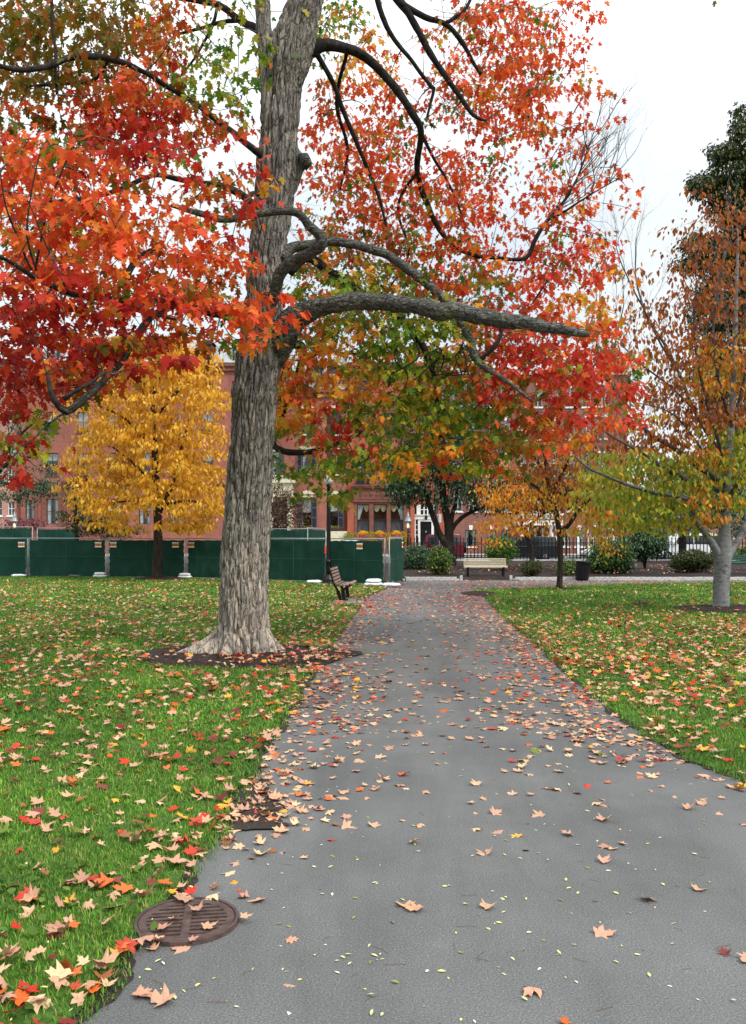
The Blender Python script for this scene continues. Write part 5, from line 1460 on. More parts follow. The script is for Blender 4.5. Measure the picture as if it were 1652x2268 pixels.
    for side in (-1, 1):
        mb = MB(); mb.box(-L / 2 - 0.01, -L / 2 + 0.16, side * (w2 - 0.22) - 0.16, side * (w2 - 0.22) + 0.16, belt * 0.62, belt * 0.78); mb.build('headlight', clear_lens, t, bevel=0.02)
        mb = MB(); mb.box(L / 2 - 0.16, L / 2 + 0.012, side * (w2 - 0.10) - 0.07, side * (w2 - 0.10) + 0.09, belt * 0.82, belt * (1.25 if style == 'suv' else 1.05)); mb.build('tail_light', red_lens, t, bevel=0.02)
        mb = MB(); mb.obox((-L / 2 + nose + 0.3, side * (w2 + 0.08), belt + 0.1), (0.08, 0, 0), (0, 0.08, 0), (0, 0, 0.07)); mb.build('mirror', body, t, bevel=0.02)
    mb = MB(); mb.box(-L / 2 - 0.03, L / 2 + 0.03, -w2 + 0.06, w2 - 0.06, g + 0.02, g + 0.18); mb.build('bumper', M['black'], t, bevel=0.02)
    if spare:
        mb = MB(); mb.lathe([(0.2, -0.1), (0.36, -0.09), (0.37, 0.09), (0.2, 0.1)], seg=20); mb.v = [(L / 2 + 0.13 + c, a, 0.95 + b) for a, b, c in mb.v]; mb.build('spare_wheel', M['tyre'], t)
    return t
cg = NT('car_window_glass'); cg.base((0.015, 0.017, 0.02)).set(Roughness=0.05); M['car_glass'] = cg.m
CY = 61.0
px = lambda u, Y=CY: S(u, 1491, Y).x
car((px(1453), CY, -0.03), 'dark parked SUV with chrome window line behind the iron fence', paint['black'], 4.8, style='suv', Hc=1.72, roof=paint['silver'])  # silver roof panel: sky reflection on the dark paint put in as colour
car((px(1208), CY + 0.2, -0.03), 'dark red jeep with pale roof and spare wheel parked before the black door', paint['red'], 4.1, style='jeep', Hc=1.85, roof=paint['white'], spare=True)
car((px(1715), CY + 0.1, -0.03), 'white parked saloon car behind the tall shrub', paint['white'], 4.7, style='sedan', Hc=1.5)
car((px(1915), CY + 0.3, -0.03), 'white van parked behind the juniper', paint['white'], 5.2, style='van', Hc=1.95)
car((px(960), CY + 0.1, -0.03), 'silver car mostly hidden behind the green gate', paint['silver'], 4.5, style='sedan', Hc=1.45)

# ------------------------------------------------------------------ houses
def wall_open(x0, x1, z0, z1, ops, yfun=lambda x: 0.0, depth=0.28, step=None):
    """front wall with real window openings and reveals; ops: (x0, x1, z0, z1)"""
    mb = MB()
    xs = sorted(set([x0, x1] + [o[0] for o in ops] + [o[1] for o in ops])); zs = sorted(set([z0, z1] + [o[2] for o in ops] + [o[3] for o in ops]))
    if step:
        k = x0
        while k < x1: xs.append(k); k += step
        xs = sorted(set(xs))
    for i in range(len(xs) - 1):
        for j in range(len(zs) - 1):
            cx_, cz_ = (xs[i] + xs[i + 1]) / 2, (zs[j] + zs[j + 1]) / 2
            if any(o[0] < cx_ < o[1] and o[2] < cz_ < o[3] for o in ops): continue
            a, b = xs[i], xs[i + 1]
            mb.quad((a, yfun(a), zs[j]), (b, yfun(b), zs[j]), (b, yfun(b), zs[j + 1]), (a, yfun(a), zs[j + 1]))
    for (a, b, c, d) in ops:
        ya, yb = yfun(a), yfun(b)
        mb.quad((a, ya, c), (a, ya + depth, c), (a, ya + depth, d), (a, ya, d)); mb.quad((b, yb, c), (b, yb, d), (b, yb + depth, d), (b, yb + depth, c))
        mb.quad((a, ya, d), (a, ya + depth, d), (b, yb + depth, d), (b, yb, d)); mb.quad((a, ya, c), (b, yb, c), (b, yb + depth, c), (a, ya + depth, c))
    return mb

def window(root, x0, x1, z0, z1, y, frame, sash=(1, 2), lintel=None, sill=None, shutters=None, blind=0.0, drape=None, lint_kind='flat'):
    w_ = 0.055
    mb = MB(); yy = y + 0.14
    mb.box(x0, x0 + w_, yy, yy + 0.08, z0, z1); mb.box(x1 - w_, x1, yy, yy + 0.08, z0, z1)
    mb.box(x0 + w_, x1 - w_, yy, yy + 0.08, z0, z0 + w_); mb.box(x0 + w_, x1 - w_, yy, yy + 0.08, z1 - w_, z1)
    fr = mb.build('window', frame, root)
    mb = MB()
    for i in range(1, sash[0]):
        x = x0 + (x1 - x0) * i / sash[0]; mb.box(x - 0.022, x + 0.022, yy + 0.012, yy + 0.07, z0 + w_, z1 - w_)
    for i in range(1, sash[1]):
        z = z0 + (z1 - z0) * i / sash[1]; mb.box(x0 + w_, x1 - w_, yy + 0.01, yy + 0.068, z - 0.026, z + 0.026)
    if mb.v: mb.build('sash', frame, fr)
    mb = MB(); mb.quad((x0 + w_ / 2, yy + 0.06, z0 + w_ / 2), (x1 - w_ / 2, yy + 0.06, z0 + w_ / 2), (x1 - w_ / 2, yy + 0.06, z1 - w_ / 2), (x0 + w_ / 2, yy + 0.06, z1 - w_ / 2)); mb.build('pane', M['glass'], fr)
    if blind:
        mb = MB(); n = 12
        for i in range(n):
            a = x0 + (x1 - x0) * i / n; b = x0 + (x1 - x0) * (i + 1) / n
            zb = z1 - (z1 - z0) * blind; sc = 0.10
            mb.quad((a, yy + 0.16, zb + sc * abs(2 * ((i) / n) - 1) ** 2), (b, yy + 0.16, zb + sc * abs(2 * ((i + 1) / n) - 1) ** 2), (b, yy + 0.16, z1), (a, yy + 0.16, z1))
        mb.build('blind', M['curtain'], fr)
    if drape in ('left', 'right', 'both'):
        for side in (('left',) if drape == 'left' else ('right',) if drape == 'right' else ('left', 'right')):
            mb = MB(); n = 10; nz = 8; W_ = (x1 - x0)
            for j in range(nz):
                for i in range(n):
                    def P_(i_, j_):
                        tz = j_ / nz; wd = W_ * (0.60 - 0.42 * math.sin(min(1, (1 - tz) * 1.35) * math.pi / 2)) if drape != 'both' else W_ * 0.3
                        x_ = wd * i_ / n
                        x_ = x0 + x_ if side == 'left' else x1 - x_
                        return (x_, yy + 0.18 + 0.025 * math.sin(i_ * 2.2), z0 + (z1 - z0) * tz)
                    mb.quad(P_(i, j), P_(i + 1, j), P_(i + 1, j + 1), P_(i, j + 1))
            mb.build('curtain', M['curtain'], fr)
    if lintel:
        mb = MB(); e = 0.14
        if lint_kind == 'pediment':
            zt = z1 + 0.55
            mb.box(x0 - e, x1 + e, y - 0.05, y + 0.05, z1 + 0.002, z1 + 0.34)
            mb.box(x0 - e - 0.1, x1 + e + 0.1, y - 0.16, y + 0.05, z1 + 0.34, z1 + 0.46)
            a, b, c = x0 - e - 0.1, x1 + e + 0.1, (x0 + x1) / 2
            n0 = len(mb.v); mb.v += [(a, y - 0.16, z1 + 0.46), (b, y - 0.16, z1 + 0.46), (b - 0.3, y - 0.16, z1 + 0.6), (c, y - 0.16, z1 + 0.7), (a + 0.3, y - 0.16, z1 + 0.6), (a, y + .05, z1 + 0.46), (b, y + .05, z1 + 0.46), (b - 0.3, y + .05, z1 + 0.6), (c, y + .05, z1 + 0.7), (a + 0.3, y + .05, z1 + 0.6)]
            mb.f += [tuple(n0 + k for k in (0, 1, 2, 3, 4)), tuple(n0 + k for k in (9, 8, 7, 6, 5))] + [tuple(n0 + k for k in (i, 5 + i, 5 + (i + 1) % 5, (i + 1) % 5)) for i in range(5)]
            for xx in (x0 - e + 0.1, x1 + e - 0.1): mb.box(xx - 0.06, xx + 0.06, y - 0.08, y - 0.0, z1 + 0.1, z1 + 0.24)
        elif lint_kind == 'key':
            c = (x0 + x1) / 2; n0 = len(mb.v)
            mb.v += [(c - 0.12, y - 0.05, z1), (c + 0.12, y - 0.05, z1), (c + 0.19, y - 0.05, z1 + 0.42), (c - 0.19, y - 0.05, z1 + 0.42), (c - 0.12, y + 0.02, z1), (c + 0.12, y + 0.02, z1), (c + 0.19, y + 0.02, z1 + 0.42), (c - 0.19, y + 0.02, z1 + 0.42)]
            mb.f += [tuple(n0 + k for k in q) for q in ((0, 1, 2, 3), (7, 6, 5, 4), (0, 4, 5, 1), (1, 5, 6, 2), (2, 6, 7, 3), (3, 7, 4, 0))]
        else:
            mb.box(x0 - e, x1 + e, y - 0.05, y + 0.05, z1 + 0.002, z1 + 0.28); mb.box(x0 - e - 0.05, x1 + e + 0.05, y - 0.10, y + 0.05, z1 + 0.28, z1 + 0.36)
        mb.build('lintel', lintel, root)
    if sill:
        mb = MB(); mb.box(x0 - 0.1, x1 + 0.1, y - 0.09, y + 0.13, z0 - 0.14, z0 - 0.002); mb.build('sill', sill, root)
    if shutters:
        sw = shutters
        for (a, b) in ((x0 - sw - 0.01, x0 - 0.01), (x1 + 0.01, x1 + 0.01 + sw)):
            mb = MB(); mb.box(a, b, y - 0.06, y - 0.015, z0, z1)
            sh = mb.build('shutter', M['shutter'], root)
            mb = MB()
            for k in range(4):
                z = z0 + (z1 - z0) * k / 3.0
                mb.box(a, b, y - 0.075, y - 0.06, max(z0, z - 0.04), min(z1, z + 0.04))
            mb.box(a, a + 0.05, y - 0.074, y - 0.06, z0, z1); mb.box(b - 0.05, b, y - 0.074, y - 0.06, z0, z1)
            mb.build('shutter_rail', plain('shutter_edge', srgb(78, 84, 98), 0.5) if 'shutter_edge' not in bpy.data.materials else bpy.data.materials['shutter_edge'], sh)
    return fr

BY = 80.0
zf = lambda v, Y=BY: S(0, v, Y).z
xf = lambda u, Y=BY: S(u, 0, Y).x

def house(name, label, u0, u1, vtop, Y, brick, windows, depth=11, yfun=None, step=None, bays=(), roof=None, wdef=None):
    x0, x1, zt = xf(u0, Y), xf(u1, Y), zf(vtop, Y)
    root = empty(name, (x0, Y, 0), label, 'building')
    yf = yfun(x0, x1) if yfun else (lambda x: 0.0)
    ops = []
    for wdw in windows:
        a, b, c, d = xf(wdw['u'][0], Y) - x0, xf(wdw['u'][1], Y) - x0, zf(wdw['v'][1], Y), zf(wdw['v'][0], Y)
        ops.append((a, b, c, d))
    W_ = x1 - x0
    wall_open(0, W_, -0.05, zt, ops, yf, 0.28, step).build('wall', brick, root)
    mb = MB()   # sides, back and roof deck
    mb.quad((0, yf(0), -0.05), (0, yf(0), zt), (0, depth, zt), (0, depth, -0.05)); mb.quad((W_, yf(W_), -0.05), (W_, depth, -0.05), (W_, depth, zt), (W_, yf(W_), zt))
    mb.quad((0, depth, -0.05), (0, depth, zt), (W_, depth, zt), (W_, depth, -0.05))
    mb.build('side_walls', brick, root)
    mb = MB(); mb.quad((0, yf(0) , zt), (W_, yf(W_), zt), (W_, depth, zt), (0, depth, zt)); mb.build('roof_deck', M['slate'], root)
    mb = MB(); mb.box(0.05, W_ - 0.05, 3.2, 3.3, 0, zt - 0.05); mb.build('inner_wall', M['interior'], root)
    mb = MB(); n = 24 if yfun else 1
    for i in range(n):
        a, b = W_ * i / n, W_ * (i + 1) / n
        for (o_, z0_, z1_) in ((-0.35, zt - 0.35, zt + 0.0), (-0.22, zt - 0.75, zt - 0.35)):
            ya, yb = yf(a) + o_, yf(b) + o_
            mb.quad((a, ya, z0_), (b, yb, z0_), (b, yb, z1_), (a, ya, z1_)); mb.quad((a, ya, z1_ + .002), (b, yb, z1_ + .002), (b, yb + 0.4, z1_ + .002), (a, ya + 0.4, z1_ + .002)); mb.quad((a, ya, z0_), (a, ya + 0.4, z0_), (b, yb + 0.4, z0_), (b, yb, z0_))
    mb.build('cornice', M['white'] if brick == M['brick_dark'] else M['brownstone'], root)
    for (a, b, c, d), wdw in zip(ops, windows):
        kw = dict(wdef or {}); kw.update({k: v for k, v in wdw.items() if k not in ('u', 'v')})
        window(root, a, b, c, d, (yf(a) + yf(b)) / 2, kw.pop('frame', M['white']), **kw)
    return root, x0, zt

def WN(u0, u1, v0, v1, **k): return dict(u=(u0, u1), v=(v0, v1), **k)

# left pale brick house
wl = [WN(u, u + 19, v, v + 39, sash=(2, 2)) for u in (-50, -14, 21) for v in (1395, 1300, 1215, 1130, 1050)]
h1, hx, hz = house('brick_house', 'pale rose-brick house at the left edge with white sash windows', -130, 56, 1000, BY + 0.5, M['brick_pink'], wl, wdef=dict(sill=M['white'], frame=M['white']))
mb = MB()
for k in range(30):
    z = 0.2 + k * 0.42; wq = 0.42 if k % 2 else 0.3
    mb.box(xf(56, BY + .5) - hx - wq, xf(56, BY + .5) - hx - 0.01, -0.06, 0.02, z, z + 0.36)
mb.build('quoins', M['brick_rose'], h1)
# red house on the left
w2_ = []
for (u0, u1) in ((128, 161), (214, 246), (300, 332), (386, 418), (472, 504), (560, 592), (646, 678)):
    w2_ += [WN(u0, u1, 1388, 1458, drape='both', sash=(2, 2), frame=M['frame_dark']), WN(u0, u1, 1260, 1321, blind=0.35, sash=(2, 2), frame=M['frame_dark'], sill=M['brownstone']), WN(u0, u1, 1146, 1201, sash=(2, 2), blind=0.8, frame=M['frame_dark'], sill=M['brownstone']), WN(u0, u1, 1060, 1100, sash=(2, 2), frame=M['frame_dark'], sill=M['brownstone'])]
w2_.append(WN(70, 93, 1390, 1446, drape='both', sash=(2, 2), frame=M['frame_dark']))
h2, hx, hz = house('brick_house', 'long red-brick house with brownstone trim behind the yellow tree', 57, 738, 1010, BY, M['brick_rose'], w2_)
mb = MB()
mb.box(xf(172) - hx, xf(735) - hx, -0.30, -0.003, zf(1347), zf(1340)); mb.box(xf(176) - hx, xf(735) - hx, -0.16, -0.004, zf(1357), zf(1347)); mb.build('belt_cornice', M['brownstone'], h2)
for (a, b) in ((96, 104), (118, 126), (163, 172), (248, 258), (178, 186)):
    mb = MB(); mb.box(xf(a) - hx, xf(b) - hx, -0.12, -0.003, 0.1, zf(1357)); mb.build('pilaster', M['brownstone'], h2)
mb = MB(); mb.box(xf(197) - hx, xf(250) - hx, -0.75, -0.01, zf(1334), zf(1330)); bal = mb.build('balcony', M['iron'], h2)
mb = MB()
for k in range(14): mb.tube([(xf(198 + k * 4) - hx, -0.72, zf(1330)), (xf(198 + k * 4) - hx, -0.72, zf(1306))], 0.018, 4)
mb.tube([(xf(197) - hx, -0.72, zf(1306)), (xf(251) - hx, -0.72, zf(1306))], 0.025, 4); mb.build('railing', M['iron'], bal)
# bow-fronted house with shutters
bow = lambda x0, x1: (lambda x: 1.2 - 1.9 * math.sqrt(max(0.0, 1 - ((x - (x1 - x0) * 0.55) / ((x1 - x0) * 0.56)) ** 2)))
w3 = [WN(758, 791, 1256, 1322, shutters=0.45, drape='left'), WN(842, 867, 1256, 1320, shutters=0.45, drape='left'), WN(909, 940, 1252, 1320, shutters=0.45, drape='right'),
      WN(843, 868, 1386, 1468, shutters=0.48, blind=0.5), WN(909, 941, 1386, 1468, shutters=0.48, blind=0.45),
      WN(758, 791, 1150, 1210, shutters=0.45, blind=0.6), WN(842, 867, 1150, 1210, shutters=0.45, blind=0.5), WN(909, 940, 1150, 1210, shutters=0.45)]
for q in w3: q['lint_kind'] = 'pediment' if q['v'][0] > 1300 or q['v'][0] < 1240 else 'flat'
h3, hx, hz = house('brick_house', 'bow-fronted red-brick house with cream lintels and black shutters right of the big trunk', 741, 965, 1085, BY - 0.4, M['brick_red'], w3, yfun=bow, step=0.35, wdef=dict(lintel=M['cream'], sill=M['cream'], sash=(1, 2), frame=M['frame_dark']))
Yq = BY - 0.4
mb = MB(); ye = -1.5
mb.box(xf(752, Yq) - hx, xf(818, Yq) - hx, ye, 0.5, -0.05, zf(1346, Yq)); mb.build('entrance_porch', M['cream'], h3)
mb = MB(); mb.box(xf(748, Yq) - hx, xf(823, Yq) - hx, ye - 0.2, 0.5, zf(1346, Yq), zf(1330, Yq)); mb.box(xf(746, Yq) - hx, xf(825, Yq) - hx, ye - 0.3, 0.5, zf(1330, Yq), zf(1327, Yq)); mb.build('porch_cornice', M['cream'], h3)
mb = MB(); mb.box(xf(765, Yq) - hx, xf(803, Yq) - hx, ye - 0.02, ye + 0.1, 0.1, zf(1385, Yq)); mb.build('porch_door', M['black'], h3)
mb = MB(); mb.box(xf(905, Yq) - hx, xf(966, Yq) - hx, -1.35, -0.2, -0.05, zf(1478, Yq)); mb.build('stone_stoop', M['cream'], h3)
for (u0, u1) in ((838, 872), (918, 945)):
    a, b = xf(u0, Yq) - hx, xf(u1, Yq) - hx
    ymid = bow(0, xf(965, Yq) - hx)((a + b) / 2)
    mb = MB(); mb.box(a, b, ymid - 0.4, ymid - 0.1, zf(1476, Yq), zf(1469, Yq)); wb = mb.build('window_box', M['frame_dark'], h3)
    n = 160; P = np.stack([rng.uniform(a, b, n), rng.uniform(ymid - 0.42, ymid - 0.08, n), zf(1469, Yq) + rng.uniform(-0.03, 0.2, n)], 1)
    c1, c2 = pick('L', n); m_ = rng.random(n) < 0.2; c1[m_] = srgb(220, 70, 40); c2[m_] = srgb(235, 190, 90)
    V, T, C = scatter(oval_low(), P, rot_np(rng.uniform(0, 6.28, n), rng.uniform(-1, 1, n), rng.normal(size=n)), rng.uniform(.08, .16, n), c1, c2)
    put('flowers', np_mesh('flowers', V, T, M['leaf'], C), wb, kind='stuff')
# mansard roof and dormers of the bow house
def mansard(root, x0, x1, z0, z1, setb, y0=0.0):
    mb = MB(); mb.quad((x0, y0, z0), (x1, y0, z0), (x1, y0 + setb, z1), (x0, y0 + setb, z1)); mb.quad((x0, y0 + setb, z1), (x1, y0 + setb, z1), (x1, 10.5, z1), (x0, 10.5, z1))
    mb.quad((x0, y0, z0), (x0, y0 + setb, z1), (x0, 10.5, z1), (x0, 10.5, z0)); mb.quad((x1, y0, z0), (x1, 10.5, z0), (x1, 10.5, z1), (x1, y0 + setb, z1))
    return mb.build('mansard_roof', M['slate'], root)
def dormer(root, x0, x1, z0, z1, y0):
    mb = MB(); mb.box(x0, x0 + 0.14, y0, y0 + 1.6, z0, z1); mb.box(x1 - 0.14, x1, y0, y0 + 1.6, z0, z1); mb.box(x0, x1, y0 + 0.003, y0 + 1.6, z1 - 0.2, z1 + 0.0)
    c = (x0 + x1) / 2; n = 8; pr = [(x0 - 0.15 + (x1 - x0 + 0.3) * i / n, z1 + 0.35 * math.sin(math.pi * i / n)) for i in range(n + 1)]
    for i in range(n):
        mb.quad((pr[i][0], y0 - 0.12, z1), (pr[i + 1][0], y0 - 0.12, z1), (pr[i + 1][0], y0 - 0.12, pr[i + 1][1]), (pr[i][0], y0 - 0.12, pr[i][1]))
        mb.quad((pr[i][0], y0 - 0.12, pr[i][1]), (pr[i + 1][0], y0 - 0.12, pr[i + 1][1]), (pr[i + 1][0], y0 + 1.6, pr[i + 1][1]), (pr[i][0], y0 + 1.6, pr[i][1]))
    d = mb.build('dormer', M['frame_dark'], root)
    mb = MB(); mb.quad((x0 + .14, y0 + .1, z0), (x1 - .14, y0 + .1, z0), (x1 - .14, y0 + .1, z1 - .2), (x0 + .14, y0 + .1, z1 - .2)); mb.build('pane', M['glass'], d)
    mb = MB(); mb.box(x0 + .14, x1 - .14, y0 + .05, y0 + .09, (z0 + z1) / 2 - .04, (z0 + z1) / 2 + .04); mb.build('sash', M['white'], d)
W3 = xf(965, Yq) - hx
mansard(h3, 0, W3, hz, zf(980, Yq), 1.4, 0.6)
for (a, b) in ((762, 800), (855, 895), (912, 945)): dormer(h3, xf(a, Yq) - hx, xf(b, Yq) - hx, zf(1062, Yq), zf(1018, Yq), 0.4)
mansard(h2, 0, xf(738) - xf(57), zf(1010), zf(940), 1.4, 0.1)
for u in (128, 214, 300, 386, 472, 560, 646): dormer(h2, xf(u) - xf(57), xf(u + 32) - xf(57), zf(1000), zf(955), 0.2)

# house with the brownstone bay and the black door
w4 = [WN(994, 1028, 1262, 1330, drape='both'), WN(1070, 1100, 1262, 1330, blind=0.4), WN(1165, 1198, 1262, 1330, blind=0.5), WN(994, 1028, 1150, 1210), WN(1070, 1100, 1150, 1210, blind=0.3), WN(1165, 1198, 1150, 1210), WN(994, 1028, 1060, 1105), WN(1165, 1198, 1060, 1105)]
h4, hx, hz = house('brick_house', 'orange-brick house with brownstone bay window and black front door', 966, 1245, 1010, BY, M['brick_orange'], w4, wdef=dict(frame=M['frame_dark'], sill=M['brownstone'], lintel=M['brownstone']))
mansard(h4, 0, xf(1245) - hx, hz, zf(960), 1.2, 0.1)
yb = -1.1
X = lambda u: xf(u) - hx
bay_ops = [(X(994), X(1027), zf(1480), zf(1404)), (X(1039), X(1075), zf(1480), zf(1404)), (X(1086), X(1121), zf(1480), zf(1404))]
o = wall_open(X(986), X(1138), -0.05, zf(1398), bay_ops, lambda x: yb, 0.25).build('bay_window', M['brownstone'], h4)
mb = MB(); mb.quad((X(986), yb, -0.05), (X(986), yb, zf(1350)), (X(986), 0, zf(1350)), (X(986), 0, -0.05)); mb.quad((X(1138), yb, -0.05), (X(1138), 0, -0.05), (X(1138), 0, zf(1350)), (X(1138), yb, zf(1350))); mb.build('bay_sides', M['brick_orange'], o)
for i, (a, b, c, d) in enumerate(bay_ops):
    fr = window(h4, a, b, c, d, yb, M['frame_dark'], sash=(1, 1), drape=('left', None, 'right')[i])
    mb = MB(); mb.box(a + .05, b - .05, yb + .15, yb + .2, zf(1447) - .03, zf(1447) + .03); mb.build('sash', M['frame_dark'], fr)
    mb = MB(); mb.quad((a, yb + .24, c), (b, yb + .24, c), (b, yb + .24, zf(1447)), (a, yb + .24, zf(1447))); mb.build('half_curtain', plain('grey_net', (0.10, 0.10, 0.11), 0.9) if 'grey_net' not in bpy.data.materials else bpy.data.materials['grey_net'], fr)
    # scalloped swag
    mb = MB(); n = 16; k = 2 if i == 1 else 1
    xa, xb = (a, b) if i == 1 else ((a + (b - a) * .55, b) if i == 0 else (a, a + (b - a) * .5))
    for q in range(n):
        s0, s1 = q / n, (q + 1) / n
        zz = lambda s_: zf(1408) - 0.15 - 0.42 * abs(math.sin(s_ * math.pi * k))
        mb.quad((xa + (xb - xa) * s0, yb + .27 + .02 * math.sin(q * 2), zz(s0)), (xa + (xb - xa) * s1, yb + .27 + .02 * math.sin(q * 2 + 2), zz(s1)), (xa + (xb - xa) * s1, yb + .27, d), (xa + (xb - xa) * s0, yb + .27, d))
    mb.build('swag', M['swag'], fr)
    # warm room wall behind
mb = MB(); mb.box(X(990), X(1136), yb + 1.6, yb + 1.65, 0.4, zf(1400)); mb.build('room_wall', plain('room_wall', srgb(120, 74, 40), 0.9), h4)
mb = MB(); mb.box(X(983), X(1144), yb - 0.12, 0.0, zf(1398), zf(1394)); mb.box(X(985), X(1142), yb - 0.03, 0.0, zf(1394), zf(1360)); mb.box(X(981), X(1146), yb - 0.2, 0.0, zf(1360), zf(1355)); mb.box(X(979), X(1148), yb - 0.28, 0.0, zf(1355), zf(1351)); fz = mb.build('bay_frieze', M['brownstone'], h4)
mb = MB()
for k in range(9):
    u = 1003 + k * 15; a = X(u)
    mb.lathe([(0.2, 0), (0.16, 0.04), (0.12, 0.02), (0.08, 0.06), (0.0, 0.07)], seg=10)
    for q in range(len(mb.v) - 50, len(mb.v)):
        p_ = mb.v[q]; mb.v[q] = (a + p_[0] * 0.9, yb - 0.03 - p_[2], (zf(1377)) + p_[1])
for (z_) in (1390, 1364): mb.box(X(998), X(1136), yb - 0.07, yb - 0.03, zf(z_) - .03, zf(z_) + .03)
mb.build('frieze_relief', M['brownstone'], fz)
for (a, b) in ((967, 985), (1140, 1152), (1216, 1228)):
    mb = MB(); mb.box(X(a), X(b), -1.12 if a < 1200 else -0.2, -0.003, -0.05, zf(1400)); mb.build('pier', M['brick_orange'], h4)
# window box above the bay
mb = MB(); mb.box(X(992), X(1032), -0.5, -0.1, zf(1350) + 0.02, zf(1338)); wb = mb.build('window_box', M['shutter'], h4)
n = 420; P = np.stack([rng.uniform(X(990), X(1034), n), rng.uniform(-0.55, -0.05, n), zf(1338) + rng.uniform(-0.08, 0.32, n)], 1); c1, c2 = pick('L', n)
V, T, C = scatter(oval_low(), P, rot_np(rng.uniform(0, 6.28, n), rng.uniform(-1, 1, n), rng.normal(size=n)), rng.uniform(.08, .16, n), c1, c2); put('greenery', np_mesh('greenery', V, T, M['leaf'], C), wb, kind='stuff')
# white door case
yd = -0.35
mb = MB(); zs_ = 0.75
for (a, b) in ((1152, 1156), (1162, 1168.5), (1199.5, 1206), (1210, 1215)): mb.box(X(a), X(b), yd, 0.0, zs_, zf(1445))
mb.box(X(1152), X(1215), yd - 0.06, 0.0, zf(1445), zf(1434)); mb.box(X(1150), X(1217), yd - 0.16, 0, zf(1434), zf(1431.5)); mb.box(X(1168.5), X(1199.5), yd, 0.0, zf(1451), zf(1445))
mb.build('door_case', M['white'], h4)
mb = MB(); mb.box(X(1168.5), X(1199.5), yd + .1, yd + .16, zs_, zf(1451)); dr = mb.build('door', M['black'], h4)
mb = MB()
for (a, b) in ((1171.5, 1182.5), (1186, 1197)):
    for (c, d) in ((1512, 1494), (1489, 1472), (1467, 1457)): mb.box(X(a), X(b), yd + .075, yd + .1, zf(c) if zf(c) > zs_ + .1 else zs_ + .1, zf(d))
mb.build('door_panel', M['iron'], dr)
mb = MB(); mb.lathe([(0.05, 0), (0.06, 0.05), (0.03, 0.08)], seg=8); mb.v = [(X(1184) + a, yd + .07 - c, zf(1480) + b * 1.8) for a, b, c in mb.v]; mb.build('door_knocker', M['steel'], dr)
mb = MB(); mb.box(X(1156), X(1162), yd + .12, yd + .16, zs_, zf(1446)); mb.box(X(1206), X(1210), yd + .12, yd + .16, zs_, zf(1446)); sl_ = mb.build('side_light', M['car_glass'], h4)
mb = MB()
for z_ in (1460, 1474, 1488): mb.box(X(1156), X(1162), yd + .1, yd + .12, zf(z_) - .03, zf(z_) + .03)
mb.build('glazing_bar', M['white'], sl_)
mb = MB(); mb.box(X(1150), X(1217), yd + 0.1, 0.0, zf(1431.5), zf(1404)); tr_ = mb.build('transom_window', M['car_glass'], h4)
mb = MB()
for u_ in (1160, 1168, 1179, 1189, 1199, 1207): mb.box(X(u_) - .05, X(u_) + .05, yd + .05, yd + .1, zf(1431), zf(1404))
mb.box(X(1160), X(1168), yd + .06, yd + .1, zf(1431), zf(1404)); mb.box(X(1168), X(1199), yd + .06, yd + .1, zf(1418) - .03, zf(1418) + .03); mb.build('glazing_bar', M['white'], tr_)
mb = MB(); mb.lathe([(0.03, 0), (0.1, 0.1), (0.14, 0.3), (0.15, 0.32), (0.05, 0.45), (0.0, 0.55)], seg=6); mb.v = [(X(1184) + a, yd - .25 + b, zf(1449) + 0.05 + c) for a, b, c in mb.v]; mb.build('wall_lantern', M['iron'], h4)
mb = MB()
for k in range(5): mb.box(X(1150), X(1218), yd - 0.4 - 0.32 * (5 - k), yd - 0.0, -0.05 + 0.0, 0.15 * (k + 1)) if False else mb.box(X(1150), X(1218), -0.6 - 0.3 * (4 - k), -0.6 - 0.3 * (3 - k), -0.05, 0.15 * (k + 1))
mb.build('front_steps', M['brownstone'], h4)

# dark brick house with keystones and white portico
w5 = []
for u in (1262, 1294, 1356, 1396, 1560, 1600, 1640, 1680):
    w5.append(WN(u, u + (31 if u in (1294,) else 24), 1474, 1520, lint_kind='key', blind=0.0, drape='both', frame=M['shutter'] if u < 1500 else M['white']))
for v in (1370, 1270, 1170, 1080):
    for u in (1262, 1305, 1350, 1395, 1440, 1485, 1530, 1575, 1620): w5.append(WN(u, u + 24, v, v + 52, blind=0.4, lint_kind='key'))
    w5.append(WN(1658, 1694, v - 10, v + 50, drape='both', lint_kind='flat'))
w5 = [q for q in w5 if not (q['u'][0] in (1262,) and q['v'][0] == 1474)]
h5, hx, hz = house('brick_house', 'dark-brick house with white keystones, columned portico and a tall corner', 1247, 1745, 1020, BY + 0.2, M['brick_dark'], w5, wdef=dict(frame=M['white'], sill=M['white'], lintel=M['white'], sash=(2, 2)))
Yp = BY + 0.2
X5 = lambda u: xf(u, Yp) - hx
mb = MB(); mb.box(X5(1690), X5(1760), -0.5, 2.0, hz + 0.0, hz + 0.25); mb.box(X5(1692), X5(1757), -0.35, 2.0, hz - 0.5, hz); mb.build('corner_cornice', M['white'], h5)
mb = MB(); a, b = X5(1696), X5(1745); c = X5(1705); z0_ = hz + 0.25; z1_ = zf(970, Yp)
mb.v += [(a, 0, z0_), (b - .3, 0, z0_), (b - .3, 3, z0_), (a, 3, z0_), ((a + c) / 2 + .3, 1.2, z1_), ((a + c) / 2 + .8, 1.2, z1_)]; mb.f += [(0, 1, 5, 4), (1, 2, 5), (2, 3, 4, 5), (3, 0, 4)]; mb.build('tower_roof', M['slate'], h5)
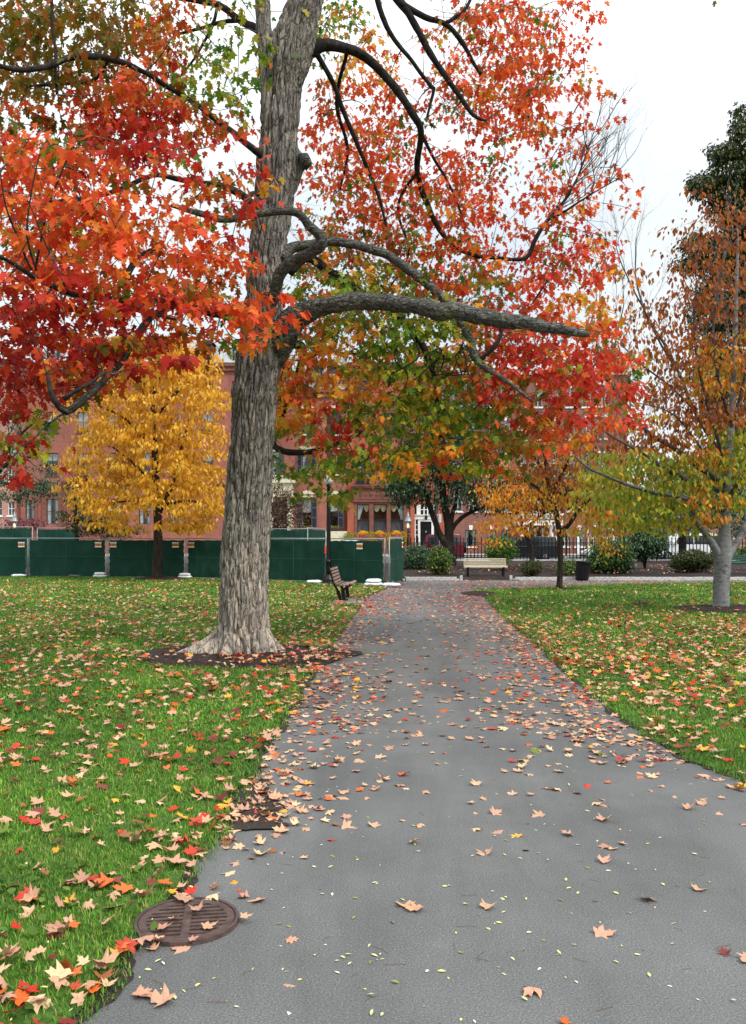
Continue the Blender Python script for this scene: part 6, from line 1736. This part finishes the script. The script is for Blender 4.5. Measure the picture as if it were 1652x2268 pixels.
# portico
po = MB()
xa, xb = X5(1432), X5(1546)
po.box(xa - .1, xb + .1, -2.6, -0.02, zf(1446, Yp), zf(1436, Yp)); po.box(xa - .3, xb + .3, -2.8, -0.02, zf(1436, Yp), zf(1431, Yp)); po.box(xa - .1, xb + .1, -2.6, -0.02, zf(1462, Yp), zf(1449, Yp) - .0)
port = po.build('portico', M['white'], h5)
for u in (1441, 1455, 1520, 1536):
    mb = MB(); h_ = zf(1462, Yp); mb.lathe([(0.26, 0), (0.26, 0.1), (0.2, 0.14), (0.19, h_ * .5), (0.16, h_ - .2), (0.22, h_ - .12), (0.24, h_)], seg=14); mb.v = [(X5(u) + a, -2.2 + b, c) for a, b, c in mb.v]; mb.build('column', M['white'], port, smooth=True)
mb = MB(); mb.box(X5(1470), X5(1508), -0.06, -0.003, 0.2, zf(1470, Yp)); mb.build('portico_door', M['frame_dark'], h5)
mb = MB(); 
for u in (1468, 1488, 1509): mb.box(X5(u) - .08, X5(u) + .08, -0.1, -0.06, 0.2, zf(1470, Yp))
mb.build('door_frame', M['white'], h5)
mb = MB()
for (u0, u1) in ((1604, 1611), (1632, 1636), (1703, 1709)): mb.box(X5(u0), X5(u1), -0.12, -0.003, 0, zf(1466, Yp))
mb.build('white_trim', M['white'], h5)
# far pink house at the right
w6 = [WN(u, u + 20, v, v + 36) for u in range(1790, 2220, 42) for v in (1400, 1462)]
house('brick_house', 'low pink-brick house beyond the white cars at the right', 1765, 2230, 1385, BY + 14, M['brick_pink'], w6, wdef=dict(frame=M['white'], sash=(2, 2), sill=M['white']))
mb = MB()

# garden wall of flowers before the bay
def urn(u, Y, label):
    b = S(u, 1491, Y)
    t = empty('flower_urn', (b.x, Y, 0.34), label, 'planter', 'flower planters before the bay window')
    mb = MB(); mb.lathe([(0.3, -0.34), (0.3, 0.0), (0.25, 0.02), (0.25, 0.12), (0.1, 0.22), (0.1, 0.9), (0.14, 1.0), (0.34, 1.25), (0.38, 1.5), (0.33, 1.5)], seg=14); mb.build('urn', M['brownstone'], t, smooth=True)
    n = 260; th = rng.uniform(0, 6.28, n); ph = rng.random(n); r_ = 0.34 * np.sqrt(1 - ph ** 2)
    P = np.stack([r_ * np.cos(th) * 1.1, r_ * np.sin(th), 1.55 + 0.3 * ph], 1); c1, c2 = pick('Y', n); c1[:] = srgb(246, 206, 44); c2[:] = srgb(238, 184, 34)
    V, T, C = scatter(oval_low(.4), P, rot_np(rng.uniform(0, 6.28, n), rng.uniform(-.7, .7, n), rng.normal(size=n) * .5), rng.uniform(.08, .14, n), c1, c2); put('yellow_flowers', np_mesh('yellow_flowers', V, T, M['leaf'], C), t, kind='stuff')
    n = 36; th = rng.uniform(0, 6.28, n); P = np.stack([0.45 * np.cos(th), 0.4 * np.sin(th), 1.5 + rng.uniform(-.35, .12, n)], 1); c1, c2 = pick('R', n)
    V, T, C = scatter(oval_low(), P, rot_np(th, rng.uniform(-1.3, -.2, n), rng.normal(size=n) * .4), rng.uniform(.12, .24, n), c1, c2); put('red_leaves', np_mesh('red_leaves', V, T, M['leaf'], C), t, kind='stuff')
for u, lb in ((1010, 'leftmost'), (1056, 'middle'), (1103, 'rightmost')): urn(u, 76.0, 'dark urn of yellow chrysanthemums, %s of three below the bay window' % lb)
for i, (u, lb) in enumerate(((975, 'pale green feathery plant left of the flower urns'), (1033, 'yellow-green shrub between the left and middle flower urns'), (1080, 'yellow-green shrub between the middle and right flower urns'), (1122, 'yellow-green shrub right of the flower urns'))):
    blob_tree('garden_shrub', lb, (S(u, 0, 76).x, 76, 0), [s2d([(u, 1543, 76, 1.5), (u, 1500, 76, 1)])], [(u * K, 1190, (14 if i == 0 else 9), 14, 1.2), (u * K - (10 if i == 0 else 0), 1197, 10, 12, 1)], 'NV' if i else 'NL', 0.16, 76, per=70, cat='shrub', spread=0.25, m=M['leaf'])

# ------------------------------------------------------------------ squirrel
sq = S(1785, 1687, 21.2)
sqr = empty('squirrel', (sq.x, 21.2, 0.03), 'grey squirrel foraging on the right lawn', 'squirrel')
me = bpy.data.meshes.new('body')
vs = [(0, 0, 0.075), (0.055, 0, 0.085), (0.10, 0, 0.075), (0.135, 0, 0.062), (0.165, 0, 0.052), (-0.05, 0, 0.07), (0.10, -0.028, 0.035), (0.115, -0.03, 0.008), (0.10, 0.028, 0.035), (0.115, 0.03, 0.008), (-0.04, -0.035, 0.04), (-0.01, -0.04, 0.008), (-0.04, 0.035, 0.04), (-0.01, 0.04, 0.008), (0.118, -0.016, 0.092), (0.118, 0.016, 0.092)]
ed = [(0, 1), (1, 2), (2, 3), (3, 4), (0, 5), (2, 6), (6, 7), (2, 8), (8, 9), (5, 10), (10, 11), (5, 12), (12, 13), (3, 14), (3, 15)]
rd = [.045, .04, .03, .027, .010, .04, .014, .010, .014, .010, .022, .012, .022, .012, .006, .006]
me.from_pydata(vs, ed, []); me.materials.append(M['squirrel'])
o = put('body', me, sqr)
sk = o.modifiers.new('skin', 'SKIN'); me.skin_vertices.new() if not me.skin_vertices else None
for i, r_ in enumerate(rd): me.skin_vertices[0].data[i].radius = (r_, r_)
me.skin_vertices[0].data[0].use_root = True
ss = o.modifiers.new('sub', 'SUBSURF'); ss.levels = 2; ss.render_levels = 2
mb = MB(); P, rr = smooth_path([(-0.06, 0, .06), (-0.12, 0, .05), (-0.18, 0, .06), (-0.24, 0, .085)], [.015, .03, .034, .012], 0.01); mb.tube(P, rr, 10)
for i in range(len(mb.v)):
    v_ = Vector(mb.v[i]); mb.v[i] = tuple(v_ + noise.noise_vector(v_ * 90) * 0.006)
mb.build('tail', M['squirrel'], sqr, smooth=True)

# ------------------------------------------------------------------ drain grate
gx, gy = S(522, 2566, 3.9).x, F * H / (2566 * K - HY)
gr = empty('drain_grate', (gx, gy, 0.0125), 'rusty round iron drain grate set between the lawn and the path', 'drain', rz=R(8))
Rg = 0.232
mb = MB(); n = 56
for k in range(n):
    a0, a1 = 2 * math.pi * k / n, 2 * math.pi * (k + 1) / n
    for (ri, ro, zi, zo) in ((Rg * 0.905, Rg * 0.99, 0.004, 0.004),):
        pass
    def ringq(r0, r1, z0, z1): mb.quad((r0 * math.cos(a0), r0 * math.sin(a0), z0), (r1 * math.cos(a0), r1 * math.sin(a0), z1), (r1 * math.cos(a1), r1 * math.sin(a1), z1), (r0 * math.cos(a1), r0 * math.sin(a1), z0))
    ringq(Rg * 0.93, Rg * 0.94, -0.012, 0.006); ringq(Rg * 0.94, Rg, 0.006, 0.006); ringq(Rg, Rg * 1.015, 0.006, -0.016)
mb.build('rim', M['rust_iron'], gr)
mb = MB()
for k in range(n):
    a0, a1 = 2 * math.pi * k / n, 2 * math.pi * (k + 1) / n
    def ringq(r0, r1, z0, z1): mb.quad((r0 * math.cos(a0), r0 * math.sin(a0), z0), (r1 * math.cos(a0), r1 * math.sin(a0), z1), (r1 * math.cos(a1), r1 * math.sin(a1), z1), (r0 * math.cos(a1), r0 * math.sin(a1), z0))
    ringq(Rg * 0.77, Rg * 0.772, -0.03, 0.003); ringq(Rg * 0.772, Rg * 0.92, 0.003, 0.003); ringq(Rg * 0.92, Rg * 0.925, 0.003, -0.012)
mb.build('cover_ring', M['rust_iron'], gr)
nb = 10
for i in range(nb):
    yy = -Rg * 0.8 + (i + 0.5) * Rg * 1.6 / nb
    hw = math.sqrt(max(0.0, (Rg * 0.80) ** 2 - yy ** 2))
    mb = MB(); c_ = -0.02
    for k in range(8):
        xa, xb = -hw + 2 * hw * k / 8, -hw + 2 * hw * (k + 1) / 8
        mb.obox(((xa + xb) / 2, yy, -0.012), ((xb - xa) / 2, 0, 0), (0, 0.0105, 0), (0, 0, 0.0145))
    mb.build('bar', M['rust_iron'], gr)
mb = MB(); mb.box(-0.018, 0.018, -Rg * 0.78, Rg * 0.78, -0.03, 0.0045); mb.build('rib', M['rust_iron'], gr)
mb = MB(); mb.lathe([(Rg * 0.93, -0.0155), (Rg * 0.93, -0.0150)], seg=40); mb.build('pit', M['pit'], gr)

# ------------------------------------------------------------------ grass
from mathutils.geometry import intersect_point_line
LP = np.array(LEFT); RP = np.array(RIGHT)
def left_x(y): return np.interp(y, LP[:, 1], LP[:, 0])
_o = np.argsort(RP[1:, 1]); 
def right_x(y): return np.interp(y, RP[1:, 1][_o], RP[1:, 0][_o])
RFY = [p[1] for p in RIGHT_FAR][::-1]; RFX = [p[0] for p in RIGHT_FAR][::-1]
def on_left(x, y):
    e = left_x(y)
    lim = np.interp(x, [-22, -14.75, -11.2, -7.72, -4.35, -1.16, 0.44], [37.2, 36.6, 36.1, 35.4, 33.8, 31.8, 30.1])
    return (x < e) & (y < lim - 0.1)
def on_right(x, y):
    far = np.interp(x, RFX, RFY)
    return (x > right_x(y)) & (y < far - 0.05)
EX = [(MT[0] + 0.1, MT[1] - 0.05, 1.62, 1.25), (BT[0] + .25, BT[1] + .1, 1.35, 1.1), (YT[0] + .1, YT[1] + .2, 1.0, 0.7), (gx, gy, 0.25, 0.25)]
def clear(x, y, k=0.95):
    ok = np.ones(len(x), bool)
    for (cx_, cy_, rx_, ry_) in EX: ok &= ((x - cx_) / (rx_ * k)) ** 2 + ((y - cy_) / (ry_ * k)) ** 2 > 1
    pu = x; 
    ok &= ~((x > p0x - 0.2) & (x < p0x + 0.75) & (y > p0y - 0.25) & (y < p0y + 1.5))
    return ok
p0x, p0y = GD(752, 1337)
gp = []
for (y0, y1, per, hgt, wid) in ((2.4, 5.0, 9000, 0.025, 0.0025), (5.0, 8.0, 5000, 0.028, 0.0035), (8.0, 13.0, 1700, 0.033, 0.006), (13.0, 21.0, 640, 0.042, 0.011), (21.0, 37.0, 240, 0.048, 0.017)):
    xm = 0.46 * y1 + 0.4
    n = int(per * (y1 - y0) * 2 * xm)
    x = rng.uniform(-xm, xm, n); y = rng.uniform(y0, y1, n)
    sp = np.abs(rng.normal(size=n)) * 0.028 - 0.015 + 0.035 * np.sin(y * 7.3) * np.sin(y * 3.1 + 1)
    ok = (np.abs(x) < 0.45 * y + 0.4) & (on_left(x - sp, y) | on_right(x + sp, y)) & clear(x, y)
    # worn patches near the path edge
    d_edge = np.minimum(np.abs(x - left_x(y)), np.abs(x - right_x(y)))
    ok &= rng.random(n) < np.clip(0.75 + d_edge / 0.25, 0, 1)
    bare = np.sin(x * 3.1 + 1.7 * np.sin(y * 1.9)) * np.sin(y * 2.7 + 1.1 * np.sin(x * 2.3))
    ok &= rng.random(n) < np.clip(1.25 - 0.9 * np.clip(bare - 0.35, 0, 1) * 1.6, 0.25, 1)
    x, y = x[ok], y[ok]
    nn = len(x); 
    gp.append((x, y, np.full(nn, hgt) * rng.uniform(0.45, 1.25, nn), np.full(nn, wid) * rng.uniform(0.7, 1.3, nn)))
gxx = np.concatenate([g[0] for g in gp]); gyy = np.concatenate([g[1] for g in gp]); gh = np.concatenate([g[2] for g in gp]); gw = np.concatenate([g[3] for g in gp])
n = len(gxx)
yaw = rng.uniform(0, 6.28, n); lean = rng.uniform(0.1, 1.0, n) * gh
dx, dy = np.cos(yaw), np.sin(yaw)
B = np.stack([gxx, gyy, np.full(n, 0.010)], 1)
sd_ = np.stack([-dy, dx, np.zeros(n)], 1) * gw[:, None]
mid = B + np.stack([dx * lean * 0.35, dy * lean * 0.35, gh * 0.6], 1)
tip = B + np.stack([dx * lean, dy * lean, gh], 1)
V = np.stack([B - sd_, B + sd_, mid + sd_ * 0.8, mid - sd_ * 0.8, tip], 1).reshape(-1, 3)
base = (np.arange(n) * 5)[:, None, None]
T = (np.array([(0, 1, 2), (0, 2, 3), (3, 2, 4)])[None] + base).reshape(-1, 3)
gcols = np.array([srgb(86, 134, 48), srgb(104, 152, 54), srgb(68, 112, 44), srgb(138, 160, 70), srgb(160, 150, 94)])
ci = rng.choice(5, n, p=[.29, .26, .21, .15, .09])
gc = gcols[ci] * rng.uniform(0.75, 1.2, n)[:, None]
pt = np.sin(gxx * 1.7 + 1.3 * np.sin(gyy * 0.9)) * np.sin(gyy * 1.3 + np.sin(gxx * 2.1)) + 0.5 * np.sin(gxx * 5.1 + gyy * 3.3) * np.sin(gyy * 4.2 - gxx)
gc = gc * (1 + 0.26 * pt[:, None] * np.array([1.25, 1.0, 0.8]))
C = np.repeat(gc, 5, 0)
print('grass blades', n)
o = put('grass', np_mesh('grass', V, T, M['grass'], C), kind='stuff'); tag(o, 'short green grass of the two lawns')

# ------------------------------------------------------------------ fallen leaves
FPAL = [('pale tan', (204, 160, 130), .29), ('pinkish tan', (188, 144, 122), .22), ('cream', (212, 182, 144), .09), ('red', (186, 50, 42), .13), ('orange', (208, 98, 46), .11), ('yellow', (212, 160, 56), .06), ('maroon', (112, 42, 46), .07), ('brown', (136, 86, 60), .06), ('green', (92, 118, 48), .02)]
fcol = np.array([srgb(*c[1]) for c in FPAL]); fprob = np.array([c[2] for c in FPAL]); fprob /= fprob.sum()
def dens_path(x, y):
    dl = x - left_x(y); dr = right_x(y) - x
    e = np.minimum(dl, dr)
    b = np.interp(y, [2, 5, 8, 11, 14, 18, 21, 24, 28, 34], [10, 11, 10, 10, 12, 18, 32, 40, 22, 9])
    edge = np.interp(y, [2, 5, 7, 10, 16, 22, 28], [30, 90, 150, 150, 110, 60, 20]) * np.exp(-(np.clip(e, 0, 9) / np.where(dr < dl, np.interp(y, [6, 8, 14], [0.6, 1.0, 0.7]), np.interp(y, [3, 4, 5.5, 9, 12], [0.12, 0.26, 0.5, 0.85, 0.45]))) ** 1.5)
    edge = np.where((dr < dl) & (y < 6.6), edge * 0.3, edge)
    pc = GD(575, 1790)
    return b + edge + 150 * np.exp(-(((x - pc[0]) / 0.28) ** 2 + ((y - pc[1]) / 0.5) ** 2))
def dens_left(x, y):
    dl = left_x(y) - x
    b = np.interp(y, [2, 3.4, 5, 8, 12, 20, 28, 36], [34, 28, 30, 44, 54, 38, 22, 14])
    b = b + np.interp(y, [2, 3.2, 4.2, 6, 9, 12], [170, 130, 45, 45, 45, 30]) * np.exp(-(dl / np.interp(y, [2, 3.4, 4.5, 12], [0.8, 0.7, 0.4, 0.5])) ** 2)
    return b
def dens_right(x, y):
    return np.interp(y, [4, 6, 8, 12, 16, 18.5, 21, 25, 33], [35, 45, 75, 90, 70, 36, 12, 8, 6])
LX, LY, LW = [], [], []
for (y0, y1) in ((2.6, 4.5), (4.5, 8), (8, 13), (13, 20), (20, 27), (27, 37)):
    xm = 0.45 * y1 + 0.5; A = (y1 - y0) * 2 * xm; DM = 260 if y1 < 9 else 190
    n = int(DM * A); x = rng.uniform(-xm, xm, n); y = rng.uniform(y0, y1, n)
    L_, R_ = on_left(x, y), on_right(x, y)
    beh = (x < 0.4) & ~L_ & (y > 30)
    d = np.where(L_, dens_left(x, y), np.where(R_, dens_right(x, y), dens_path(x, y)))
    cl_ = 0.55 + 0.9 * np.clip(0.5 + np.sin(x * 2.3 + np.sin(y * 1.7) * 2) * np.sin(y * 1.1 + x) * 0.5, 0, 1)
    in_g = (((x - gx) / .27) ** 2 + ((y - gy) / .27) ** 2) < 1
    d = np.where(in_g, 48, d * cl_)
    for (cx_, cy_, rx_, ry_) in EX[:3]:
        ins = ((x - cx_) / rx_) ** 2 + ((y - cy_) / ry_) ** 2 < 1
        d = np.where(ins, d * 0.9, d)
    ok = (rng.random(n) < d / DM) & ~beh & (np.abs(x) < 0.45 * y + 0.4) & (y < BED_Y - 0.15)
    ok &= ((x - MT[0]) ** 2 + (y - MT[1]) ** 2 > 0.45 ** 2) & ((x - BT[0]) ** 2 + (y - BT[1]) ** 2 > 0.25 ** 2)
    LX.append(x[ok]); LY.append(y[ok]); LW.append(np.where(L_ | R_, 1, 0)[ok])
lx_, ly_, lw_ = np.concatenate(LX), np.concatenate(LY), np.concatenate(LW)
n = len(lx_)
lsz = rng.uniform(0.048, 0.106, n) * np.where(lw_ == 1, 1.0, 0.92)
in_g = (((lx_ - gx) / .27) ** 2 + ((ly_ - gy) / .27) ** 2) < 1
in_ring = np.zeros(n, bool)
for (cx_, cy_, rx_, ry_) in EX[:3]: in_ring |= ((lx_ - cx_) / rx_) ** 2 + ((ly_ - cy_) / ry_) ** 2 < 1
lz = np.where(lw_ == 1, rng.uniform(0.030, 0.048, n), rng.uniform(0.004, 0.012, n)) + np.where(in_g, 0.022, 0) + np.where(in_ring, 0.05, 0)
lyaw = rng.uniform(0, 6.283, n); lp_ = rng.normal(size=n) * np.where(lw_ == 1, 0.30, 0.16); lr_ = rng.normal(size=n) * np.where(lw_ == 1, 0.32, 0.17)
lci = rng.choice(len(FPAL), n, p=fprob)
nearp = (lw_ == 0) & (ly_ < 9) & (lci >= 3) & (rng.random(n) < 0.55); lci[nearp] = rng.integers(0, 3, nearp.sum())
redder = (ly_ > 19) & (lw_ == 0) & (rng.random(n) < 0.35); lci[redder] = 3
lcol = fcol[lci] * rng.uniform(0.82, 1.12, n)[:, None]
lcol2 = lcol * 0.8 + 0.2 * fcol[rng.choice(len(FPAL), n, p=fprob)]
Rm = rot_np(lyaw, lp_, lr_)
P = np.stack([lx_, ly_, lz], 1)
# the leaf-litter drifts thicken in small heaps
u = CX + lx_ * F / ly_; v = HY + (H - lz) * F / ly_
score = np.where((u > 0) & (u < 1652) & (v < 2262), lsz / ly_, -1)
idx = np.argsort(-score)[:300]
one = np.zeros(n, bool); one[idx] = True
parts = []
for k in range(len(FALLEN_LO)):
    s_ = (~one) & (np.arange(n) % len(FALLEN_LO) == k)
    parts.append(scatter(FALLEN_LO[k], P[s_], Rm[s_], lsz[s_], lcol[s_], lcol2[s_]))
V, T, C = merge(parts)
o = put('fallen_leaves', np_mesh('fallen_leaves', V, T, M['fallen'], C), kind='stuff'); tag(o, 'thousands of smaller fallen maple leaves strewn over lawns and path')
print('fallen leaves', n)
fms = [tpl_mesh('fallen_leaf', t, M['fallen_one']) for t in FALLEN_HI]
LAB = []
for k, i in enumerate(idx):
    o = bpy.data.objects.new('fallen_leaf', fms[k % len(fms)]); COL.objects.link(o)
    o.matrix_world = Matrix.Translation(P[i].tolist()) @ Matrix(Rm[i].tolist()).to_4x4() @ Matrix.Scale(float(lsz[i]), 4)
    o.color = (*(lcol[i] * 0.6 + lcol2[i] * 0.4).tolist(), 1)
    where = 'the drain grate' if in_g[i] else ('the left lawn' if lw_[i] == 1 and lx_[i] < 0 else ('the right lawn' if lw_[i] == 1 else 'the path'))
    shape = ('flat', 'curled', 'arched', 'upturned', 'humped', 'tightly curled', 'dished')[k % 7]
    yw = math.degrees(lyaw[i]) % 360        # the stalk points opposite to the tip
    tipdir = ('away', 'left', 'nearer', 'right')[int(((yw + 45) % 360) // 90)]
    c_ = FPAL[lci[i]][0]
    LAB.append([o, '%s %s maple leaf on %s, tip pointing %s' % (c_, shape, where, tipdir), i, c_, where])
seen = {}
for e in LAB: seen.setdefault(e[1], []).append(e)
for lab, es in seen.items():
    es.sort(key=lambda e: ly_[e[2]])
    for r_, e in enumerate(es):
        o, _, i, c_, where = e
        if len(es) > 1:     # tell alike leaves apart by the leaf beside them and by which is nearer
            d2 = (lx_ - lx_[i]) ** 2 + (ly_ - ly_[i]) ** 2; d2[i] = 9
            nb_ = FPAL[lci[int(np.argmin(d2))]][0]
            rank = ('nearest', 'second nearest', 'third nearest', 'fourth nearest', 'fifth nearest', 'sixth nearest', 'seventh nearest', 'eighth nearest', 'ninth nearest', 'tenth nearest')[min(r_, 9)]
            lab2 = lab.replace('pointing ', '') + ', ' + rank + ' such'
        else: lab2 = lab
        tag(o, lab2, 'leaf', 'fallen leaves on path and lawn')

# small pale leaflets and bits of twig
n = 1150
y = 2.7 * (14 / 2.7) ** rng.random(n); x = rng.uniform(-1, 1, n) * (0.45 * y + 0.2)
keep = (~on_right(x, y)) & ((rng.random(n) < 0.35) | ~on_left(x, y)) & (rng.random(n) < 0.55); x, y = x[keep], y[keep]; n = len(x)
bc = np.array([srgb(206, 214, 160), srgb(186, 204, 140), srgb(222, 214, 130), srgb(120, 150, 70), srgb(214, 208, 186)])
c1 = bc[rng.integers(0, 5, n)]
zz = np.where(on_left(x, y), 0.04, 0.005)
V, T, C = scatter(oval_template(0.2, 0.03, 0.1), np.stack([x, y, zz], 1), rot_np(rng.uniform(0, 6.28, n), rng.normal(size=n) * .15, rng.normal(size=n) * .2), rng.uniform(.014, .036, n), c1, c1 * .9)
o = put('leaflets', np_mesh('leaflets', V, T, M['fallen'], C), kind='stuff'); tag(o, 'tiny pale leaflets scattered over the path')
n = 70
mb = MB()
for k in range(n):
    y_ = 3.0 + 8 * rng.random() ** 1.5; x_ = rng.uniform(-0.25, 0.42) * y_
    if x_ < left_x(y_): continue
    a = rng.uniform(0, 3.14); l_ = rng.uniform(0.03, 0.11)
    mb.tube([(x_, y_, .003), (x_ + l_ * .5 * math.cos(a) + .01 * rng.normal(), y_ + l_ * .5 * math.sin(a), .005), (x_ + l_ * math.cos(a), y_ + l_ * math.sin(a), .003)], 0.0009, 4)
tag(mb.build('leaf_stalks', plain('leaf_stalk', srgb(110, 82, 54), 0.8), kind='stuff'), 'thin brown leaf stalks lying on the path')
# broad-leaved weeds at the near lawn edge
n = 150
x = rng.normal(size=n) * 0.35 - 1.75; y = rng.uniform(2.8, 4.6, n); ok = on_left(x, y); x, y = x[ok], y[ok]; n = len(x)
c1, c2 = pick('L', n)
V, T, C = scatter(oval_template(0.38, 0.03, 0.25), np.stack([x, y, np.full(n, .035)], 1), rot_np(rng.uniform(0, 6.28, n), rng.uniform(0, .6, n), rng.normal(size=n) * .3), rng.uniform(.03, .06, n), c1, c2)
tag(put('weeds', np_mesh('weeds', V, T, M['leaf'], C), kind='stuff'), 'broad-leaved weeds growing in the near lawn edge')
# specks of leaf in the planting bed
n = 900
x = rng.uniform(1.4, 18, n); y = rng.uniform(BED_Y + .6, 46, n); lc_ = fcol[rng.choice(len(FPAL), n, p=fprob)]
V, T, C = scatter(FALLEN_LO[0], np.stack([x, y, np.full(n, .25)], 1), rot_np(rng.uniform(0, 6.28, n), rng.normal(size=n) * .3, rng.normal(size=n) * .3), rng.uniform(.06, .1, n), lc_, lc_)
tag(put('bed_leaves', np_mesh('bed_leaves', V, T, M['fallen'], C), kind='stuff'), 'pale fallen leaves dotted over the mulch bed')
